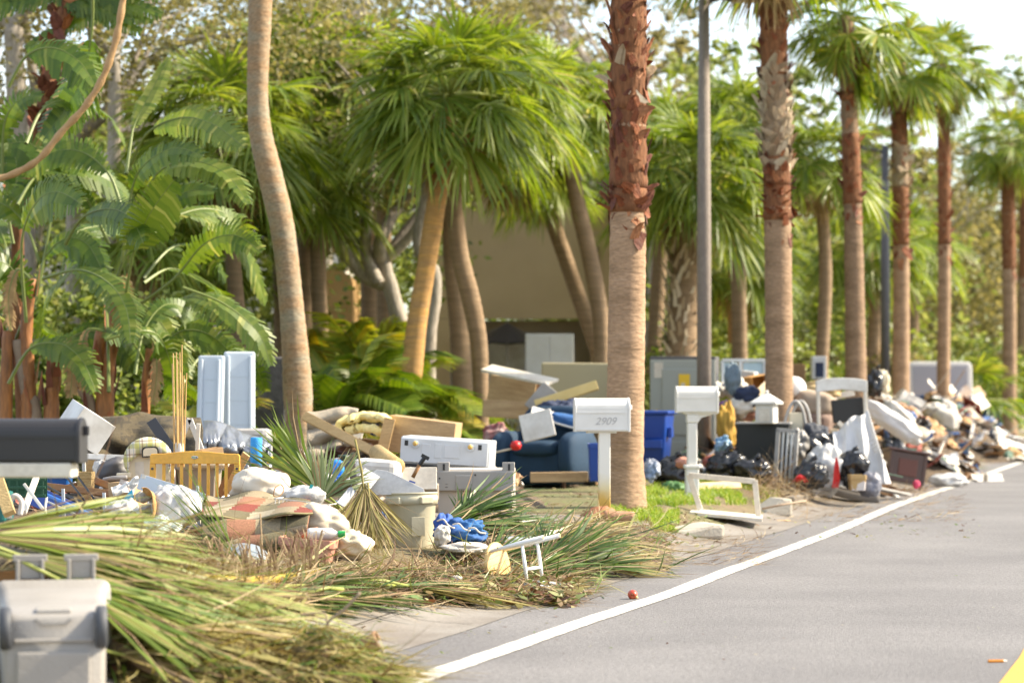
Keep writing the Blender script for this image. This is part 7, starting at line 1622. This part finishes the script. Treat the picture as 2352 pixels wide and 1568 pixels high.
# thick yellow petiole
t = thing('palm_petiole', 'thick yellow-green palm leaf stalk lying below the checkered rug', 'palm stalk', gnd(540, 1338, .05))
ps = smooth_path([gnd(u, v, .07) - t.location for u, v in ((340, 1314), (400, 1324), (470, 1332), (560, 1336), (650, 1328), (735, 1312))], 6)
PETY = mat('yellow_petiole', (.45, .36, .03), .45, (.30, .13, .03), 2.2, .8, stretch=(1, 4, 4), fine=(12, .2))
def fn(a, c):
    k = min(len(ps) - 1, int(a * (len(ps) - 1))); w = px(36 - 16 * a, 15.5); th = R(-70 + 200 * c); return ps[k] + V((0, -math.cos(th) * w * .8, math.sin(th) * w * .5))
b = MB(); b.sheet(fn, 36, 8, .012); b.build('stalk', PETY, t, True)
b = MB(); rng = random.Random(4)
for i in range(120):
    a = rng.uniform(.45, 1); k = int(a * (len(ps) - 1)); p = ps[k] + V((0, rng.uniform(-.03, .05), .02)); h = rng.uniform(.12, .3); dx = rng.uniform(-.12, .05); b.tint = rng.random()
    b.strip([p, p + V((dx * .3, 0, h * .5)), p + V((dx, rng.uniform(-.05, .05), h * .9)), p + V((dx * 1.6 + rng.uniform(-.05, .05), -.02, h * rng.uniform(.7, 1.05)))], [.010, .009, .006, .002], V((1, .3, 0)))
o = b.build('dry_leaflet', DRYG, t); o['kind'] = 'stuff'

def strands(name, label, poly, n, m, lmin, lmax, hmax, w=.006, seed=1, zfn=None, upk=.25, dirn=None, D=None):
    """loose dry strands strewn inside a frame quad (u0,v0,u1,v1)"""
    rng = random.Random(seed); b = MB()
    for i in range(n):
        u, v = rng.uniform(poly[0], poly[2]), rng.uniform(poly[1], poly[3]); g = gnd(u, v)
        hh = hmax * (rng.random() ** 1.4); p = g + V((0, 0, hh)); a = rng.uniform(0, 6.28) if dirn is None else rng.gauss(dirn, .5)
        d = V((math.cos(a), math.sin(a) * 1.3, rng.gauss(.05, upk))).normalized(); L = rng.uniform(lmin, lmax); b.tint = rng.random()
        c = V((rng.gauss(0, .3), rng.gauss(0, .3), rng.gauss(-.1, .25))); pts = [p + d * L * t + c * L * t * t for t in (0, .33, .66, 1)]
        sd_ = d.cross(V((rng.uniform(-1, 1), rng.uniform(-1, 1), 1))).normalized(); b.strip(pts, [w * .6, w, w * .8, w * .2], sd_)
    settle(b); o = b.build(name, m); kind(o, 'stuff', label)
def leaves_on(name, label, poly, n, m, size, hmax, seed=1, shape=.45):
    rng = random.Random(seed); b = MB()
    for i in range(n):
        u, v = rng.uniform(poly[0], poly[2]), rng.uniform(poly[1], poly[3]); g = gnd(u, v); p = g + V((0, 0, hmax * rng.random() ** 1.6 + .004)); a = rng.uniform(0, 6.28); l = size * rng.uniform(.5, 1.5)
        d = V((math.cos(a), math.sin(a), rng.gauss(0, .3))).normalized(); s_ = d.cross(V((rng.gauss(0, .5), rng.gauss(0, .5), 1))).normalized(); n2 = s_.cross(d); b.tint = rng.random()
        k = rng.uniform(-.25, .35)
        pts = [p, p + d * l * .3 + n2 * k * l * .1, p + d * l * .65 + n2 * k * l * .25, p + d * l + n2 * k * l * .2]; b.strip(pts, [l * .08, l * shape, l * shape * .8, l * .03], s_)
    settle(b); kind(b.build(name, m), 'stuff', label)
m_fg = mound('leaf_mound', 545, 12.45, 1.75, 1.7, .26, 'matted brown leaf litter heaped in the foreground', 9)
m_fg2 = mound('leaf_mound', 240, 13.2, 2.0, 1.6, .42, 'matted frond heap behind the tan cart', 10)
def gmound(name, u0, v0, u1, v1, h, label, seed):
    """litter mound laid over the frame rectangle, following the ground"""
    b = MB()
    def fn(a, c):
        p = gnd(u0 + (u1 - u0) * a, v1 + (v0 - v1) * c); x, y = (a - .5) * 2, (c - .5) * 2
        e = max(0, 1 - abs(x) ** 3.5) * max(0, 1 - abs(y) ** 3.0); p.z += e * h * (.75 + .6 * noise.noise(V((a * 9, c * 5, seed)))) - .02 * (1 - e); return p
    b.sheet(fn, 60, 24); kind(b.build(name, MOUND, smooth=True), 'stuff', label); return fn
m_fr = gmound('leaf_mound', 480, 1298, 1360, 1398, .055, 'matted brown leaf litter along the front of the near pile', 11)
m_fr2 = gmound('leaf_mound', 1000, 1200, 1560, 1330, .13, 'matted frond litter under the green fronds', 12)
m_fr3 = gmound('leaf_mound', 240, 1270, 760, 1390, .08, 'matted litter before the plywood crates', 13)
def over(fn, name, label, n, m, lmin, lmax, w, seed, up=.25, sq=False, dirn=None):
    rng = random.Random(seed); b = MB()
    for i in range(n):
        p = fn(rng.uniform(.04, .96), rng.uniform(.04, .96)) if sq else fn(.5 + (r_ := math.sqrt(rng.random()) * .5) * math.cos(a0 := rng.uniform(0, 6.28)), .5 + r_ * math.sin(a0)) + V((0, 0, rng.uniform(0, .05)))
        a = rng.uniform(0, 6.28) if dirn is None else rng.gauss(dirn, .55); d = V((math.cos(a), math.sin(a) * 1.2, rng.gauss(.04, up))).normalized(); L = rng.uniform(lmin, lmax); b.tint = rng.random()
        c = V((rng.gauss(0, .3), rng.gauss(0, .3), rng.gauss(-.15, .25))); pts = [p + d * L * t + c * L * t * t for t in (0, .33, .66, 1)]
        sd_ = d.cross(V((rng.uniform(-1, 1), rng.uniform(-1, 1), 1.5))).normalized(); ww = w * rng.uniform(.5, 1.5); b.strip(pts, [ww * .5, ww, ww * .8, ww * .15], sd_)
    settle(b); kind(b.build(name, m), 'stuff', label)
over(m_fg, 'dry_strands', 'dry straw strands covering the foreground litter', 2200, DRYF, .12, .4, .012, 3, .2, dirn=-.5)
over(m_fg, 'leaf_litter', 'green and yellow leaf shreds in the foreground litter', 700, FRESH, .08, .3, .016, 4, .25, dirn=-.4)
over(m_fg, 'leaf_litter', 'brown leaves in the foreground litter', 500, LEAFM, .05, .12, .035, 5, .3)
over(m_fg2, 'dry_strands', 'dry strands over the heap behind the cart', 1100, DRYF, .2, .6, .012, 6, .25, dirn=-.4)
over(m_fg2, 'dry_strands', 'straw strands tangled over the heap behind the cart', 600, DRYG, .2, .6, .009, 16, .35, dirn=-.5)
over(m_fr, 'dry_strands', 'dry strands matted along the front of the pile', 5200, DRYG, .12, .42, .009, 7, .28, True)
over(m_fr, 'leaf_litter', 'green strap leaves matted along the front of the pile', 900, DEEP, .12, .4, .018, 8, .22, True)
over(m_fr2, 'dry_strands', 'dry strands among the green fronds', 2400, DRYG, .12, .45, .008, 9, .35, True)
over(m_fr2, 'leaf_litter', 'green strap leaves among the fallen fronds', 800, DEEP, .15, .5, .018, 10, .3, True)
over(m_fr3, 'dry_strands', 'dry strands before the plywood crates', 1300, DRYF, .12, .45, .008, 19, .25, True)
over(m_fr3, 'leaf_litter', 'green blades before the plywood crates', 260, FRESH, .2, .6, .012, 20, .25, True)
over(m_near, 'dry_strands', 'thin dry strands scattered through the near pile', 500, DRYG, .15, .5, .005, 11, .5)
leaves_on('leaf_litter', 'large green and brown leaves along the asphalt edge', (840, 1340, 1330, 1398), 620, LEAFM, .085, .08, 3, .5)
leaves_on('leaf_litter', 'small leaves spread thinly on the concrete apron', (620, 1395, 1300, 1470), 60, LEAFM, .035, .0, 4)
leaves_on('leaf_litter', 'leaf crumbs along the shoulder', (900, 1400, 1700, 1520), 60, LEAFM, .02, .0, 5)
leaves_on('leaf_litter', 'brown litter at the palm foot and kerb', (1380, 1165, 1640, 1260), 500, LEAFM, .05, .02, 6)
strands('dry_strands', 'brown strand drifts along the gutter by the white frame', (1420, 1235, 1760, 1300), 700, DRYG, .05, .25, .015, .006, 7, dirn=.2)
strands('dry_strands', 'brown strand drifts on the far gutter', (1760, 1140, 2200, 1200), 600, DRYG, .06, .3, .02, .008, 8, dirn=.2)
strands('dry_strands', 'dry twig tangle in front of the black cabinet', (1735, 1100, 1850, 1165), 900, DRYG, .2, .7, .22, .007, 9, upk=.6)
strands('dry_strands', 'dry litter under the brown side table', (2020, 1090, 2150, 1140), 500, DRYG, .1, .4, .06, .008, 10)
strands('dry_strands', 'dry litter beyond the side table', (2110, 1040, 2260, 1085), 500, LEAFM, .1, .4, .08, .012, 11)
strands('dry_strands', 'tall dry stems before the pale curved trunk', (600, 1105, 900, 1130), 260, DRYF, .3, .8, .45, .008, 12, upk=.9)
leaves_on('leaf_litter', 'brown leaf litter on the far shoulder', (1500, 1180, 2250, 1240), 300, LEAFM, .05, .0, 13)
leaves_on('leaf_litter', 'fallen leaves over the lawn behind the piles', (200, 1020, 1700, 1120), 900, LEAFM, .09, .02, 14)
leaves_on('leaf_litter', 'brown litter on the concrete by the driveway', (1050, 1110, 1380, 1180), 260, LEAFM, .05, .01, 15)
# lawn blades
GRASS = mat('lawn_grass', (.2, .33, .03), .5, tint=((.10, .18, .015), (.21, .34, .025), (.33, .44, .05), (.42, .40, .12)), transl=.3)
def grass(poly, n, label, seed, h=.055):
    rng = random.Random(seed); b = MB()
    for i in range(n):
        u, v = rng.uniform(poly[0], poly[2]), rng.uniform(poly[1], poly[3])
        if noise.noise(V((u * .02, v * .05, seed))) < -.12: continue
        p = gnd(u, v); a = rng.uniform(0, 6.28); hh = h * rng.uniform(.5, 1.4); d = V((math.cos(a) * .5, math.sin(a) * .5, 1)); b.tint = rng.random()
        s_ = V((-math.sin(a), math.cos(a), 0)); b.strip([p, p + d * hh * .6, p + d * hh + V((math.cos(a), math.sin(a), -.3)) * hh * .4], [.008, .007, .001], s_)
    kind(b.build('grass', GRASS), 'stuff', label)
grass((1395, 1125, 1560, 1225), 9000, 'bright green lawn grass round the 2909 post and palm foot', 1)
grass((1480, 1095, 1790, 1160), 8000, 'bright green lawn grass round the pedestal mailbox', 2, .07)
# twigs and bark in the foreground
TWIG = mat('grey_twig', (.36, .27, .19), .8, (.24, .17, .11), 8, .6)
rod('dead_twig', 'bare forked twig standing up from the foreground litter', 'twig', [(828, 1360, 12.5), (790, 1400, 12.5), (752, 1436, 12.5), (800, 1495, 12.5), (868, 1555, 12.4)], .008, TWIG)
rod('dead_twig', 'thin dark twig crossing the forked twig', 'twig', [(690, 1412, 12.6), (745, 1408, 12.6), (756, 1438, 12.6), (820, 1470, 12.7)], .005, TWIG)
rod('dead_twig', 'pale curved stem standing over the yellow stalk', 'twig', [(598, 1180, 15.5), (602, 1260, 15.3), (606, 1330, 15.2)], .005, DRYG)
rod('dead_twig', 'forked twig lying by the far kerb', 'twig', [(1750, 1168, 27), (1800, 1158, 27), (1850, 1150, 27.3)], .014, TWIG)
BARK = mat('curled_bark', (.34, .17, .09), .75, (.46, .3, .19), 5, .7, bump=.4, bs=30)
def bark(label, u, v, D, L, r_, rot):
    b = MB(); b.sheet(lambda a, c: V(((a - .5) * L, math.cos(c * 4.4) * r_, math.sin(c * 4.4) * r_ * (1 + .2 * a))), 10, 12, .005); tag(b.build('bark_piece', BARK, smooth=True, loc=P(u, v, D), rot=rot), label, 'bark')
bark('curled brown bark piece lying on the foreground litter', 835, 1488, 12.6, .19, .04, (0, R(-28), R(-10)))
bark('small curled bark piece at the asphalt edge below the stool', 1117, 1393, 16.9, .14, .018, (R(40), 0, R(4)))
bark('dark curled husk in the litter left of the stool', 1010, 1352, 17.3, .16, .05, (R(60), R(10), R(20)))
bark('dark husk beside the curled one near the quilt', 965, 1362, 17.2, .13, .035, (R(50), R(-20), R(-10)))
bark('brown husk at the 2909 post foot right side', 1420, 1186, 23.5, .3, .05, (R(40), R(4), R(10)))
board('rotten_board', 'weathered board buried under the foreground litter', 'board', (245, 1475, 12.0), (470, 1600, 11.5), .06, .03, SPOOL)
board('orange_plank', 'orange plank behind the handles of the tan cart', 'plank', (-30, 1335, 12.6), (120, 1330, 12.7), .1, .04, PLY)
t = thing('toothed_stalk', 'grey saw-toothed palm stalk above the tan cart', 'palm stalk', P(60, 1270, 12.5), (0, R(12), 0))
b = MB(); b.box((0, 0, 0), (.55, .03, .03)); b.build('stalk', GREYP, t, bevel=.005)
for k in range(18): b = MB(); b.add([V((-.26 + k * .03, -.012, -.012)), V((-.245 + k * .03, -.012, -.04)), V((-.235 + k * .03, -.012, -.012)), V((-.26 + k * .03, .012, -.012)), V((-.245 + k * .03, .012, -.04)), V((-.235 + k * .03, .012, -.012))], [(0, 1, 2), (5, 4, 3), (0, 3, 4, 1), (1, 4, 5, 2)]); b.build('tooth', GREYP, t)
leaves_on('leaf_litter', 'single leaves lying on the asphalt', (1700, 1260, 2330, 1560), 9, LEAFM, .03, .0, 21)
sack('paper_scrap', 'crumpled white paper scrap in the litter left of the stool', 'paper', 1046, 1328, 17.3, 28, 14, WHITE, 3, .06, .6, .3)

leaves_on('leaf_litter', 'leaves and husks heaped over the lower stool legs', (1120, 1352, 1330, 1392), 520, LEAFM, .08, .10, 31, .5)
strands('dry_strands', 'dry strands over the lower stool legs', (1120, 1330, 1340, 1392), 420, DRYG, .1, .35, .12, .008, 32, upk=.3)
strands('dry_strands', 'green and brown blades round the stool', (1060, 1300, 1400, 1380), 260, DEEP, .15, .45, .1, .014, 33, upk=.4)
